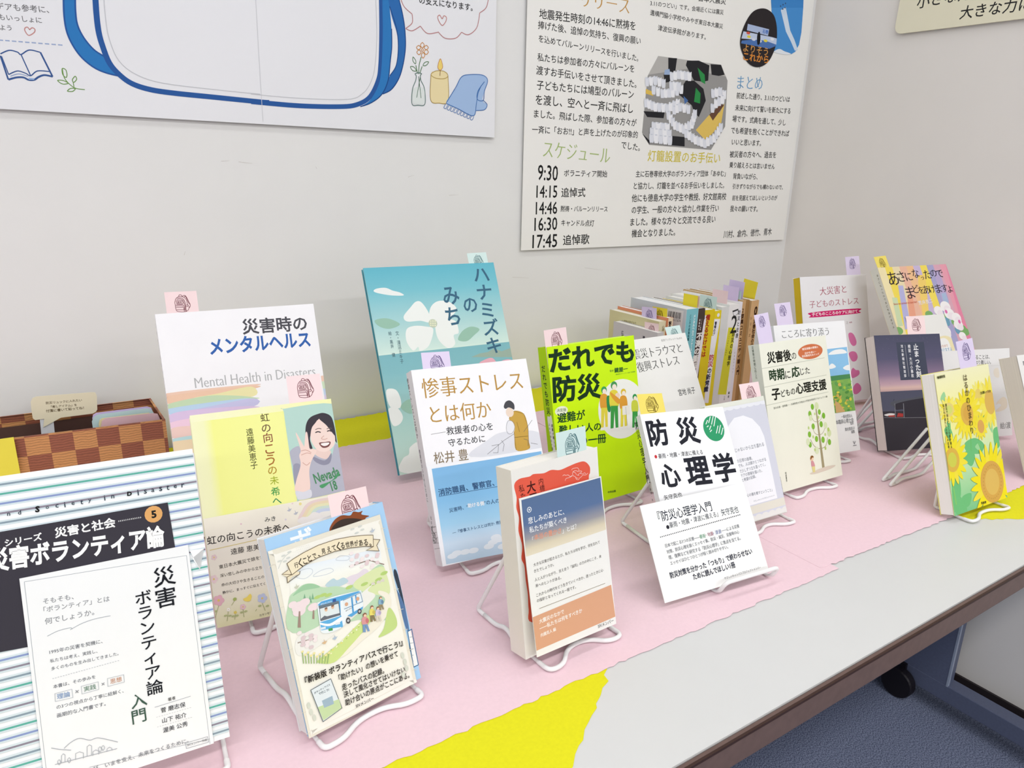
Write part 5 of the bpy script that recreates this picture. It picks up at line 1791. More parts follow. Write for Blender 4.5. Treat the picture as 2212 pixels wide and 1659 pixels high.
('S','#5a5a60',8,[1333,88,1405,85])],
'daisai':[('T','#b05a6c','大災害と',481,2198,1186,2225,0.93,-0.005),
('T','#b05a6c','子どものストレス',197,1959,1491,1977,0.93,-0.005),
('Q','#d31d6a',[240,1806,1464,1822,1481,1767,1441,1723,257,1708,214,1745]),
('T','#fbeef2','子どものこころのケアに向けて',241,1767,1454,1768,0.85,0.025),
('T','#b0b0b0','之',1119,1557,1181,1557,0.86,0),
('T','#c08a98','編著',1208,1556,1282,1558,0.86,0),
('Q','#e07aae',[1161,1326,1231,1355,1309,1306,1366,1182,1346,1103,1262,1089,1188,1174]),
('Q','#e07aae',[1140,938,1226,982,1333,954,1374,861,1318,785,1209,793]),
('Q','#e07aae',[1168,577,1224,652,1302,605,1383,589,1391,517,1290,466,1185,459]),
('Q','#e07aae',[1204,273,1306,344,1398,285,1409,193,1287,124,1194,154])],
'asa':[('P','#eee0b0',[0,3015,208,3015,208,0,0,0]),
('P','#f0d95a',[208,3015,417,3015,417,0,208,0]),
('P','#e8d8b0',[417,3015,625,3015,625,0,417,0]),
('P','#e9b8a0',[625,3015,834,3015,834,0,625,0]),
('P','#eec090',[834,3015,1042,3015,1042,0,834,0]),
('P','#c8b8d8',[1042,3015,1250,3015,1250,0,1042,0]),
('P','#f2dc60',[1250,3015,1459,3015,1459,0,1250,0]),
('P','#a9a6cc',[1459,3015,1667,3015,1667,0,1459,0]),
('P','#d9a8b8',[1667,3015,1876,3015,1876,0,1667,0]),
('P','#e8a0b0',[1876,3015,2084,3015,2084,0,1876,0]),
('P','#b5b3da',[418,2631,563,2624,400,1779,211,1753]),
('P','#e8a488',[585,2417,750,2449,555,1606,326,1624]),
('P','#f0cf70',[1076,2810,1330,2820,1039,1977,842,1949]),
('P','#b9a9cf',[1619,2894,1808,2887,1793,2222,1586,2192]),
('P','#e58aa6',[2064,3008,2116,2853,2123,1351,1955,1282,1959,1913]),
('P','#c9d8b0',[135,2401,277,2393,191,1834,42,1826]),
('P','#a8bcd8',[1628,2401,1763,2415,1770,1800,1564,1773]),
('E','#7faf6a',1049,1997,120,80),
('E','#7faf6a',1040,1853,119,79),
('E','#7faf6a',854,1724,118,79),
('E','#7faf6a',1770,1800,125,82),
('E','#7faf6a',1915,1642,126,82),
('E','#7faf6a',1978,1574,126,83),
('E','#7faf6a',1280,1836,121,80),
('E','#7faf6a',1503,1903,123,82),
('E','#7faf6a',34,1747,112,76),
('E','#6f9fb8',1330,1998,76,89),
('E','#6f9fb8',1523,1818,77,91),
('E','#6f9fb8',1749,1634,78,91),
('E','#f4f1f0',1361,2059,128,95),
('E','#efe6ea',1396,2004,90,66),
('E','#f4f1f0',1617,2126,155,114),
('E','#efe6ea',1653,2071,108,80),
('E','#f4f1f0',1668,1976,155,114),
('E','#efe6ea',1704,1920,109,80),
('E','#f4f1f0',1179,1884,151,110),
('E','#efe6ea',1215,1830,105,78),
('E','#f4f1f0',1220,1716,136,100),
('E','#efe6ea',1255,1662,95,70),
('E','#f4f1f0',1844,1879,141,103),
('E','#efe6ea',1880,1824,99,72),
('E','#f4f1f0',1833,1732,141,103),
('E','#efe6ea',1869,1677,98,72),
('E','#f4f1f0',1361,1622,168,122),
('E','#efe6ea',1396,1568,117,85),
('E','#f4f1f0',1842,1501,109,79),
('E','#efe6ea',1878,1445,76,55),
('E','#e070b0',1589,2023,38,41),
('E','#e070b0',1144,1738,36,39),
('E','#e070b0',1895,1791,38,42),
('T','#2c2430','あ',190,2778,489,2781,0.87,-0.002),
('T','#2c2430','さ',479,2806,691,2814,0.86,-0.002),
('T','#2c2430','に',712,2796,911,2804,0.85,-0.002),
('T','#2c2430','な',938,2849,1146,2858,0.85,-0.002),
('T','#2c2430','っ',1159,2755,1256,2768,0.84,-0.002),
('T','#2c2430','た',1285,2813,1498,2822,0.84,-0.002),
('T','#2c2430','の',1497,2837,1689,2846,0.83,-0.002),
('T','#2c2430','で',1674,2819,1891,2827,0.83,-0.002),
('T','#2c2430','ま',584,2470,819,2474,0.85,-0.002),
('T','#2c2430','ど',806,2531,989,2538,0.85,-0.002),
('T','#2c2430','を',965,2502,1128,2510,0.84,-0.002),
('T','#2c2430','あ',1109,2505,1307,2512,0.84,-0.002),
('T','#2c2430','け',1301,2506,1479,2513,0.83,-0.002),
('T','#2c2430','ま',1497,2506,1677,2514,0.83,-0.002),
('T','#2c2430','す',1689,2507,1883,2514,0.82,-0.002),
('T','#2c2430','よ',1865,2476,2020,2486,0.82,-0.002),
('T','#d8765a','Since we arrived to have fun!',119,2271,804,2277,1,0),
('T','#f1eef2','荒井良二',835,2248,1279,2273,0.8,0)],
'asa/s':[('V','#6a6a48','あさになったのでまどをあけますよ',122,2908,114,1809,0.6,0)],
'archcard':[('Q','#efe4b8',[90,693,572,1214,860,1307,1071,1294,1164,1196,1120,932,1035,614]),
('Q','#f3f3f0',[81,674,578,1163,856,1266,997,1237,1039,1132,1015,859,951,601]),
('T','#c9836a','あさになったので',524,1112,967,1112,1.1,0.01),
('T','#7aa4c9','まどをあけますよ',487,1034,1056,1039,1.1,0.01),
('T','#5a5a5a','絵 / 荒井',733,944,991,950,1.1,0),
('T','#7a8aa8','読みたい一冊です。',487,779,972,771,1.1,0),
('T','#7a8aa8','です。',615,699,766,697,1.1,0),
('V','#c9836a','ふれあい',1054,876,1014,667,0.6,0)],
'dark':[('G',[(0,'#4c4e63'),(0.3,'#5a5873'),(0.5,'#8a7690'),(0.62,'#c5a5b0'),(0.66,'#d8b8b0'),(0.7,'#c0a0a0')],[0,1888,1271,1888,1271,560,0,560]),
('P','#38343c',[0,640,1271,600,1271,0,0,0]),
('P','#454a5c',[405,1763,941,1758,952,1133,405,1133]),
('V','#f0f0f2','止まった刻',774,1731,768,1162,0.9,0.02),
('V','#e6e6ea','検証・大川小事故',648,1724,644,1167,0.75,0.015),
('V','#e6e6ea','河北新報社報道部',507,1728,504,1172,0.65,0.015),
('S','#d0d0d4',4,[570,1715,575,1186]),
('Q','#545660',[159,764,237,799,461,824,774,852,959,833,950,770,475,750,225,715]),
('Q','#34313a',[241,740,456,788,770,821,1009,831,1009,491,860,494,393,518,399,648,253,655]),
('S','#7a7c84',12,[244,760,224,531]),
('S','#7a7c84',14,[406,753,389,522]),
('S','#8a8a90',6,[8,542,223,524,860,498]),
('Q','#e0dcdc',[18,583,113,603,209,594,206,573,82,559]),
('P','#b04a44',[84,569,217,569,214,542,105,547]),
('P','#a83a38',[283,601,378,586,371,534,250,540]),
('S','#3a363e',8,[224,799,241,834]),
('E','#8a8aa4',792,1655,3,3),
('E','#8a8aa4',1011,1821,3,3),
('E','#8a8aa4',940,1805,3,3),
('E','#8a8aa4',37,1425,3,3),
('E','#8a8aa4',1199,1578,3,3),
('E','#8a8aa4',1145,1132,3,3),
('E','#8a8aa4',596,1243,3,3),
('E','#8a8aa4',691,1515,3,3),
('E','#8a8aa4',17,1218,3,3),
('E','#8a8aa4',355,1800,3,3),
('E','#8a8aa4',973,1171,3,3),
('E','#8a8aa4',1013,1154,3,3),
('E','#8a8aa4',785,1144,3,3),
('E','#8a8aa4',2,1762,3,3),
('E','#8a8aa4',266,1217,3,3),
('E','#8a8aa4',1249,1763,3,3),
('E','#8a8aa4',368,1837,3,3),
('E','#8a8aa4',685,1601,3,3),
('E','#8a8aa4',260,1820,3,3),
('E','#8a8aa4',878,1841,3,3),
('E','#8a8aa4',1136,1287,3,3),
('E','#8a8aa4',459,1176,3,3),
('E','#8a8aa4',185,1093,3,3),
('E','#8a8aa4',383,1539,3,3),
('E','#8a8aa4',4,1602,3,3),
('E','#8a8aa4',429,1296,3,3),
('E','#8a8aa4',1040,1438,3,3),
('E','#8a8aa4',401,1438,3,3),
('E','#8a8aa4',896,1086,3,3),
('E','#8a8aa4',1239,1057,3,3),
('E','#8a8aa4',953,1740,3,3),
('E','#8a8aa4',23,1693,3,3),
('E','#8a8aa4',465,1519,3,3),
('E','#8a8aa4',12,1077,3,3),
('E','#8a8aa4',230,1832,3,3),
('E','#8a8aa4',250,1666,3,3),
('E','#8a8aa4',1182,1821,3,3),
('E','#8a8aa4',438,1333,3,3),
('E','#8a8aa4',667,1683,3,3),
('E','#8a8aa4',137,1660,3,3),
('E','#8a8aa4',1013,1753,3,3),
('E','#8a8aa4',47,1824,3,3),
('E','#8a8aa4',116,1321,3,3),
('E','#8a8aa4',776,1801,3,3),
('E','#8a8aa4',432,1806,3,3),
('E','#8a8aa4',693,1298,3,3),
('E','#8a8aa4',403,1186,3,3),
('E','#8a8aa4',99,1162,3,3),
('E','#8a8aa4',876,1866,3,3),
('E','#8a8aa4',205,1079,3,3),
('E','#8a8aa4',1254,1482,3,3),
('E','#8a8aa4',516,1236,3,3),
('E','#8a8aa4',755,1725,3,3),
('E','#8a8aa4',579,1389,3,3),
('E','#8a8aa4',71,1799,3,3),
('E','#8a8aa4',42,1448,3,3),
('E','#8a8aa4',1066,1147,3,3),
('E','#8a8aa4',930,1827,3,3),
('E','#8a8aa4',801,1693,3,3),
('E','#8a8aa4',136,1399,3,3),
('V','#d8d8da','岩波',645,240,651,162,0.6,0)],
'sunflower':[('G',[(0,'#f3f0c4'),(0.18,'#f4f0ae'),(0.4,'#f2ee9a'),(0.6,'#cfe6b8'),(0.8,'#a8d8a0'),(1,'#7cc48a')],[0,1875,1272,1875,1272,0,0,0]),
('Q','#6fbf7a',[41,1125,165,1158,217,1013,137,924]),
('Q','#6fbf7a',[454,890,706,921,894,803,773,699,483,764]),
('Q','#6fbf7a',[355,734,550,788,646,685,524,566]),
('Q','#6fbf7a',[49,445,205,485,204,246,9,47]),
('Q','#6fbf7a',[886,1141,999,1213,994,1072,881,1000]),
('Q','#6fbf7a',[1157,958,1322,970,1299,756,1156,707]),
('Q','#6fbf7a',[225,208,437,218,371,76,220,72]),
('Q','#6fbf7a',[48,208,196,213,293,5,56,3]),
('Q','#6fbf7a',[117,1199,193,1274,181,1104]),
('Q','#9fd49a',[53,1531,161,1620,177,1447]),
('Q','#9fd49a',[676,803,778,839,782,733]),
('Q','#9fd49a',[1055,1063,1157,1084,1132,926]),
('S','#6fbf6a',20,[615,987,575,767]),
('S','#6fbf6a',20,[763,841,872,594]),
('S','#86c86a',22,[60,375,74,135]),
('Q','#f3e040',[997,1487,1075,1488,1131,1455,1062,1437,989,1458]),
('Q','#f4ea7a',[991,1460,1060,1433,1096,1381,1028,1389,972,1435]),
('Q','#f4ea7a',[974,1437,1025,1385,1034,1322,978,1354,948,1419]),
('Q','#f3e040',[951,1420,974,1352,957,1288,921,1339,920,1413]),
('Q','#f4ea7a',[923,1413,916,1339,875,1283,864,1346,893,1417]),
('Q','#f4ea7a',[896,1416,860,1347,801,1309,817,1373,871,1431]),
('Q','#f3e040',[873,1429,814,1376,747,1360,786,1416,857,1452]),
('Q','#f4ea7a',[858,1450,785,1420,719,1429,777,1469,854,1478]),
('Q','#f4ea7a',[854,1475,777,1474,723,1506,790,1524,861,1504]),
('Q','#f3e040',[860,1501,792,1528,757,1580,823,1572,878,1527]),
('Q','#f4ea7a',[876,1525,826,1576,817,1638,872,1607,902,1543]),
('Q','#f4ea7a',[899,1541,876,1609,893,1674,929,1623,930,1549]),
('Q','#f3e040',[927,1549,934,1623,975,1680,986,1617,957,1545]),
('Q','#f4ea7a',[954,1546,991,1615,1050,1655,1034,1590,979,1532]),
('Q','#f4ea7a',[977,1533,1038,1587,1106,1604,1066,1547,993,1510]),
('Q','#f3e040',[992,1513,1067,1543,1135,1534,1075,1493,997,1484]),
('E','#e8cf6a',925,1481,86,86),
('Q','#f3e040',[1282,1350,1377,1341,1443,1278,1349,1259,1265,1299]),
('Q','#f3e460',[1267,1303,1346,1252,1385,1159,1299,1181,1238,1259]),
('Q','#f3e460',[1241,1263,1294,1176,1302,1064,1235,1124,1204,1230]),
('Q','#f3e040',[1208,1233,1229,1121,1204,1004,1164,1095,1167,1216]),
('Q','#f3e460',[1171,1217,1158,1094,1105,987,1095,1097,1131,1219]),
('Q','#f3e460',[1134,1218,1090,1098,1014,1013,1036,1129,1101,1237]),
('Q','#f3e040',[1104,1234,1032,1133,944,1079,995,1187,1080,1268]),
('Q','#f3e460',[1082,1264,992,1193,902,1178,975,1265,1071,1310]),
('Q','#f3e460',[1071,1305,975,1272,893,1296,980,1353,1075,1356]),
('Q','#f3e040',[1074,1351,981,1360,917,1421,1008,1441,1090,1402]),
('Q','#f3e460',[1088,1397,1011,1447,973,1538,1057,1518,1117,1441]),
('Q','#f3e460',[1114,1438,1061,1523,1054,1634,1120,1575,1151,1470]),
('Q','#f3e040',[1147,1468,1125,1579,1150,1696,1191,1606,1188,1484]),
('Q','#f3e460',[1184,1484,1196,1607,1250,1717,1260,1606,1224,1483]),
('Q','#f3e460',[1220,1484,1265,1605,1343,1693,1320,1575,1254,1465]),
('Q','#f3e040',[1251,1468,1324,1571,1416,1628,1363,1516,1275,1433]),
('Q','#f3e460',[1274,1437,1365,1511,1460,1528,1383,1437,1285,1392]),
('Q','#f3e460',[1284,1396,1384,1431,1469,1406,1378,1348,1281,1345]),
('E','#dcb45a',1177,1350,126,169),
('Q','#f3e040',[298,1379,369,1377,432,1344,357,1330,290,1347]),
('Q','#f4e870',[292,1349,355,1326,397,1276,322,1286,269,1322]),
('Q','#f4e870',[272,1324,318,1283,332,1223,269,1255,238,1305]),
('Q','#f3e040',[241,1306,264,1254,249,1194,206,1244,202,1299]),
('Q','#f4e870',[205,1299,201,1244,159,1193,143,1252,166,1305]),
('Q','#f4e870',[169,1304,139,1253,76,1219,90,1278,136,1321]),
('Q','#f3e040',[138,1319,86,1281,14,1269,54,1320,116,1345]),
('Q','#f4e870',[117,1343,52,1323,-20,1334,41,1369,109,1374]),
('Q','#f4e870',[109,1371,41,1373,-20,1405,52,1419,117,1403]),
('Q','#f3e040',[116,1400,54,1423,13,1472,86,1463,138,1428]),
('Q','#f4e870',[135,1426,90,1466,76,1525,138,1494,169,1445]),
('Q','#f4e870',[165,1443,143,1495,158,1555,200,1506,205,1451]),
('Q','#f3e040',[201,1451,206,1507,248,1558,264,1499,241,1445]),
('Q','#f4e870',[238,1446,268,1498,332,1533,318,1473,271,1429]),
('Q','#f4e870',[269,1431,321,1470,396,1483,355,1431,291,1405]),
('Q','#f3e040',[290,1407,357,1427,432,1417,368,1381,298,1376]),
('E','#e6d27a',203,1375,115,94),
('E','#d5dc70',203,1375,72,58),
('Q','#f3e040',[713,1275,833,1274,924,1224,815,1202,702,1232]),
('Q','#f2df30',[704,1236,812,1196,879,1117,774,1130,681,1197]),
('Q','#f2df30',[684,1201,770,1125,807,1025,716,1073,652,1170]),
('Q','#f3e040',[655,1172,711,1069,715,959,646,1035,617,1152]),
('Q','#f2df30',[621,1153,641,1033,611,923,572,1021,580,1145]),
('Q','#f2df30',[584,1145,566,1021,507,922,500,1031,544,1151]),
('Q','#f3e040',[548,1150,495,1032,413,954,438,1064,514,1168]),
('Q','#f2df30',[516,1166,434,1067,336,1017,392,1116,491,1195]),
('Q','#f2df30',[493,1192,389,1121,285,1103,365,1184,478,1230]),
('Q','#f3e040',[479,1226,364,1189,264,1205,360,1259,477,1268]),
('Q','#f2df30',[477,1264,361,1265,275,1314,378,1336,487,1306]),
('Q','#f2df30',[486,1302,381,1342,317,1418,417,1406,508,1341]),
('Q','#f3e040',[505,1338,421,1411,385,1509,474,1464,537,1369]),
('Q','#f2df30',[533,1366,479,1467,475,1577,542,1503,572,1387]),
('Q','#f2df30',[568,1386,548,1505,577,1615,616,1519,609,1394]),
('Q','#f3e040',[605,1394,622,1519,682,1620,689,1511,644,1389]),
('Q','#f2df30',[641,1390,694,1509,779,1591,752,1479,675,1371]),
('Q','#f2df30',[672,1374,757,1475,859,1529,801,1426,698,1344]),
('Q','#f3e040',[696,1347,804,1421,913,1441,829,1357,711,1310]),
('Q','#f2df30',[710,1314,830,1351,935,1336,833,1280,712,1271]),
('E','#dcb24e',594,1269,143,156),
('E','#d9a848',594,1269,89,97),
('Q','#f3e040',[940,1062,996,1064,1039,1029,982,1009,931,1027]),
('Q','#f3e03a',[933,1030,980,1005,1002,951,946,959,911,1000]),
('Q','#f3e03a',[913,1002,942,955,939,893,896,927,883,983]),
('Q','#f3e040',[886,984,891,925,863,867,841,921,853,981]),
('Q','#f3e03a',[856,981,837,921,790,878,793,941,827,993]),
('Q','#f3e03a',[829,991,790,943,734,924,761,983,810,1017]),
('Q','#f3e040',[811,1015,759,987,705,995,751,1039,806,1048]),
('Q','#f3e03a',[806,1045,751,1044,709,1078,765,1098,815,1081]),
('Q','#f3e03a',[813,1078,767,1103,746,1156,800,1148,835,1108]),
('Q','#f3e040',[833,1106,804,1152,807,1214,850,1180,863,1124]),
('Q','#f3e03a',[860,1123,855,1182,882,1241,905,1188,893,1127]),
('Q','#f3e03a',[890,1127,909,1187,956,1231,953,1168,919,1115]),
('Q','#f3e040',[917,1117,957,1165,1014,1185,986,1126,936,1091]),
('Q','#f3e03a',[935,1093,988,1122,1043,1113,996,1069,940,1059]),
('E','#dca85a',873,1054,80,92),
('Q','#f3e040',[245,713,363,696,451,630,335,619,228,665]),
('Q','#f2e22a',[231,669,332,613,389,520,281,549,199,629]),
('Q','#f2e22a',[202,632,275,544,294,435,206,500,159,605]),
('Q','#f3e040',[164,606,200,497,179,386,121,478,115,594]),
('Q','#f2e22a',[120,595,115,477,58,378,37,486,71,599]),
('Q','#f2e22a',[75,598,31,487,-54,412,-37,521,33,619]),
('Q','#f3e040',[36,617,-43,525,-146,482,-93,581,4,652]),
('Q','#f2e22a',[7,648,-96,587,-205,580,-123,658,-10,692]),
('Q','#f2e22a',[-9,688,-124,664,-226,694,-125,741,-10,736]),
('Q','#f3e040',[-11,732,-124,748,-207,812,-98,823,6,779]),
('Q','#f2e22a',[4,775,-95,829,-149,920,-45,893,35,815]),
('Q','#f2e22a',[31,812,-40,898,-58,1005,28,943,74,840]),
('Q','#f3e040',[69,838,34,946,54,1056,111,967,118,850]),
('Q','#f2e22a',[113,850,118,968,175,1068,197,961,162,846]),
('Q','#f2e22a',[158,847,203,960,290,1039,273,927,201,826]),
('Q','#f3e040',[197,829,278,923,386,970,330,867,230,794]),
('Q','#f2e22a',[227,798,334,861,449,870,362,789,245,753]),
('Q','#f2e22a',[244,757,363,782,472,751,364,703,244,708]),
('E','#dcb44a',116,722,158,160),
('E','#cfcf50',116,722,97,99),
('Q','#f3e040',[1173,259,1320,236,1459,145,1287,137,1149,188]),
('Q','#f4e21c',[1152,195,1283,129,1387,1,1225,42,1111,132]),
('Q','#f4e21c',[1115,138,1219,36,1280,-120,1140,-33,1059,88]),
('Q','#f3e040',[1065,92,1133,-37,1147,-206,1041,-81,999,60]),
('Q','#f4e21c',[1006,62,1033,-84,999,-252,936,-100,935,50]),
('Q','#f4e21c',[942,50,928,-101,850,-254,832,-89,873,58]),
('Q','#f3e040',[879,56,825,-87,711,-214,739,-48,817,84]),
('Q','#f4e21c',[823,81,733,-43,593,-135,664,19,772,126]),
('Q','#f4e21c',[777,121,659,25,504,-24,612,106,742,180]),
('Q','#f3e040',[744,173,609,114,450,111,586,207,728,241]),
('Q','#f4e21c',[729,234,586,215,437,258,590,313,732,306]),
('Q','#f4e21c',[731,299,592,321,464,407,622,417,753,369]),
('Q','#f3e040',[750,362,626,425,529,547,681,510,791,424]),
('Q','#f4e21c',[786,419,687,517,629,666,762,586,841,468]),
('Q','#f4e21c',[835,464,769,591,755,756,858,637,900,498]),
('Q','#f3e040',[893,495,866,640,899,808,963,660,963,509]),
('Q','#f4e21c',[957,509,971,660,1049,819,1068,652,1026,502]),
('Q','#f4e21c',[1020,504,1075,650,1193,785,1164,613,1083,477]),
('Q','#f3e040',[1077,481,1171,609,1319,709,1243,547,1129,436]),
('Q','#f4e21c',[1125,441,1248,541,1416,596,1299,458,1161,381]),
('Q','#f4e21c',[1158,388,1302,451,1474,457,1326,354,1175,318]),
('Q','#f3e040',[1175,325,1326,346,1489,302,1322,244,1171,252]),
('E','#d8a850',949,279,276,287),
('E','#e0ba60',949,279,170,178),
('E','#c89a48',1164,240,13,11),
('E','#c89a48',1147,194,13,11),
('E','#c89a48',1122,152,12,11),
('E','#c89a48',1089,115,12,10),
('E','#c89a48',1049,86,13,10),
('E','#c89a48',1006,66,12,11),
('E','#c89a48',960,55,12,11),
('E','#c89a48',914,53,12,10),
('E','#c89a48',870,62,12,10),
('E','#c89a48',830,80,12,10),
('E','#c89a48',794,107,12,10),
('E','#c89a48',766,141,12,10),
('E','#c89a48',745,181,12,10),
('E','#c89a48',734,225,12,10),
('E','#c89a48',732,271,11,10),
('E','#c89a48',739,318,12,10),
('E','#c89a48',755,363,12,10),
('E','#c89a48',780,405,12,10),
('E','#c89a48',812,441,12,10),
('E','#c89a48',850,471,12,10),
('E','#c89a48',893,492,12,10),
('E','#c89a48',938,504,12,10),
('E','#c89a48',984,506,13,10),
('E','#c89a48',1029,499,12,11),
('E','#c89a48',1070,481,13,10),
('E','#c89a48',1107,455,12,10),
('E','#c89a48',1136,421,12,11),
('E','#c89a48',1157,380,13,10),
('E','#c89a48',1169,335,13,10),
('E','#c89a48',1172,288,12,10),
('T','#4a4a20','増補新版',37,1822,219,1824,0.86,0.03),
('V','#5a4a24','はるかのひまわり',666,1803,644,983,1.0,0),
('T','#4a4a20','加藤いつか',968,1502,1232,1502,0.8,0.01),
('V','#5a5a28','震災で妹を亡くした姉が綴る',147,1468,130,873,0.75,0.015),
('V','#5a5a28','残された者たちの再生の記録',89,1467,73,879,0.75,0.015),
('T','#4a4a20','苦楽堂',614,48,737,41,0.8,0.03)],
'hand':[('T','#5a5a5c','語ることは、',665,1394,1039,1395,1.25,0),
('T','#5a5a5c','やはり難しい。',661,1307,1064,1300,1.25,0),
('S','#d8d8d8',3,[568,1243,1472,1228]),
('Q','#f1e6d6',[1127,443,1255,535,1194,571,1152,549,1175,606,1303,681,1384,627,1379,494,1251,436]),
('Q','#f1e9dc',[1113,1104,1137,1177,1220,1181,1235,1032,1152,1036]),
('T','#8a8a8a','絵/渡',1220,181,1450,183,1.2,0)],
'edge':[('V','#5a5a5a','震',134,1787,114,1715,0.8,0)],
'row_grey/l':[('V','#5a5660','広瀬',251,1615,264,1470,0.8999999999999999,0.022),
('P','#d8d4e0',[317,1566,490,1569,488,1484,319,1481]),
('V','#4a4650','遺',815,1625,817,1558,0.96,0.041999999999999996)],
'row_beige/l':[('T','#6a6238','心理臨床家がみた',353,1744,741,1771,1.0,0)],
'row_beige':[('V','#7a7048','心理',105,1823,109,1719,1.08,0.022)],
'row_thin':[('V','#3a2420','緊急',52,1895,53,1761,1.08,0.052)],
'row_blue/l':[('P','#e9e9ea',[974,2049,1367,2057,1356,1610,954,1585]),
('P','#44444a',[1013,2001,1028,2002,1022,1890,1007,1889]),
('P','#44444a',[1040,2002,1048,2003,1042,1890,1034,1890]),
('P','#44444a',[1060,2003,1080,2004,1075,1892,1054,1891]),
('P','#44444a',[1092,2005,1098,2005,1093,1893,1087,1892]),
('P','#44444a',[1110,2006,1122,2006,1117,1894,1105,1893]),
('P','#44444a',[1134,2007,1157,2008,1152,1895,1129,1894]),
('P','#44444a',[1168,2009,1175,2009,1170,1896,1164,1895]),
('P','#44444a',[1186,2010,1196,2010,1192,1897,1181,1896]),
('P','#44444a',[1208,2011,1224,2011,1220,1898,1203,1897]),
('P','#44444a',[1236,2012,1244,2012,1239,1899,1231,1898]),
('P','#44444a',[1256,2013,1268,2013,1263,1900,1251,1899]),
('P','#44444a',[1279,2014,1297,2015,1293,1901,1275,1900]),
('P','#44444a',[1309,2016,1317,2016,1313,1902,1305,1901]),
('T','#55555a','9784117674',1049,1856,1314,1870,1.2,0)],
'row_blue':[('V','#f2f6f6','メンタルヘルス・ファーストエイド',212,1992,201,1106,1.02,0.034),
('V','#1f5a64','こころの応急処置',110,2001,105,1524,0.744,0.037)],
'row_dark':[('P','#4a3f38',[3,2092,163,2085,178,1883,13,1890]),
('V','#e8e2da','災害時の',54,1902,45,1690,0.6,0.041999999999999996),
('V','#e8e2da','こころと組織',107,1897,89,1686,0.6,0.041999999999999996),
('V','#f3efe8','不測の衝撃',93,1655,26,966,1.1,0.041999999999999996)],
'row_sonaeru':[('P','#e8e4ea',[3,1952,57,1948,-32,722,-109,733]),
('V','#b03a20','備えるだけでは',92,1964,69,1176,1.02,0.052)],
'row_keibi':[('E','#eceaf4',97,1930,35,35),
('P','#efeff2',[2,1866,158,1852,86,1151,-4,1162]),
('V','#33324a','警備のプロが教える',54,1815,-13,1226,0.8999999999999999,0.041999999999999996),
('P','#efeff2',[-28,1555,91,1543,87,1174,77,262,-45,281]),
('V','#c03a4a','防災',35,1206,17,962,1.08,0.032),
('V','#33324a','の新常識',19,954,-33,488,1.02,0.041999999999999996)],
'row_two':[('P','#d8d43a',[40,1671,230,1653,184,358,-53,393]),
('P','#333338',[98,1978,253,2005,273,1917,159,1848]),
('P','#e9e9ec',[119,1949,246,1974,261,1922,167,1863]),
('T','#222','2',100,1720,265,1721,1.3,0.0),
('V','#3a3a1a','防災の心理学',207,1588,142,916,0.72,0.034),
('V','#6a6a2a','ほんとうの安心とは何か',100,1610,39,1131,0.6,0.022),
('V','#8a8070','仁平',145,342,143,240,0.72,0.022)],
'row_shien':[('V','#3a3a3a','防災と支援',13,1986,17,1439,0.66,0.022),
('V','#8a6a6a','支援者のために',11,1195,20,758,0.3,0.022),
('V','#5a5a5a','編者',-25,419,-26,268,0.6,0.022)],
'row_fukko':[('V','#4a2c18','2復興コミュニティ論入門',26,2018,84,713,0.744,0.052)],
'row_kraft':[('V','#4a2c14','災害社会の日本',154,1765,150,1114,0.8999999999999999,0.052),
('V','#7a5a34','シリーズ',39,1847,51,1403,0.48,0.032),
('T','#3a2412','0',102,1925,192,1922,1.35,0.05)],
'bubble':[('T','#5a4a2a','防災リュックに入れたい',185,1140,604,1119,1.05,0.01),
('T','#5a4a2a','「癒しアイテム」を',235,1079,536,1060,1.05,0.01),
('T','#5a4a2a','付箋に書いて貼ってね！',170,1028,613,1005,1.05,0.01)]}
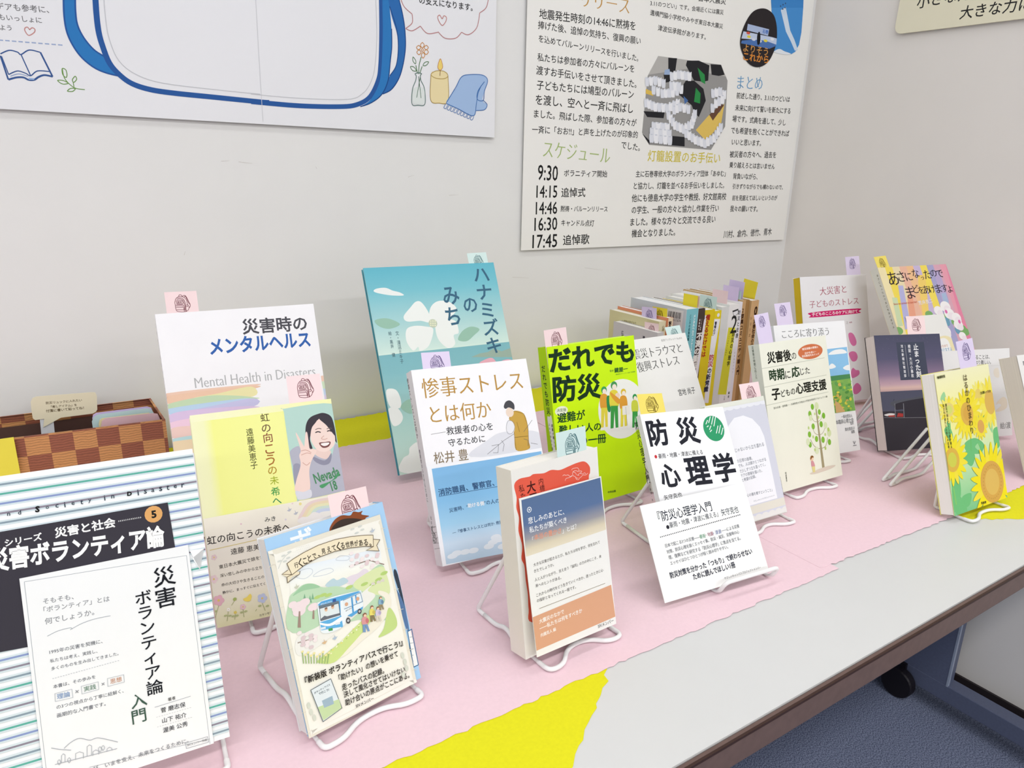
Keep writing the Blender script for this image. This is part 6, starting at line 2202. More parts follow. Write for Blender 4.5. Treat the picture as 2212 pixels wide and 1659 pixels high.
POSES = {'striped': [-0.1509, -0.6929, 0.0215, -0.0753, 0.3453, 0.148, 0.2144],
'mental': [0.0214, -0.342, 0.0123, -0.0427, 0.3185, 0.1854, 0.2607],
'girl': [0.0168, -0.5475, 0.0135, -0.088, 0.4491, 0.1367, 0.2009],
'bus': [0.0483, -0.7228, 0.0113, 0.1531, 0.362, 0.1033, 0.1539],
'teal': [0.3043, -0.3172, 0.0164, -0.0438, 0.4358, 0.2158, 0.3042],
'sanji': [0.2461, -0.5602, 0.0139, -0.1051, 0.4419, 0.1462, 0.2192],
'red': [0.2408, -0.7329, 0.0104, 0.0717, 0.1668, 0.101, 0.1743],
'green': [0.4358, -0.5258, 0.015, 0.0244, 0.2264, 0.1471, 0.2121],
'booklet': [0.5973, -0.5142, 0.012, 0.0121, 0.483, 0.148, 0.21],
'psych': [0.4597, -0.7009, 0.0118, -0.2423, 0.6126, 0.1131, 0.1827],
'leaflet': [0.5889, -0.6604, 0.013, -0.0588, 0.4081, 0.105, 0.1541],
'cream': [0.7342, -0.6214, 0.0108, -0.0409, 0.306, 0.1418, 0.209],
'kokoro': [0.8434, -0.5597, 0.0138, -0.1656, 0.3398, 0.148, 0.2109],
'daisai': [1.1177, -0.3978, 0.0127, -0.1611, 0.2665, 0.1744, 0.2493],
'asa': [1.2355, -0.5605, 0.0127, -0.101, 0.5197, 0.2084, 0.3015],
'dark': [1.024, -0.609, 0.0136, -0.3478, 0.3927, 0.1271, 0.1888],
'sunflower': [0.8802, -0.784, 0.0113, -0.0616, 0.3319, 0.1272, 0.1875],
'hand': [1.1645, -0.6262, 0.01, -0.3124, 0.273, 0.148, 0.1526],
'ltcard': [-0.1163, -0.691, 0.0163, -0.0758, 0.2688, 0.1024, 0.1492],
'flowercard': [0.0214, -0.5124, -0.0111, -0.0144, 0.1969, 0.1, 0.1114],
'buscard': [0.0497, -0.7202, 0.0077, 0.1235, 0.3972, 0.0979, 0.1464],
'skycard': [0.2433, -0.5657, 0.0172, -0.1576, 0.4634, 0.1395, 0.1101],
'rustcard': [0.2453, -0.7436, 0.0182, 0.0198, 0.2417, 0.0926, 0.1429],
'whitecard': [0.4117, -0.7323, 0.0101, -0.1068, 0.558, 0.1444, 0.1002],
'edge': [1.1219, -0.7923, 0.012, -0.1741, 0.4286, 0.13, 0.188]}
NOTES = [('pink', 'mental', [0.0372, -0.267, 0.2387, -0.0427, 0.3185, -0.0096, 0.0351, 0.0474]),
('pink', 'girl', [0.1174, -0.4776, 0.1744, -0.088, 0.4491, -0.014, 0.0345, 0.0506]),
('pink', 'bus', [0.0957, -0.6698, 0.1281, 0.1531, 0.362, -0.0474, 0.0349, 0.0471]),
('mint', 'teal', [0.4823, -0.2081, 0.2651, -0.0438, 0.4358, 0.023, 0.0343, 0.0464]),
('lavender', 'sanji', [0.2682, -0.4791, 0.1872, -0.1051, 0.4419, -0.0361, 0.0343, 0.0462]),
('mint', 'red', [0.292, -0.7036, 0.1567, 0.0717, 0.1668, 0.0027, 0.0356, 0.0481]),
('pink', 'green', [0.4346, -0.4833, 0.1957, 0.0244, 0.2264, 0.0272, 0.0352, 0.0475]),
('yellow', 'psych', [0.4829, -0.6107, 0.1428, -0.2423, 0.6126, -0.0362, 0.0331, 0.047]),
('mint', 'booklet', [0.7065, -0.429, 0.17, 0.0121, 0.483, 0.0184, 0.0324, 0.0438]),
('pink', 'leaflet', [0.6579, -0.6135, 0.1284, -0.0588, 0.4081, -0.0102, 0.0355, 0.0479]),
('lavender', 'cream', [0.7396, -0.5643, 0.189, -0.0409, 0.306, 0.0748, 0.0287, 0.0624]),
('lavender', 'kokoro', [0.8639, -0.4984, 0.1916, -0.1656, 0.3398, 0.0438, 0.0322, 0.056]),
('lavender', 'daisai', [1.2499, -0.3578, 0.2318, -0.1611, 0.2665, 0.0416, 0.0378, 0.0576]),
('yellow', 'asa', [1.2519, -0.4237, 0.2518, -0.101, 0.5197, 0.0595, 0.0353, 0.0477]),
('pink', 'dark', [1.1075, -0.5705, 0.1673, -0.3478, 0.3927, -0.0201, 0.0358, 0.0531]),
('lavender', 'sunflower', [0.9459, -0.7332, 0.1676, -0.0616, 0.3319, 0.0492, 0.0398, 0.0593]),
('lavender', 'row', [0.812, -0.2477, 0.1463, -1.5708, 0.0, 0.0879, 0.0375, 0.06]),
('yellow', 'row', [0.822, -0.2622, 0.1503, -1.5708, 0.0, 0.048, 0.0363, 0.058]),
('pink', 'row', [0.795, -0.274, 0.1294, -1.5708, 0.0, 0.0625, 0.0348, 0.0557]),
('yellow', 'row', [0.885, -0.2713, 0.1747, -1.5708, 0.0, 0.0025, 0.0342, 0.0547]),
('pink', 'row', [0.89, -0.2721, 0.1749, -1.5708, 0.0, 0.0018, 0.0334, 0.0534]),
('mint', 'row', [0.935, -0.266, 0.1576, -1.5708, 0.0, 0.0241, 0.0408, 0.0653]),
('pink', 'row', [0.963, -0.2695, 0.1744, -1.5708, 0.0, 0.0104, 0.0363, 0.058]),
('lavender', 'row', [0.992, -0.2676, 0.1787, -1.5708, 0.0, -0.0108, 0.0372, 0.0595]),
('lavender', 'row', [1.006, -0.2678, 0.1908, -1.5708, 0.0, -0.0356, 0.0357, 0.0571]),
('mint', 'row', [0.999, -0.272, 0.1743, -1.5708, 0.0, 0.0185, 0.0349, 0.0559]),
('yellow', 'row', [1.043, -0.2671, 0.1953, -1.5708, 0.0, -0.1107, 0.0331, 0.053])]
# ------------------------------------------------ the room
W = 1.5228; FLOOR = -.70
def quad(name, pts, m, kind='structure'):
    mb = MB(); mb.add([V3(p) for p in pts], [(0, 1, 2, 3)], m); o = mb.build(name); tag(o, kind=kind); return o
def slab(name, a, b, m): mb = MB(); mb.box(a, b, m); o = mb.build(name); tag(o, kind='structure'); return o
wall_m = mat('wall_paint', '#d8d8d6', .75, .012, 9, .04, k=1.08)
wall_m2 = mat('wall_paint_side', '#dad6d1', .75, .012, 9, .04, k=1.08)
slab('wall_back', (-4, 0, FLOOR), (W + .1, .1, 1.9), wall_m)
slab('wall_right', (W, -6, FLOOR), (W + .1, 0, 1.9), wall_m2)
def carpet():
    m = bpy.data.materials.new('carpet'); m.use_nodes = True; nt = m.node_tree; b = nt.nodes['Principled BSDF']
    tc = nt.nodes.new('ShaderNodeTexCoord'); mp = nt.nodes.new('ShaderNodeMapping'); mp.inputs['Scale'].default_value = (620, 340, 300); mp.inputs['Rotation'].default_value = (0, 0, .5)
    nz = nt.nodes.new('ShaderNodeTexNoise'); nz.inputs['Scale'].default_value = 1; nz.inputs['Detail'].default_value = 3
    nt.links.new(tc.outputs['Object'], mp.inputs['Vector']); nt.links.new(mp.outputs['Vector'], nz.inputs['Vector'])
    rp = nt.nodes.new('ShaderNodeValToRGB'); rp.color_ramp.elements[0].position = .36; rp.color_ramp.elements[1].position = .66
    rp.color_ramp.elements[0].color = lin('#363d57') + [1]; rp.color_ramp.elements[1].color = lin('#98a2bd') + [1]
    nt.links.new(nz.outputs['Fac'], rp.inputs['Fac']); nt.links.new(rp.outputs['Color'], b.inputs['Base Color']); b.inputs['Roughness'].default_value = .95
    bp = nt.nodes.new('ShaderNodeBump'); bp.inputs['Strength'].default_value = .6; bp.inputs['Distance'].default_value = .002
    nt.links.new(nz.outputs['Fac'], bp.inputs['Height']); nt.links.new(bp.outputs['Normal'], b.inputs['Normal'])
    return m
slab('floor', (-4, -6, FLOOR - .1), (W + .1, .1, FLOOR), carpet())
slab('ceiling', (-4, -6, 1.9), (W + .1, .1, 2.0), mat('ceiling_board', '#eeeeec', .9, .02, 30))
slab('baseboard_right', (W - .006, -6, FLOOR), (W, 0, -.626), mat('baseboard_vinyl', '#2c2528', .6))
slab('baseboard_back', (-4, -.006, FLOOR), (W - .006, 0, -.626), mat('baseboard_vinyl', '#2c2528', .6))
# small scuffs on the wall paint
scf = MB(); sm = mat('scuff', '#cfcbc6', .8)
for (x, z, a, L) in ((.165, .437, .1, .012), (.19, .437, -.1, .02), (.31, .43, 2, .004), (.47, .42, .3, .012), (.55, .39, .05, .02), (.69, .235, -.1, .04), (.62, .2, .2, .01), (.87, .245, -.15, .05), (.39, .2, 1, .008), (.1, .3, 1.2, .006)):
    d = V3((math.cos(a), 0, math.sin(a))); q = V3((-d.z, 0, d.x)) * .00035; c = V3((x, -.0002, z))
    scf.add([c-q, c+d*L-q*.4, c+d*L+q*.4, c+q], [(0, 1, 2, 3)], sm)
scf.build('trim_1'); tag(bpy.data.objects['trim_1'], kind='structure')
# ------------------------------------------------ the table
TBL = empty('display_table', (0, -.443, FLOOR)); tag(TBL, 'long white-topped table with a brown edge, carrying all the books along the wall', 'table')
def inv(o, p): return tuple(V3(p) - V3((0, -.443, FLOOR)))
def tpart(name, boxes, m, bev=0, par=None):
    mb = MB()
    for a, b in boxes: mb.box(inv(0, a), inv(0, b), m)
    o = mb.build(name, par or TBL)
    if bev: md = o.modifiers.new('bevel', 'BEVEL'); md.width = bev; md.segments = 3
    return o
X0, X1, YF, YB = -.9, 1.507, -.885, -.004
tpart('tabletop', [((X0+.004, YF+.004, -.026), (X1-.004, YB-.001, 0))], mat('white_laminate', '#d8d9d8', .38, .006, 20))
tpart('edge_band', [((X0, YF-.002, -.0285), (X1, YF+.004, -.0012)), ((X1-.004, YF+.004, -.0285), (X1, YB, -.0012)), ((X0, YF+.004, -.0285), (X0+.004, YB, -.0012))], mat('brown_edge', '#6b5650', .45, .08, 120), .0022)
tpart('edge_line', [((X0, YF-.0026, -.0032), (X1, YF-.0005, -.0008))], mat('edge_dark', '#3a241e', .5))
steel = mat('grey_blue_steel', '#5f667e', .42, .05, 200); steel2 = mat('steel_lit_edge', '#9aa4b8', .35, .04, 200)
for sx, xs in ((1, 1.4505), (-1, -.85)):
    lp = tpart('leg_plate', [((xs, -.606, -.622), (xs + .030, -.35, -.027))], steel, .001)
    tpart('plate_edge', [((xs - .0005, -.609, -.622), (xs + .006, -.605, -.028))], steel2, 0, lp)  # light on the plate's front edge is painted in as paler steel
    rl = tpart('foot_rail', [((xs - .0005, -.84, -.66), (xs + .036, -.12, -.62))], steel, .002)
    for yc in (-.5155, -.16):
        mb = MB(); bk = mat('caster_black', '#17131a', .5)
        c = V3(inv(0, (xs - .028, yc, -.665)))
        pr = [(0, .033), (.004, .035), (.02, .035), (.024, .033)]; seg = 28; vs_ = []
        for (a, r) in pr: vs_ += [c + V3((a, r*math.cos(t), r*math.sin(t))) for t in [6.28319*k/seg for k in range(seg)]]
        fs = [(i*seg+k, i*seg+(k+1) % seg, (i+1)*seg+(k+1) % seg, (i+1)*seg+k) for i in range(3) for k in range(seg)] + [tuple(reversed(range(seg))), tuple(range(3*seg, 4*seg))]
        mb.add(vs_, fs, bk); mb.box(tuple(c + V3((.02, -.006, -.006))), tuple(c + V3((.03, .006, .045))), bk); mb.build('caster', rl)
# ------------------------------------------------ coloured paper on the table
def torn(pts, torn_edges, amp=.0022, step=.006, seed=1):
    rnd = random.Random(seed); out = []
    for i, p in enumerate(pts):
        q = pts[(i+1) % len(pts)]; L = math.hypot(q[0]-p[0], q[1]-p[1]); n = max(1, int(L/step)) if i in torn_edges else 1
        for k in range(n):
            t = k/n; x = p[0]+(q[0]-p[0])*t; y = p[1]+(q[1]-p[1])*t
            if i in torn_edges: x += rnd.uniform(-amp, amp); y += rnd.uniform(-amp, amp)
            out.append((x, y))
    return out
TOP = (V3((0, 0, 0)), V3((1, 0, 0)), V3((0, 1, 0)), V3((0, 0, 1)))
def sheet(name, pts, z, m, label):
    mb = MB(); mb.prism(pts, z, z + .00025, m, TOP); o = mb.build(name); tag(o, label, 'paper'); return o
pinkm = mat('pink_construction_paper', '#f0d1da', .85, .02, 300); yelm = mat('yellow_construction_paper', '#e4e018', .85, .03, 300)
sheet('yellow_paper', torn([(-.6, -.80), (.1, -.876), (.2, -.848), (.237, -.821), (.264, -.803), (.295, -.781), (.316, -.75), (-.6, -.74)], {1, 2, 3, 4, 5}), .0002, yelm, 'yellow paper sticking out from under the pink paper at the front of the table')
sheet('yellow_paper', torn([(-.6, -.19), (.96, -.19), (.96, -.012), (.6, -.006), (.43, -.004), (-.6, -.006)], {2, 3, 4}, .003), .0002, yelm, 'yellow paper strip along the foot of the wall behind the teal picture book')
sheet('yellow_paper', torn([(.89, -.75), (.915, -.79), (.935, -.80), (.98, -.826), (1.25, -.868), (1.45, -.86), (1.45, -.75)], {1, 2, 3, 4}), .0002, yelm, 'yellow paper under the sunflower book at the right end of the table')
sheet('pink_paper', torn([(-.55, -.7685), (.30, -.7695), (.645, -.7745), (.655, -.60), (-.55, -.558)], {0, 1, 3}, .0014), .0008, pinkm, 'pink paper covering the front of the table under the bus book and red book')
sheet('pink_paper', torn([(-.55, -.575), (.73, -.62), (.73, -.139), (.37, -.134), (-.55, -.128)], {2, 3}, .002), .0005, pinkm, 'pink paper covering the back of the table under the teal picture book')
sheet('pink_paper', torn([(.628, -.764), (.74, -.768), (.90, -.7745), (1.45, -.776), (1.45, -.14), (.628, -.14)], {0, 1, 2}, .0016), .0011, pinkm, 'pink paper on the right half of the table under the cream and dark books')
ZT = .00142
# ------------------------------------------------ posters
def wallsheet(name, frame, w, h, m, arts, label, cat, th=.0006, gap=0, rr=0):
    O, u, v, n = frame
    root = empty(name, O); tag(root, label, cat)
    F = (V3((0, 0, 0)), u, v, n)
    mb = MB()
    if rr:
        pts = []
        for cx, cy, a0 in ((rr, rr, math.pi), (w-rr, rr, 1.5*math.pi), (w-rr, h-rr, 0), (rr, h-rr, .5*math.pi)):
            pts += [(cx+rr*math.cos(a0+k*math.pi/12), cy+rr*math.sin(a0+k*math.pi/12)) for k in range(7)]
        mb.prism(pts, -th, 0, m, F)
    else: mb.prism([(0, 0), (w, 0), (w, h), (0, h)], -th, 0, m, F)
    for a in arts: draw(mb, a, F)
    return root, mb
white_m = mat('poster_paper', '#edeef1', .45, .008, 5)
fr = lambda o, u, v, n: (V3(o), V3(u).normalized(), V3(v).normalized(), V3(n).normalized())
GAP = .006
r_, mb = wallsheet('poster', fr((-.196, -GAP, .4927), (1, 0, 0), (0, 0, 1), (0, -1, 0)), .8365, .594, white_m, ['posterL'], 'white poster with a big drawn blue backpack outline, on the wall at upper left', 'poster')
mb.build('sheet', r_)
# tape dots behind the paper
for (x, z) in ((.03, .03), (.43, .03), (.80, .03), (.03, .56), (.80, .56)):
    t = MB(); t.box((x-.008, .0006, z-.008), (x+.008, GAP-.0002, z+.008), mat('tape_pad', '#e8e4da', .7)); t.build('adhesive_pad', r_)
r_, mb = wallsheet('poster', fr((.705, -GAP, .287), (1, 0, 0), (0, 0, 1), (0, -1, 0)), .801, 1.1, mat('roll_paper', '#f4f3ee', .6, .01, 6), ['posterR'], 'tall handwritten poster with photos of lanterns and a blue sky, next to the wall corner', 'poster')
mb.build('sheet', r_)
Fp = fr((0, -.0008, 0), (1, 0, 0), (0, 0, 1), (0, -1, 0))
for nm, k, lb in (('photoLantern', 0, 'octagonal photo of rows of white paper lanterns'), ('photoOval', .0005, 'oval dark night photo with orange lettering'), ('photoSky', 0, 'blue photo of aircraft trails')):
    it = ART[nm][0] if nm != 'photoSky' else ART[nm][0]
    pts = np.array(it[2], float).reshape(-1, 2)*1e-4
    if nm == 'photoOval': pts = catmull(list(pts), True)
    p = MB(); F2 = (V3((0, -k, 0)), V3((1, 0, 0)), V3((0, 0, 1)), V3((0, -1, 0)))
    p.prism([(a[0], a[1]) for a in pts], .0001, .0006, paper('#d8d8d8', .3), F2)
    draw(p, nm, (V3((0, -k-.0006, 0)), V3((1, 0, 0)), V3((0, 0, 1)), V3((0, -1, 0))))
    o = p.build('photo_print', r_); o['label'] = lb
for (x, z) in ((.03, .03), (.40, .03), (.77, .03), (.03, .5), (.77, .5), (.03, 1.07), (.77, 1.07)):
    t = MB(); t.box((x-.008, .0006, z-.008), (x+.008, GAP-.0002, z+.008), mat('tape_pad', '#e8e4da', .7)); t.build('adhesive_pad', r_)
r_, mb = wallsheet('wall_sign', fr((W-.008, -.209, .7365), (0, -1, -.03), (0, -.03, 1), (-1, 0, 0)), .52, .3, mat('cream_card', '#efead0', .5, .008, 10), ['sign'], 'cream rounded sign with black lettering high on the right wall', 'sign', .004, rr=.016)
mb.build('board', r_)
t = MB(); t.box((.0002, -.45, .05), (.0078, -.05, .25), mat('tape_pad', '#e8e4da', .7)); t.build('adhesive_pad', r_)
# ------------------------------------------------ books on display
def make_book(name, key, P, t, side, label, cover, spine=None, dz=0, pages='#efece4', back=None, hard=False, group=None, rough=.38, round_spine=False):
    bx, by, bz, yw, tl, w, h = P
    root = empty(name, (bx, by, bz), yw, tl); tag(root, label, 'book', group)
    cm = mat('cover_'+key, cover, rough, .01, 40); sp = mat('spine_'+key, spine or cover, rough, .01, 40); bk = mat('back_'+key, back or cover, rough, .01, 40)
    e = .0005 if not hard else .0016
    mb = MB()
    mb.box((0, 0, 0), (w, e, h), cm)
    mb.box((0, t-e, 0), (w, t, h), bk)
    if side == 'L': mb.box((0, e, 0), (e*1.6, t-e, h), sp)
    else: mb.box((w-e*1.6, e, 0), (w, t-e, h), sp)
    draw(mb, key, (V3((0, 0, dz)),) + FRONT[1:], (w, h-dz))
    draw(mb, key+'/s', (V3((0, t, dz)), V3((0, -1, 0)), V3((0, 0, 1)), V3((-1, 0, 0))), (t, h-dz))
    mb.build('cover', root)
    pb = MB(); q = .003 if hard else .0004; x0, x1 = (e*1.6+.0004, w-q-.0006) if side == 'L' else (q+.0004, w-e*1.6-.0004)
    pb.box((x0, e+.0009, q+.0005), (x1, t-e-.0003, h-q-.0005), pages_mat(pages)); pb.build('pages', root)
    return root
PO = POSES
DISP = 'books standing on display along the table'
def P(k, dz=0):
    p = list(PO[k])
    if dz:
        B = pose(p[:3], p[3], p[4]) @ V3((0, 0, -dz)); p[0], p[1], p[2] = B; p[6] += dz
    return p
BK = {}
def bk(key, t, side, label, cover, **k):
    p = P(key, k.get('dz', 0)); BK[key] = (p, t); return make_book('book', key, p, t, side, label, cover, **k)
bk('striped', .015, 'L', 'large book with thin green and blue stripes and black title block at left edge', '#f7f9fb')
bk('mental', .012, 'L', 'white book with watercolour rainbow bands and blue title, near the wall at left', '#f6f6f9', dz=.0074)
bk('girl', .014, 'R', 'pale yellow book with a photo of a smiling woman making a peace sign', '#f3f5c8', pages='#eeeede')
bk('bus', .0164, 'R', 'light blue paperback mostly hidden behind the card with a bus drawing', '#a9d0f2', pages='#e6e5e4', back='#e8e8ea')
bk('teal', .009, 'R', 'tall teal picture book with a white dogwood flower', '#9cccd0', pages='#e8e6e0', hard=True, back='#4f9fb0')
bk('sanji', .0195, 'L', 'white book with gold title and a drawing of a man in a mustard uniform', '#f4f4f7', spine='#e3e3e6')
bk('red', .0222, 'L', 'worn cream paperback with a wavy red panel on its cover', '#f1efe9', spine='#ede9de', back='#ece8de')
bk('green', .0191, 'L', 'bright lime green book with a circle of illustrated people', '#cef800', spine='#a6cf1e')
bk('booklet', .005, 'R', 'thin white booklet with plain grey title right of the lime green book', '#f2f2ef', dz=.0094)
bk('psych', .0100, 'L', 'white book with huge black title and a green disc, behind a blank-edged white card', '#f6f7f9', spine='#f4f4f6')
bk('leaflet', .008, 'R', 'pale book almost covered by a grey card with a white arch', '#e6e8dc', pages='#eeeee8')
bk('cream', .0193, 'L', 'cream book with a green dotted tree and a child drawn on it', '#f1f2e2', spine='#dfe2d8')
bk('kokoro', .0160, 'L', 'white book with a painted flower field, tucked behind the cream tree book', '#f5f6f8', spine='#e4e8ec')
bk('daisai', .018, 'R', 'white book with pink title and pink petals, with a yellow inner band', '#efeef0', pages='#dcc020', back='#e8e8e8')
bk('asa', .0174, 'L', 'picture book with pastel painted stripes and white flowers, nearest the right wall', '#ecdcae', spine='#e2e2d4', dz=.0026)
bk('dark', .0225, 'R', 'dark indigo book with a night photo of a ruined building', '#4c4e63', pages='#efe6e0', back='#2c2a30')
bk('sunflower', .0188, 'R', 'yellow book covered with large sunflowers at the right end of the table', '#f2eea0', pages='#f3f0ea', back='#e8e07a')
bk('edge', .0275, 'R', 'thick pale book cut off by the right edge of the photo', '#f2f0ec', pages='#e6dfd0', back='#e6e0d2')
# ------------------------------------------------ review cards standing against the books
def card(name, key, base, u0, v0, roll, w, h, off, label, col, th=.0008, group=None, cat='card', rough=.5):
    p, t = BK[base]
    q0 = PO[base]
    root = pose(q0[:3], q0[3], q0[4])
    o3 = root @ V3((u0, -off, v0))
    mb = MB(); m = mat('card_'+key, col, rough, .008, 40)
    mb.box((0, 0, 0), (w, th, h), m); draw(mb, key, FRONT, (w, h))
    o = mb.build(name); o.matrix_world = pose(o3, q0[3], q0[4], roll); tag(o, label, cat, group); return o
card('review_card', 'ltcard', 'striped', .0338, -.0004, 0, .103, .1455, .0018, 'white card with a vertical title and thin line border, in front of the striped book', '#f2f3f4')
card('review_card', 'flowercard', 'girl', 0, -.001, 0, .1365, .1015, .0018, 'beige card with watercolour flowers and a rainbow, below the photo of the woman', '#e2dccc')
card('review_card', 'buscard', 'bus', .0002, -.001, 0, .0975, .1455, .0018, 'wood-bordered card with a drawing of a blue bus on a country road', '#e6e1d2')
card('review_card', 'skycard', 'sanji', 0, 0, 0, .1446, .1095, .0018, 'card with a blue sky picture and dark blue lettering, below the gold title', '#f4f6fa')
rc = PO['rustcard']
mb = MB(); mb.box((0, 0, 0), (rc[5], .0008, rc[6]), mat('card_rust', '#f1f0ec', .5, .008, 40)); draw(mb, 'rustcard', FRONT, (rc[5], rc[6]))
o = mb.build('review_card'); o.matrix_world = pose(rc[:3], rc[3], rc[4]); tag(o, 'card with dusk blue top and rust brown bottom, in front of the red book', 'card')
rc = PO['whitecard']; BK['whitecard'] = (rc, .06)
mb = MB(); mb.box((0, 0, 0), (rc[5], .0008, rc[6]), mat('card_white', '#f5f6f3', .5, .008, 40)); draw(mb, 'whitecard', FRONT, (rc[5], rc[6]))
o = mb.build('review_card'); o.matrix_world = pose(rc[:3], rc[3], rc[4]); tag(o, 'plain white card with small black lettering, resting on the front of a wire stand', 'card')
card('review_card', 'leafcard', 'leaflet', .002, .001, 0, .1015, .147, .0014, 'grey card with a white arch, right of the green disc book', '#dfe1e8')
card('review_card', 'archcard', 'asa', .028, .025, -.02, .115, .175, .0018, 'cream arched card half hidden between the dark book and the sunflower book', '#eeeeea')
p = PO['hand']; mb = MB(); mb.box((0, 0, 0), (p[5], .0012, p[6]), mat('card_hand', '#f1f1f2', .5, .008, 40)); draw(mb, 'hand', FRONT, (p[5], p[6]))
o = mb.build('review_card'); o.matrix_world = pose(p[:3], p[3], p[4]); tag(o, 'white card with a drawn hand behind the sunflower book', 'card')
# ------------------------------------------------ wire stands
def fillet(pts, r, k=5):
    pts = [V3(p) for p in pts]; out = [pts[0]]
    for i in range(1, len(pts)-1):
        a, b, c = pts[i-1], pts[i], pts[i+1]; d1 = a-b; d2 = c-b; q = min(r, d1.length*.48, d2.length*.48)
        s = b + d1.normalized()*q; e = b + d2.normalized()*q
        for j in range(k+1):
            t = j/k; out.append(s*(1-t)**2 + b*2*t*(1-t) + e*t*t)
    out.append(pts[-1]); return out
wire = mat('white_coated_wire', '#f4f3f3', .3, .01, 80)
def stand(key, label, dx=0, hw=.036, lip=0, back=.055, ht=.10, fy=-.012, t=None):
    p, tt = BK.get(key, (PO[key], .0012))
    t = tt if t is None else t
    c = V3(p[:3]) + V3((math.cos(p[3]), math.sin(p[3]), 0))*(p[5]/2+dx); c.z = ZT
    root = empty('book_stand', c, p[3]); tag(root, label, 'book stand', 'white wire book stands')
    r = .0017; th = p[4]; zb = p[2]-ZT; yt = lambda z: t/math.cos(th) + max(0, z-zb)*math.tan(th) + .004
    yr = yt(ht) + back; zl = .0026 + lip; ym = max(t+.012, yr*.3); q = min(.016, hw*.45)
    rad = lambda v: .0017 if -.001 < v.y < t+.012 and v.z < .012 else .0022
    half = ([(-hw, yr-.012, .0022), (-hw, yr*.66, .0022), (-hw, yr*.5, .009), (-hw, ym, .0022)] if yr*.5 > t+.014 else [(-hw, yr-.006, .0022)]) + [ (-hw, t*.5, r), (-hw, -.001, r), (-hw, fy, zl), (-hw+q, fy, zl)] + ([(-hw+q*2.1, -.0022, .0026)] if not lip else [])
    front = half + [(-x, y, z) for x, y, z in reversed(half)]
    a = MB(); a.tube(fillet(front, .012, 7), rad, wire); a.build('front_rest', root)
    rr_ = .012 if yr*.5 > t+.014 else .006
    rear = [(-hw, yr-rr_, .0022), (-hw, yr, .0022), (-hw, yt(ht), ht), (hw, yt(ht), ht), (hw, yr, .0022), (hw, yr-rr_, .0022)]
    b = MB(); b.tube(fillet(rear, .007), .0022, wire); b.build('back_support', root)
    return root
def side_stand(label, d):
    # a stand turned sideways: two bent rods running along the table towards the right
    root = empty('book_stand', (.93 + d[0], -.668 + d[1], ZT)); tag(root, label, 'book stand', 'white wire book stands')
    b = MB(); a = MB()
    lo = []
    for y, o in ((.008, 0), (-.008, -.008)):
        up_ = [(-.004+o+.02, y, .0022), (-.004+o, y, .0022), (.098+o, y, .066)]
        b.tube(fillet(up_, .004), .0022, wire)
        lo.append([(.010+o, y, .0022), (.028+o, y, .0058), (.066+o, y, .0022), (.086+o, y, .0022), (.128+o, y, .026)])
    b.build('back_support', root)
    a.tube(fillet(lo[0] + [(.132, .008, .027), (.124, -.008, .027)] + lo[1][::-1], .006), .0022, wire); a.build('front_rest', root)
    return root
SL = 'white wire book stand holding '
stand('striped', SL+'the striped book at the left edge', .03, .04)
stand('girl', SL+'the yellow book with the woman', 0, .038)
stand('bus', SL+'the bus card and blue paperback', .001, .045)
stand('sanji', SL+'the gold titled white book', 0, .045)
stand('red', SL+'the worn cream paperback with the red panel', .008, .045, fy=-.018)
stand('green', SL+'the lime green book', .01, .045)
stand('whitecard', SL+'the white card with small black lettering', .036, .038, .017, fy=-.010, t=.066, back=.05, ht=.08)
stand('leaflet', SL+'the grey card with the white arch', .016, .04, t=.010)
stand('cream', SL+'the cream book with the tree', .0, .045)
stand('kokoro', SL+'the flower field book behind the cream book', .0, .042)
side_stand(SL+'the pink petal book, legs left of the dark book', (.168, .163))
stand('dark', SL+'the dark indigo book', .0, .045)
stand('sunflower', 'white wire book stand whose front rest shows under the sunflower book', .004, .046, back=.0, ht=.05)
side_stand('white wire book stand turned sideways, its bent legs between the dark and sunflower books', (0, 0))
stand('hand', SL+'the card with the drawn hand', .0, .03)
# ------------------------------------------------ the row of books seen from the spine
def row_book(key, x0, t, y, d, h, label, cover, spine=None, pages='#efeee8', lean=0):
    root = empty('shelf_book', (x0, y, ZT)); tag(root, label, 'book', 'books standing in a row by the wall')
    cm = mat('rcover_'+key, cover, .4, .01, 40); sp = mat('rspine_'+key, spine or cover, .4, .01, 40); e = .0005
    h = h-ZT; mb = MB(); mb.box((0, 0, 0), (e, d, h), cm); mb.box((t-e, 0, 0), (t, d, h), cm); mb.box((e, 0, 0), (t-e, e, h), sp)
    Z = V3((0, 0, -ZT))
    draw(mb, 'row_'+key, (Z, V3((1, 0, 0)), V3((0, 0, 1)), V3((0, -1, 0))))
    draw(mb, 'row_'+key+'/l', (Z + V3((0, d, 0)), V3((0, -1, 0)), V3((0, 0, 1)), V3((-1, 0, 0))))
    mb.build('cover', root)
    pb = MB(); m = mat('rpages_'+pages.lstrip('#'), pages, .8, .04, 300); pb.box((e+.0002, e+.0002, .0006), (t-e-.0002, d-.0008, h-.0008), m); pb.build('pages', root)
    return root
YR = -.3146
row_book('grey', .785, .0145, YR, .1146, .1744, 'grey paperback, leftmost in the row of standing books', '#cdc9cb', '#c9c6c4')
row_book('beige', .80, .0165, -.3007, .1307, .19, 'beige book second from the left in the row of standing books', '#d8d0a2', '#ddd6b4', '#f0ede0')
row_book('thin', .817, .012, -.305, .133, .1955, 'orange-edged book third in the row of standing books', '#e0906a', '#e4d3b4', '#eef0f2')
row_book('blue', .85, .0296, YR, .1436, .2095, 'thick book with turquoise spine and pale blue back in the row of standing books', '#cfd6dc', '#7fc3cc', '#f1f2f2')
row_book('dark', .88, .0163, YR, .13, .2085, 'dark brown book with white title right of the turquoise spine', '#4a3c36', '#3c2824')
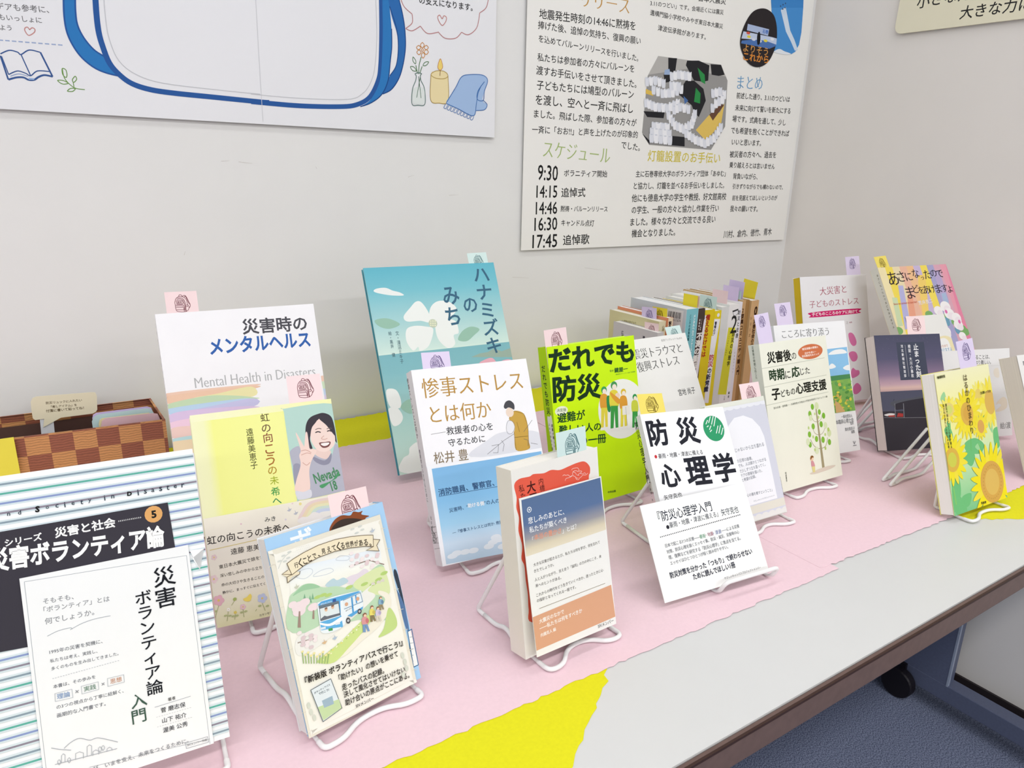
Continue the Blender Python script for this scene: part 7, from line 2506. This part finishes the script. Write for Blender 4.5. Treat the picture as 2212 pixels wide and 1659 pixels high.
row_book('sonaeru', .8966, .0258, YR, .132, .2045, 'yellow book with a red title in the row of standing books', '#e2cc1e', '#dfc81a')
row_book('keibi', .9227, .017, YR, .132, .201, 'yellow and white book with a red and navy title in the row', '#e4d020', '#e4d020')
row_book('blank', .94, .0190, YR, .142, .2065, 'blank pale grey spined book in the middle of the row', '#e2e4e4', '#dadcda')
row_book('two', .9592, .0282, YR, .148, .2096, 'white and yellow book with a large number 2 on its spine', '#e9e9e6', '#ecebea')
row_book('shien', .9875, .0075, YR, .148, .2125, 'slim white book between the number 2 book and the brown books', '#f0f0f2', '#e9e6ee')
row_book('fukko', .9952, .0086, YR, .15, .2153, 'kraft brown book with black lettering, left of the folded brown pages', '#c8a878', '#c8a070')
row_book('fold', 1.004, .0158, -.310, .15, .214, 'dark brown book with no title in the row of standing books', '#b08e58', '#a67e4c', '#b89a68')
row_book('kraft', 1.02, .021, YR, .15, .2126, 'kraft brown book at the right end of the row of standing books', '#cfae7e', '#d0a878')
# ------------------------------------------------ sticky notes
NC = {'pink': ('#f8dfe0', '#7a3f4c'), 'mint': ('#d5ebe8', '#3f6f76'), 'lavender': ('#e2d6f0', '#5c4a82'), 'yellow': ('#f0dc6a', '#6a5414')}
ICON = [[(730,960),(735,850),(780,750),(860,670),(960,640),(1060,640),(1180,680),(1250,740),(1290,830),(1305,960),(1330,1030)],
 [(730,960),(735,1080),(760,1190),(820,1230),(1000,1258),(1120,1255),(1240,1235),(1340,1150),(1370,1040)],
 [(945,640),(960,590),(1020,562),(1080,590),(1100,640)], [(1110,640),(1190,600),(1260,620),(1330,740),(1380,870),(1425,960),(1425,1040),(1370,1110)],
 [(1180,680),(1240,630),(1300,740),(1350,880),(1400,970)], [(830,750),(940,735),(1050,750),(1130,810),(1170,960),(1185,1080),(1190,1240)],
 [(860,700),(980,690),(1080,710),(1160,770),(1200,880),(1215,1000)], [(820,800),(1060,800),(1090,830),(1090,930),(840,930),(815,900),(820,800)],
 [(760,970),(1060,970),(1120,1000),(1140,1050),(1145,1200)], [(760,1010),(1040,1015),(1090,1050)], [(755,1065),(1100,1075)], [(770,1160),(1120,1180)], [(1110,1080),(1120,1240)], [(1190,1050),(1240,1000),(1310,990),(1330,1030),(1260,1060),(1195,1050)], [(1200,1060),(1210,1240)]]
def icon_art(w, h, col):
    s = w*1e4/1500; ys = s*1.28; it = []
    for st in ICON:
        it.append(('Z', col, w*1e4*.017, [q for (x, y) in st for q in ((x-300)*s, h*1e4-(y-440)*ys)]))
    it.append(('T', col, '防災', (850-300)*s, h*1e4-(868-440)*ys, (1060-300)*s, h*1e4-(868-440)*ys, 1.2, .03))
    return it
NLAB = {'mental': 'on the white watercolour rainbow book', 'girl': 'on the pale yellow book with the woman', 'bus': 'on the blue paperback with the bus card', 'teal': 'on the tall teal picture book', 'sanji': 'on the gold titled white book', 'red': 'on the worn cream and red paperback', 'green': 'on the lime green book', 'psych': 'on the white book with the green disc', 'booklet': 'on the thin white booklet', 'leaflet': 'above the grey arch card', 'cream': 'on the cream book with the tree', 'kokoro': 'on the white flower field book', 'daisai': 'on the white book with pink petals', 'asa': 'on the pastel striped picture book', 'dark': 'on the dark indigo book', 'sunflower': 'on the sunflower book'}
RL = ['lavender sticky note with a backpack drawing, on the beige book in the row', 'yellow sticky note half hidden behind the lavender one in the row', 'pink sticky note with a backpack drawing, on the grey book in the row', 'blank yellow sticky note above the turquoise spine', 'sliver of pink sticky note behind the yellow note above the turquoise spine', 'mint sticky note with a backpack drawing above the yellow spines', 'blank pink sticky note above the blank grey spine', 'front lavender sticky note of two, above the number 2 book', 'taller lavender sticky note behind another, left of the tall yellow note', 'sliver of mint sticky note between the lavender notes and the slim white book', 'tall yellow sticky note above the kraft brown book at the row end']
ri = 0
for c, b, (x, y, z, yw, tl, ro, w, h) in NOTES:
    bg, fg = NC[c]; nm = 'note%s%d' % (b, ri); plain = b == 'row' and ri in (3, 4, 6, 7, 8, 9, 10)
    if not plain:
        ia = icon_art(w if h < w*1.5 or b == 'row' else w*.92, h, fg)
        ART[nm] = ia
    mb = MB(); mb.box((0, 0, 0), (w, .00015, h), mat('note_'+c, bg if b != 'row' else {'pink': '#eccfd2', 'mint': '#c6dfdb', 'lavender': '#d0c0e2', 'yellow': '#e6d23a'}[c], .7, .01, 60) if b != 'row' else mat('note_row_'+c, {'pink': '#f6dadb', 'mint': '#d2e9e5', 'lavender': '#dccdee', 'yellow': '#eedc3a'}[c], .7, .01, 60))
    draw(mb, nm, FRONT)
    o = mb.build('sticky_note'); o.matrix_world = pose((x, y, z), yw, tl, ro)
    if b == 'row': tag(o, RL[ri], 'sticky note', 'sticky notes marking books'); ri += 1
    else: tag(o, '%s sticky note with a backpack drawing %s' % (c, NLAB[b]), 'sticky note', 'sticky notes marking books')
# ------------------------------------------------ checkered box
def checker():
    m = bpy.data.materials.new('checkered_wood'); m.use_nodes = True; nt = m.node_tree; b = nt.nodes['Principled BSDF']
    tc = nt.nodes.new('ShaderNodeTexCoord'); mp = nt.nodes.new('ShaderNodeMapping'); mp.inputs['Scale'].default_value = (1/.0272, 1/.0272, 1/.0257); mp.inputs['Location'].default_value = (.4+10, .5, -.05)
    ck = nt.nodes.new('ShaderNodeTexChecker'); ck.inputs['Scale'].default_value = 1
    nt.links.new(tc.outputs['Object'], mp.inputs['Vector']); nt.links.new(mp.outputs['Vector'], ck.inputs['Vector'])
    w = nt.nodes.new('ShaderNodeTexWave'); w.inputs['Scale'].default_value = 90; w.inputs['Distortion'].default_value = 5; w.bands_direction = 'Z'; w.inputs['Detail'].default_value = 3
    nt.links.new(tc.outputs['Object'], w.inputs['Vector'])
    ck.inputs['Color1'].default_value = lin('#9a5a42', INK * 1.1) + [1]; ck.inputs['Color2'].default_value = lin('#cf945c', INK * 1.1) + [1]
    mx = nt.nodes.new('ShaderNodeMixRGB'); mx.blend_type = 'MULTIPLY'; mx.inputs['Fac'].default_value = .35
    nt.links.new(ck.outputs['Color'], mx.inputs['Color1']); nt.links.new(w.outputs['Color'], mx.inputs['Color2']); nt.links.new(mx.outputs['Color'], b.inputs['Base Color']); b.inputs['Roughness'].default_value = .5
    return m
BX = empty('storage_box', (-.1197, -.10, ZT)); tag(BX, 'checkered brown wood patterned box by the wall at left', 'box')
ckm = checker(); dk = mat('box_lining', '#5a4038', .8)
def bpanel(name, quad4, th, inward):
    # quad4: four world points, outer face; thickened inward
    mb = MB(); q = [V3(p) - V3((-.1197, -.10, ZT)) for p in quad4]; d = V3(inward)*th; q2 = [p + d for p in q]
    n = (q[1]-q[0]).cross(q[2]-q[0]); fs = [(0, 1, 2, 3), (3, 7, 6, 2), (0, 4, 5, 1), (1, 5, 6, 2), (0, 3, 7, 4)]
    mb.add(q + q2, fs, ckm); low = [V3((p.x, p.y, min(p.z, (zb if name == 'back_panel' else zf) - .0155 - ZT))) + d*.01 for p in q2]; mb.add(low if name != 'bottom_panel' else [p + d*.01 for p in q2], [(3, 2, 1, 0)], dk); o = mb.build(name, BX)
    return o
zf, zb = .0815, .0905
FL, FR, BL_, BR_ = (-.32, -.081, 0), (.037, -.110, 0), (-.34, -.013, 0), (.029, -.022, 0)
up = lambda p, z: (p[0], p[1], z)
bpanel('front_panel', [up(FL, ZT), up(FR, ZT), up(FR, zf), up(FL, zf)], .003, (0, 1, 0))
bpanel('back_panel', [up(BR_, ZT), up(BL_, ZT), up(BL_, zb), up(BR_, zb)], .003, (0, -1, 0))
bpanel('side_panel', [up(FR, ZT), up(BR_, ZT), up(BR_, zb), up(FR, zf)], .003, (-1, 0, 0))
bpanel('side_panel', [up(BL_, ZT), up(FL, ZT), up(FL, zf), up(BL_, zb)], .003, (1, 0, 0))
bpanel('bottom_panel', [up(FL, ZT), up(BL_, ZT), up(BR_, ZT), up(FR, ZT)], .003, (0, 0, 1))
# things in the box
def shape(name, pts, y, m, th, label, cat, art=None, smooth=False):
    p = [np.array(q) for q in (np.array(pts, float).reshape(-1, 2)*1e-4 + np.array([-.12, 0]))]
    mb = MB(); F = (V3((0, y, 0)), V3((1, 0, 0)), V3((0, 0, 1)), V3((0, -1, 0)))
    if p and sum(p[i-1][0]*p[i][1]-p[i][0]*p[i-1][1] for i in range(len(p))) < 0: p = p[::-1]
    mb.prism([(a[0], a[1]) for a in p], -th, 0, m, F)
    return mb, F
mb, F = shape('', [18, 1183, 42, 1229, 91, 1246, 746, 1212, 780, 1201, 790, 1151, 771, 954, 750, 923, 707, 903, 328, 906, 107, 802, 136, 921, 32, 921, 9, 950, 10, 1067], -.062, mat('bubble_card', '#e6dfc2', .55, .01, 40), .0012, '', '')
draw(mb, 'bubble', (V3((-.12, -.062, 0)), V3((1, 0, 0)), V3((0, 0, 1)), V3((0, -1, 0))))
SB = empty('speech_bubble_sign', (-.105, -.062, .0052)); tag(SB, 'beige speech bubble sign standing in the checkered box', 'sign')
def rebase(mb, d): mb.v = [tuple(V3(p) - V3(d)) for p in mb.v]
rebase(mb, (-.105, -.062, .0052)); mb.build('bubble_board', SB)
mb, F = shape('', [84, 912, 239, 903, 190, 52, 35, 52], -.0615+.0013, mat('adhesive_strip', '#d9dce0', .5), .001, '', ''); rebase(mb, (-.105, -.062, .0052)); mb.build('adhesive_strip', SB)
for nm, y, col, pts in (('lavender', -.072, '#d8c4ec', [690, 60, 694, 866, 710, 915, 749, 935, 1390, 929, 1441, 903, 1452, 862, 1452, 60]), ('pale blue', -.076, '#c8e2e6', [682, 60, 682, 830, 711, 890, 759, 919, 1364, 916, 1429, 898, 1460, 840, 1456, 60]), ('pale yellow', -.082, '#efe6b4', [750, 60, 758, 800, 776, 857, 807, 877, 1400, 862, 1420, 60]), ('pink', -.088, '#eac4cc', [781, 60, 781, 782, 799, 856, 849, 888, 1440, 866, 1500, 845, 1522, 766, 1522, 60])):
    mb, F = shape('', pts, y, mat('note_card_'+nm, col, .55, .01, 40), .0009, '', ''); o = mb.build('memo_card'); tag(o, nm + ' rounded memo card in the checkered box', 'card', 'memo cards in the box')
mb = MB(); mb.box((-.30, -.1035, .034), (-.141, -.1023, .0852), mat('yellow_card', '#f0e450', .6, .01, 60)); o = mb.build('yellow_card'); tag(o, 'yellow card leaning on the checkered box at the left edge', 'card')
bpy.context.view_layer.update()
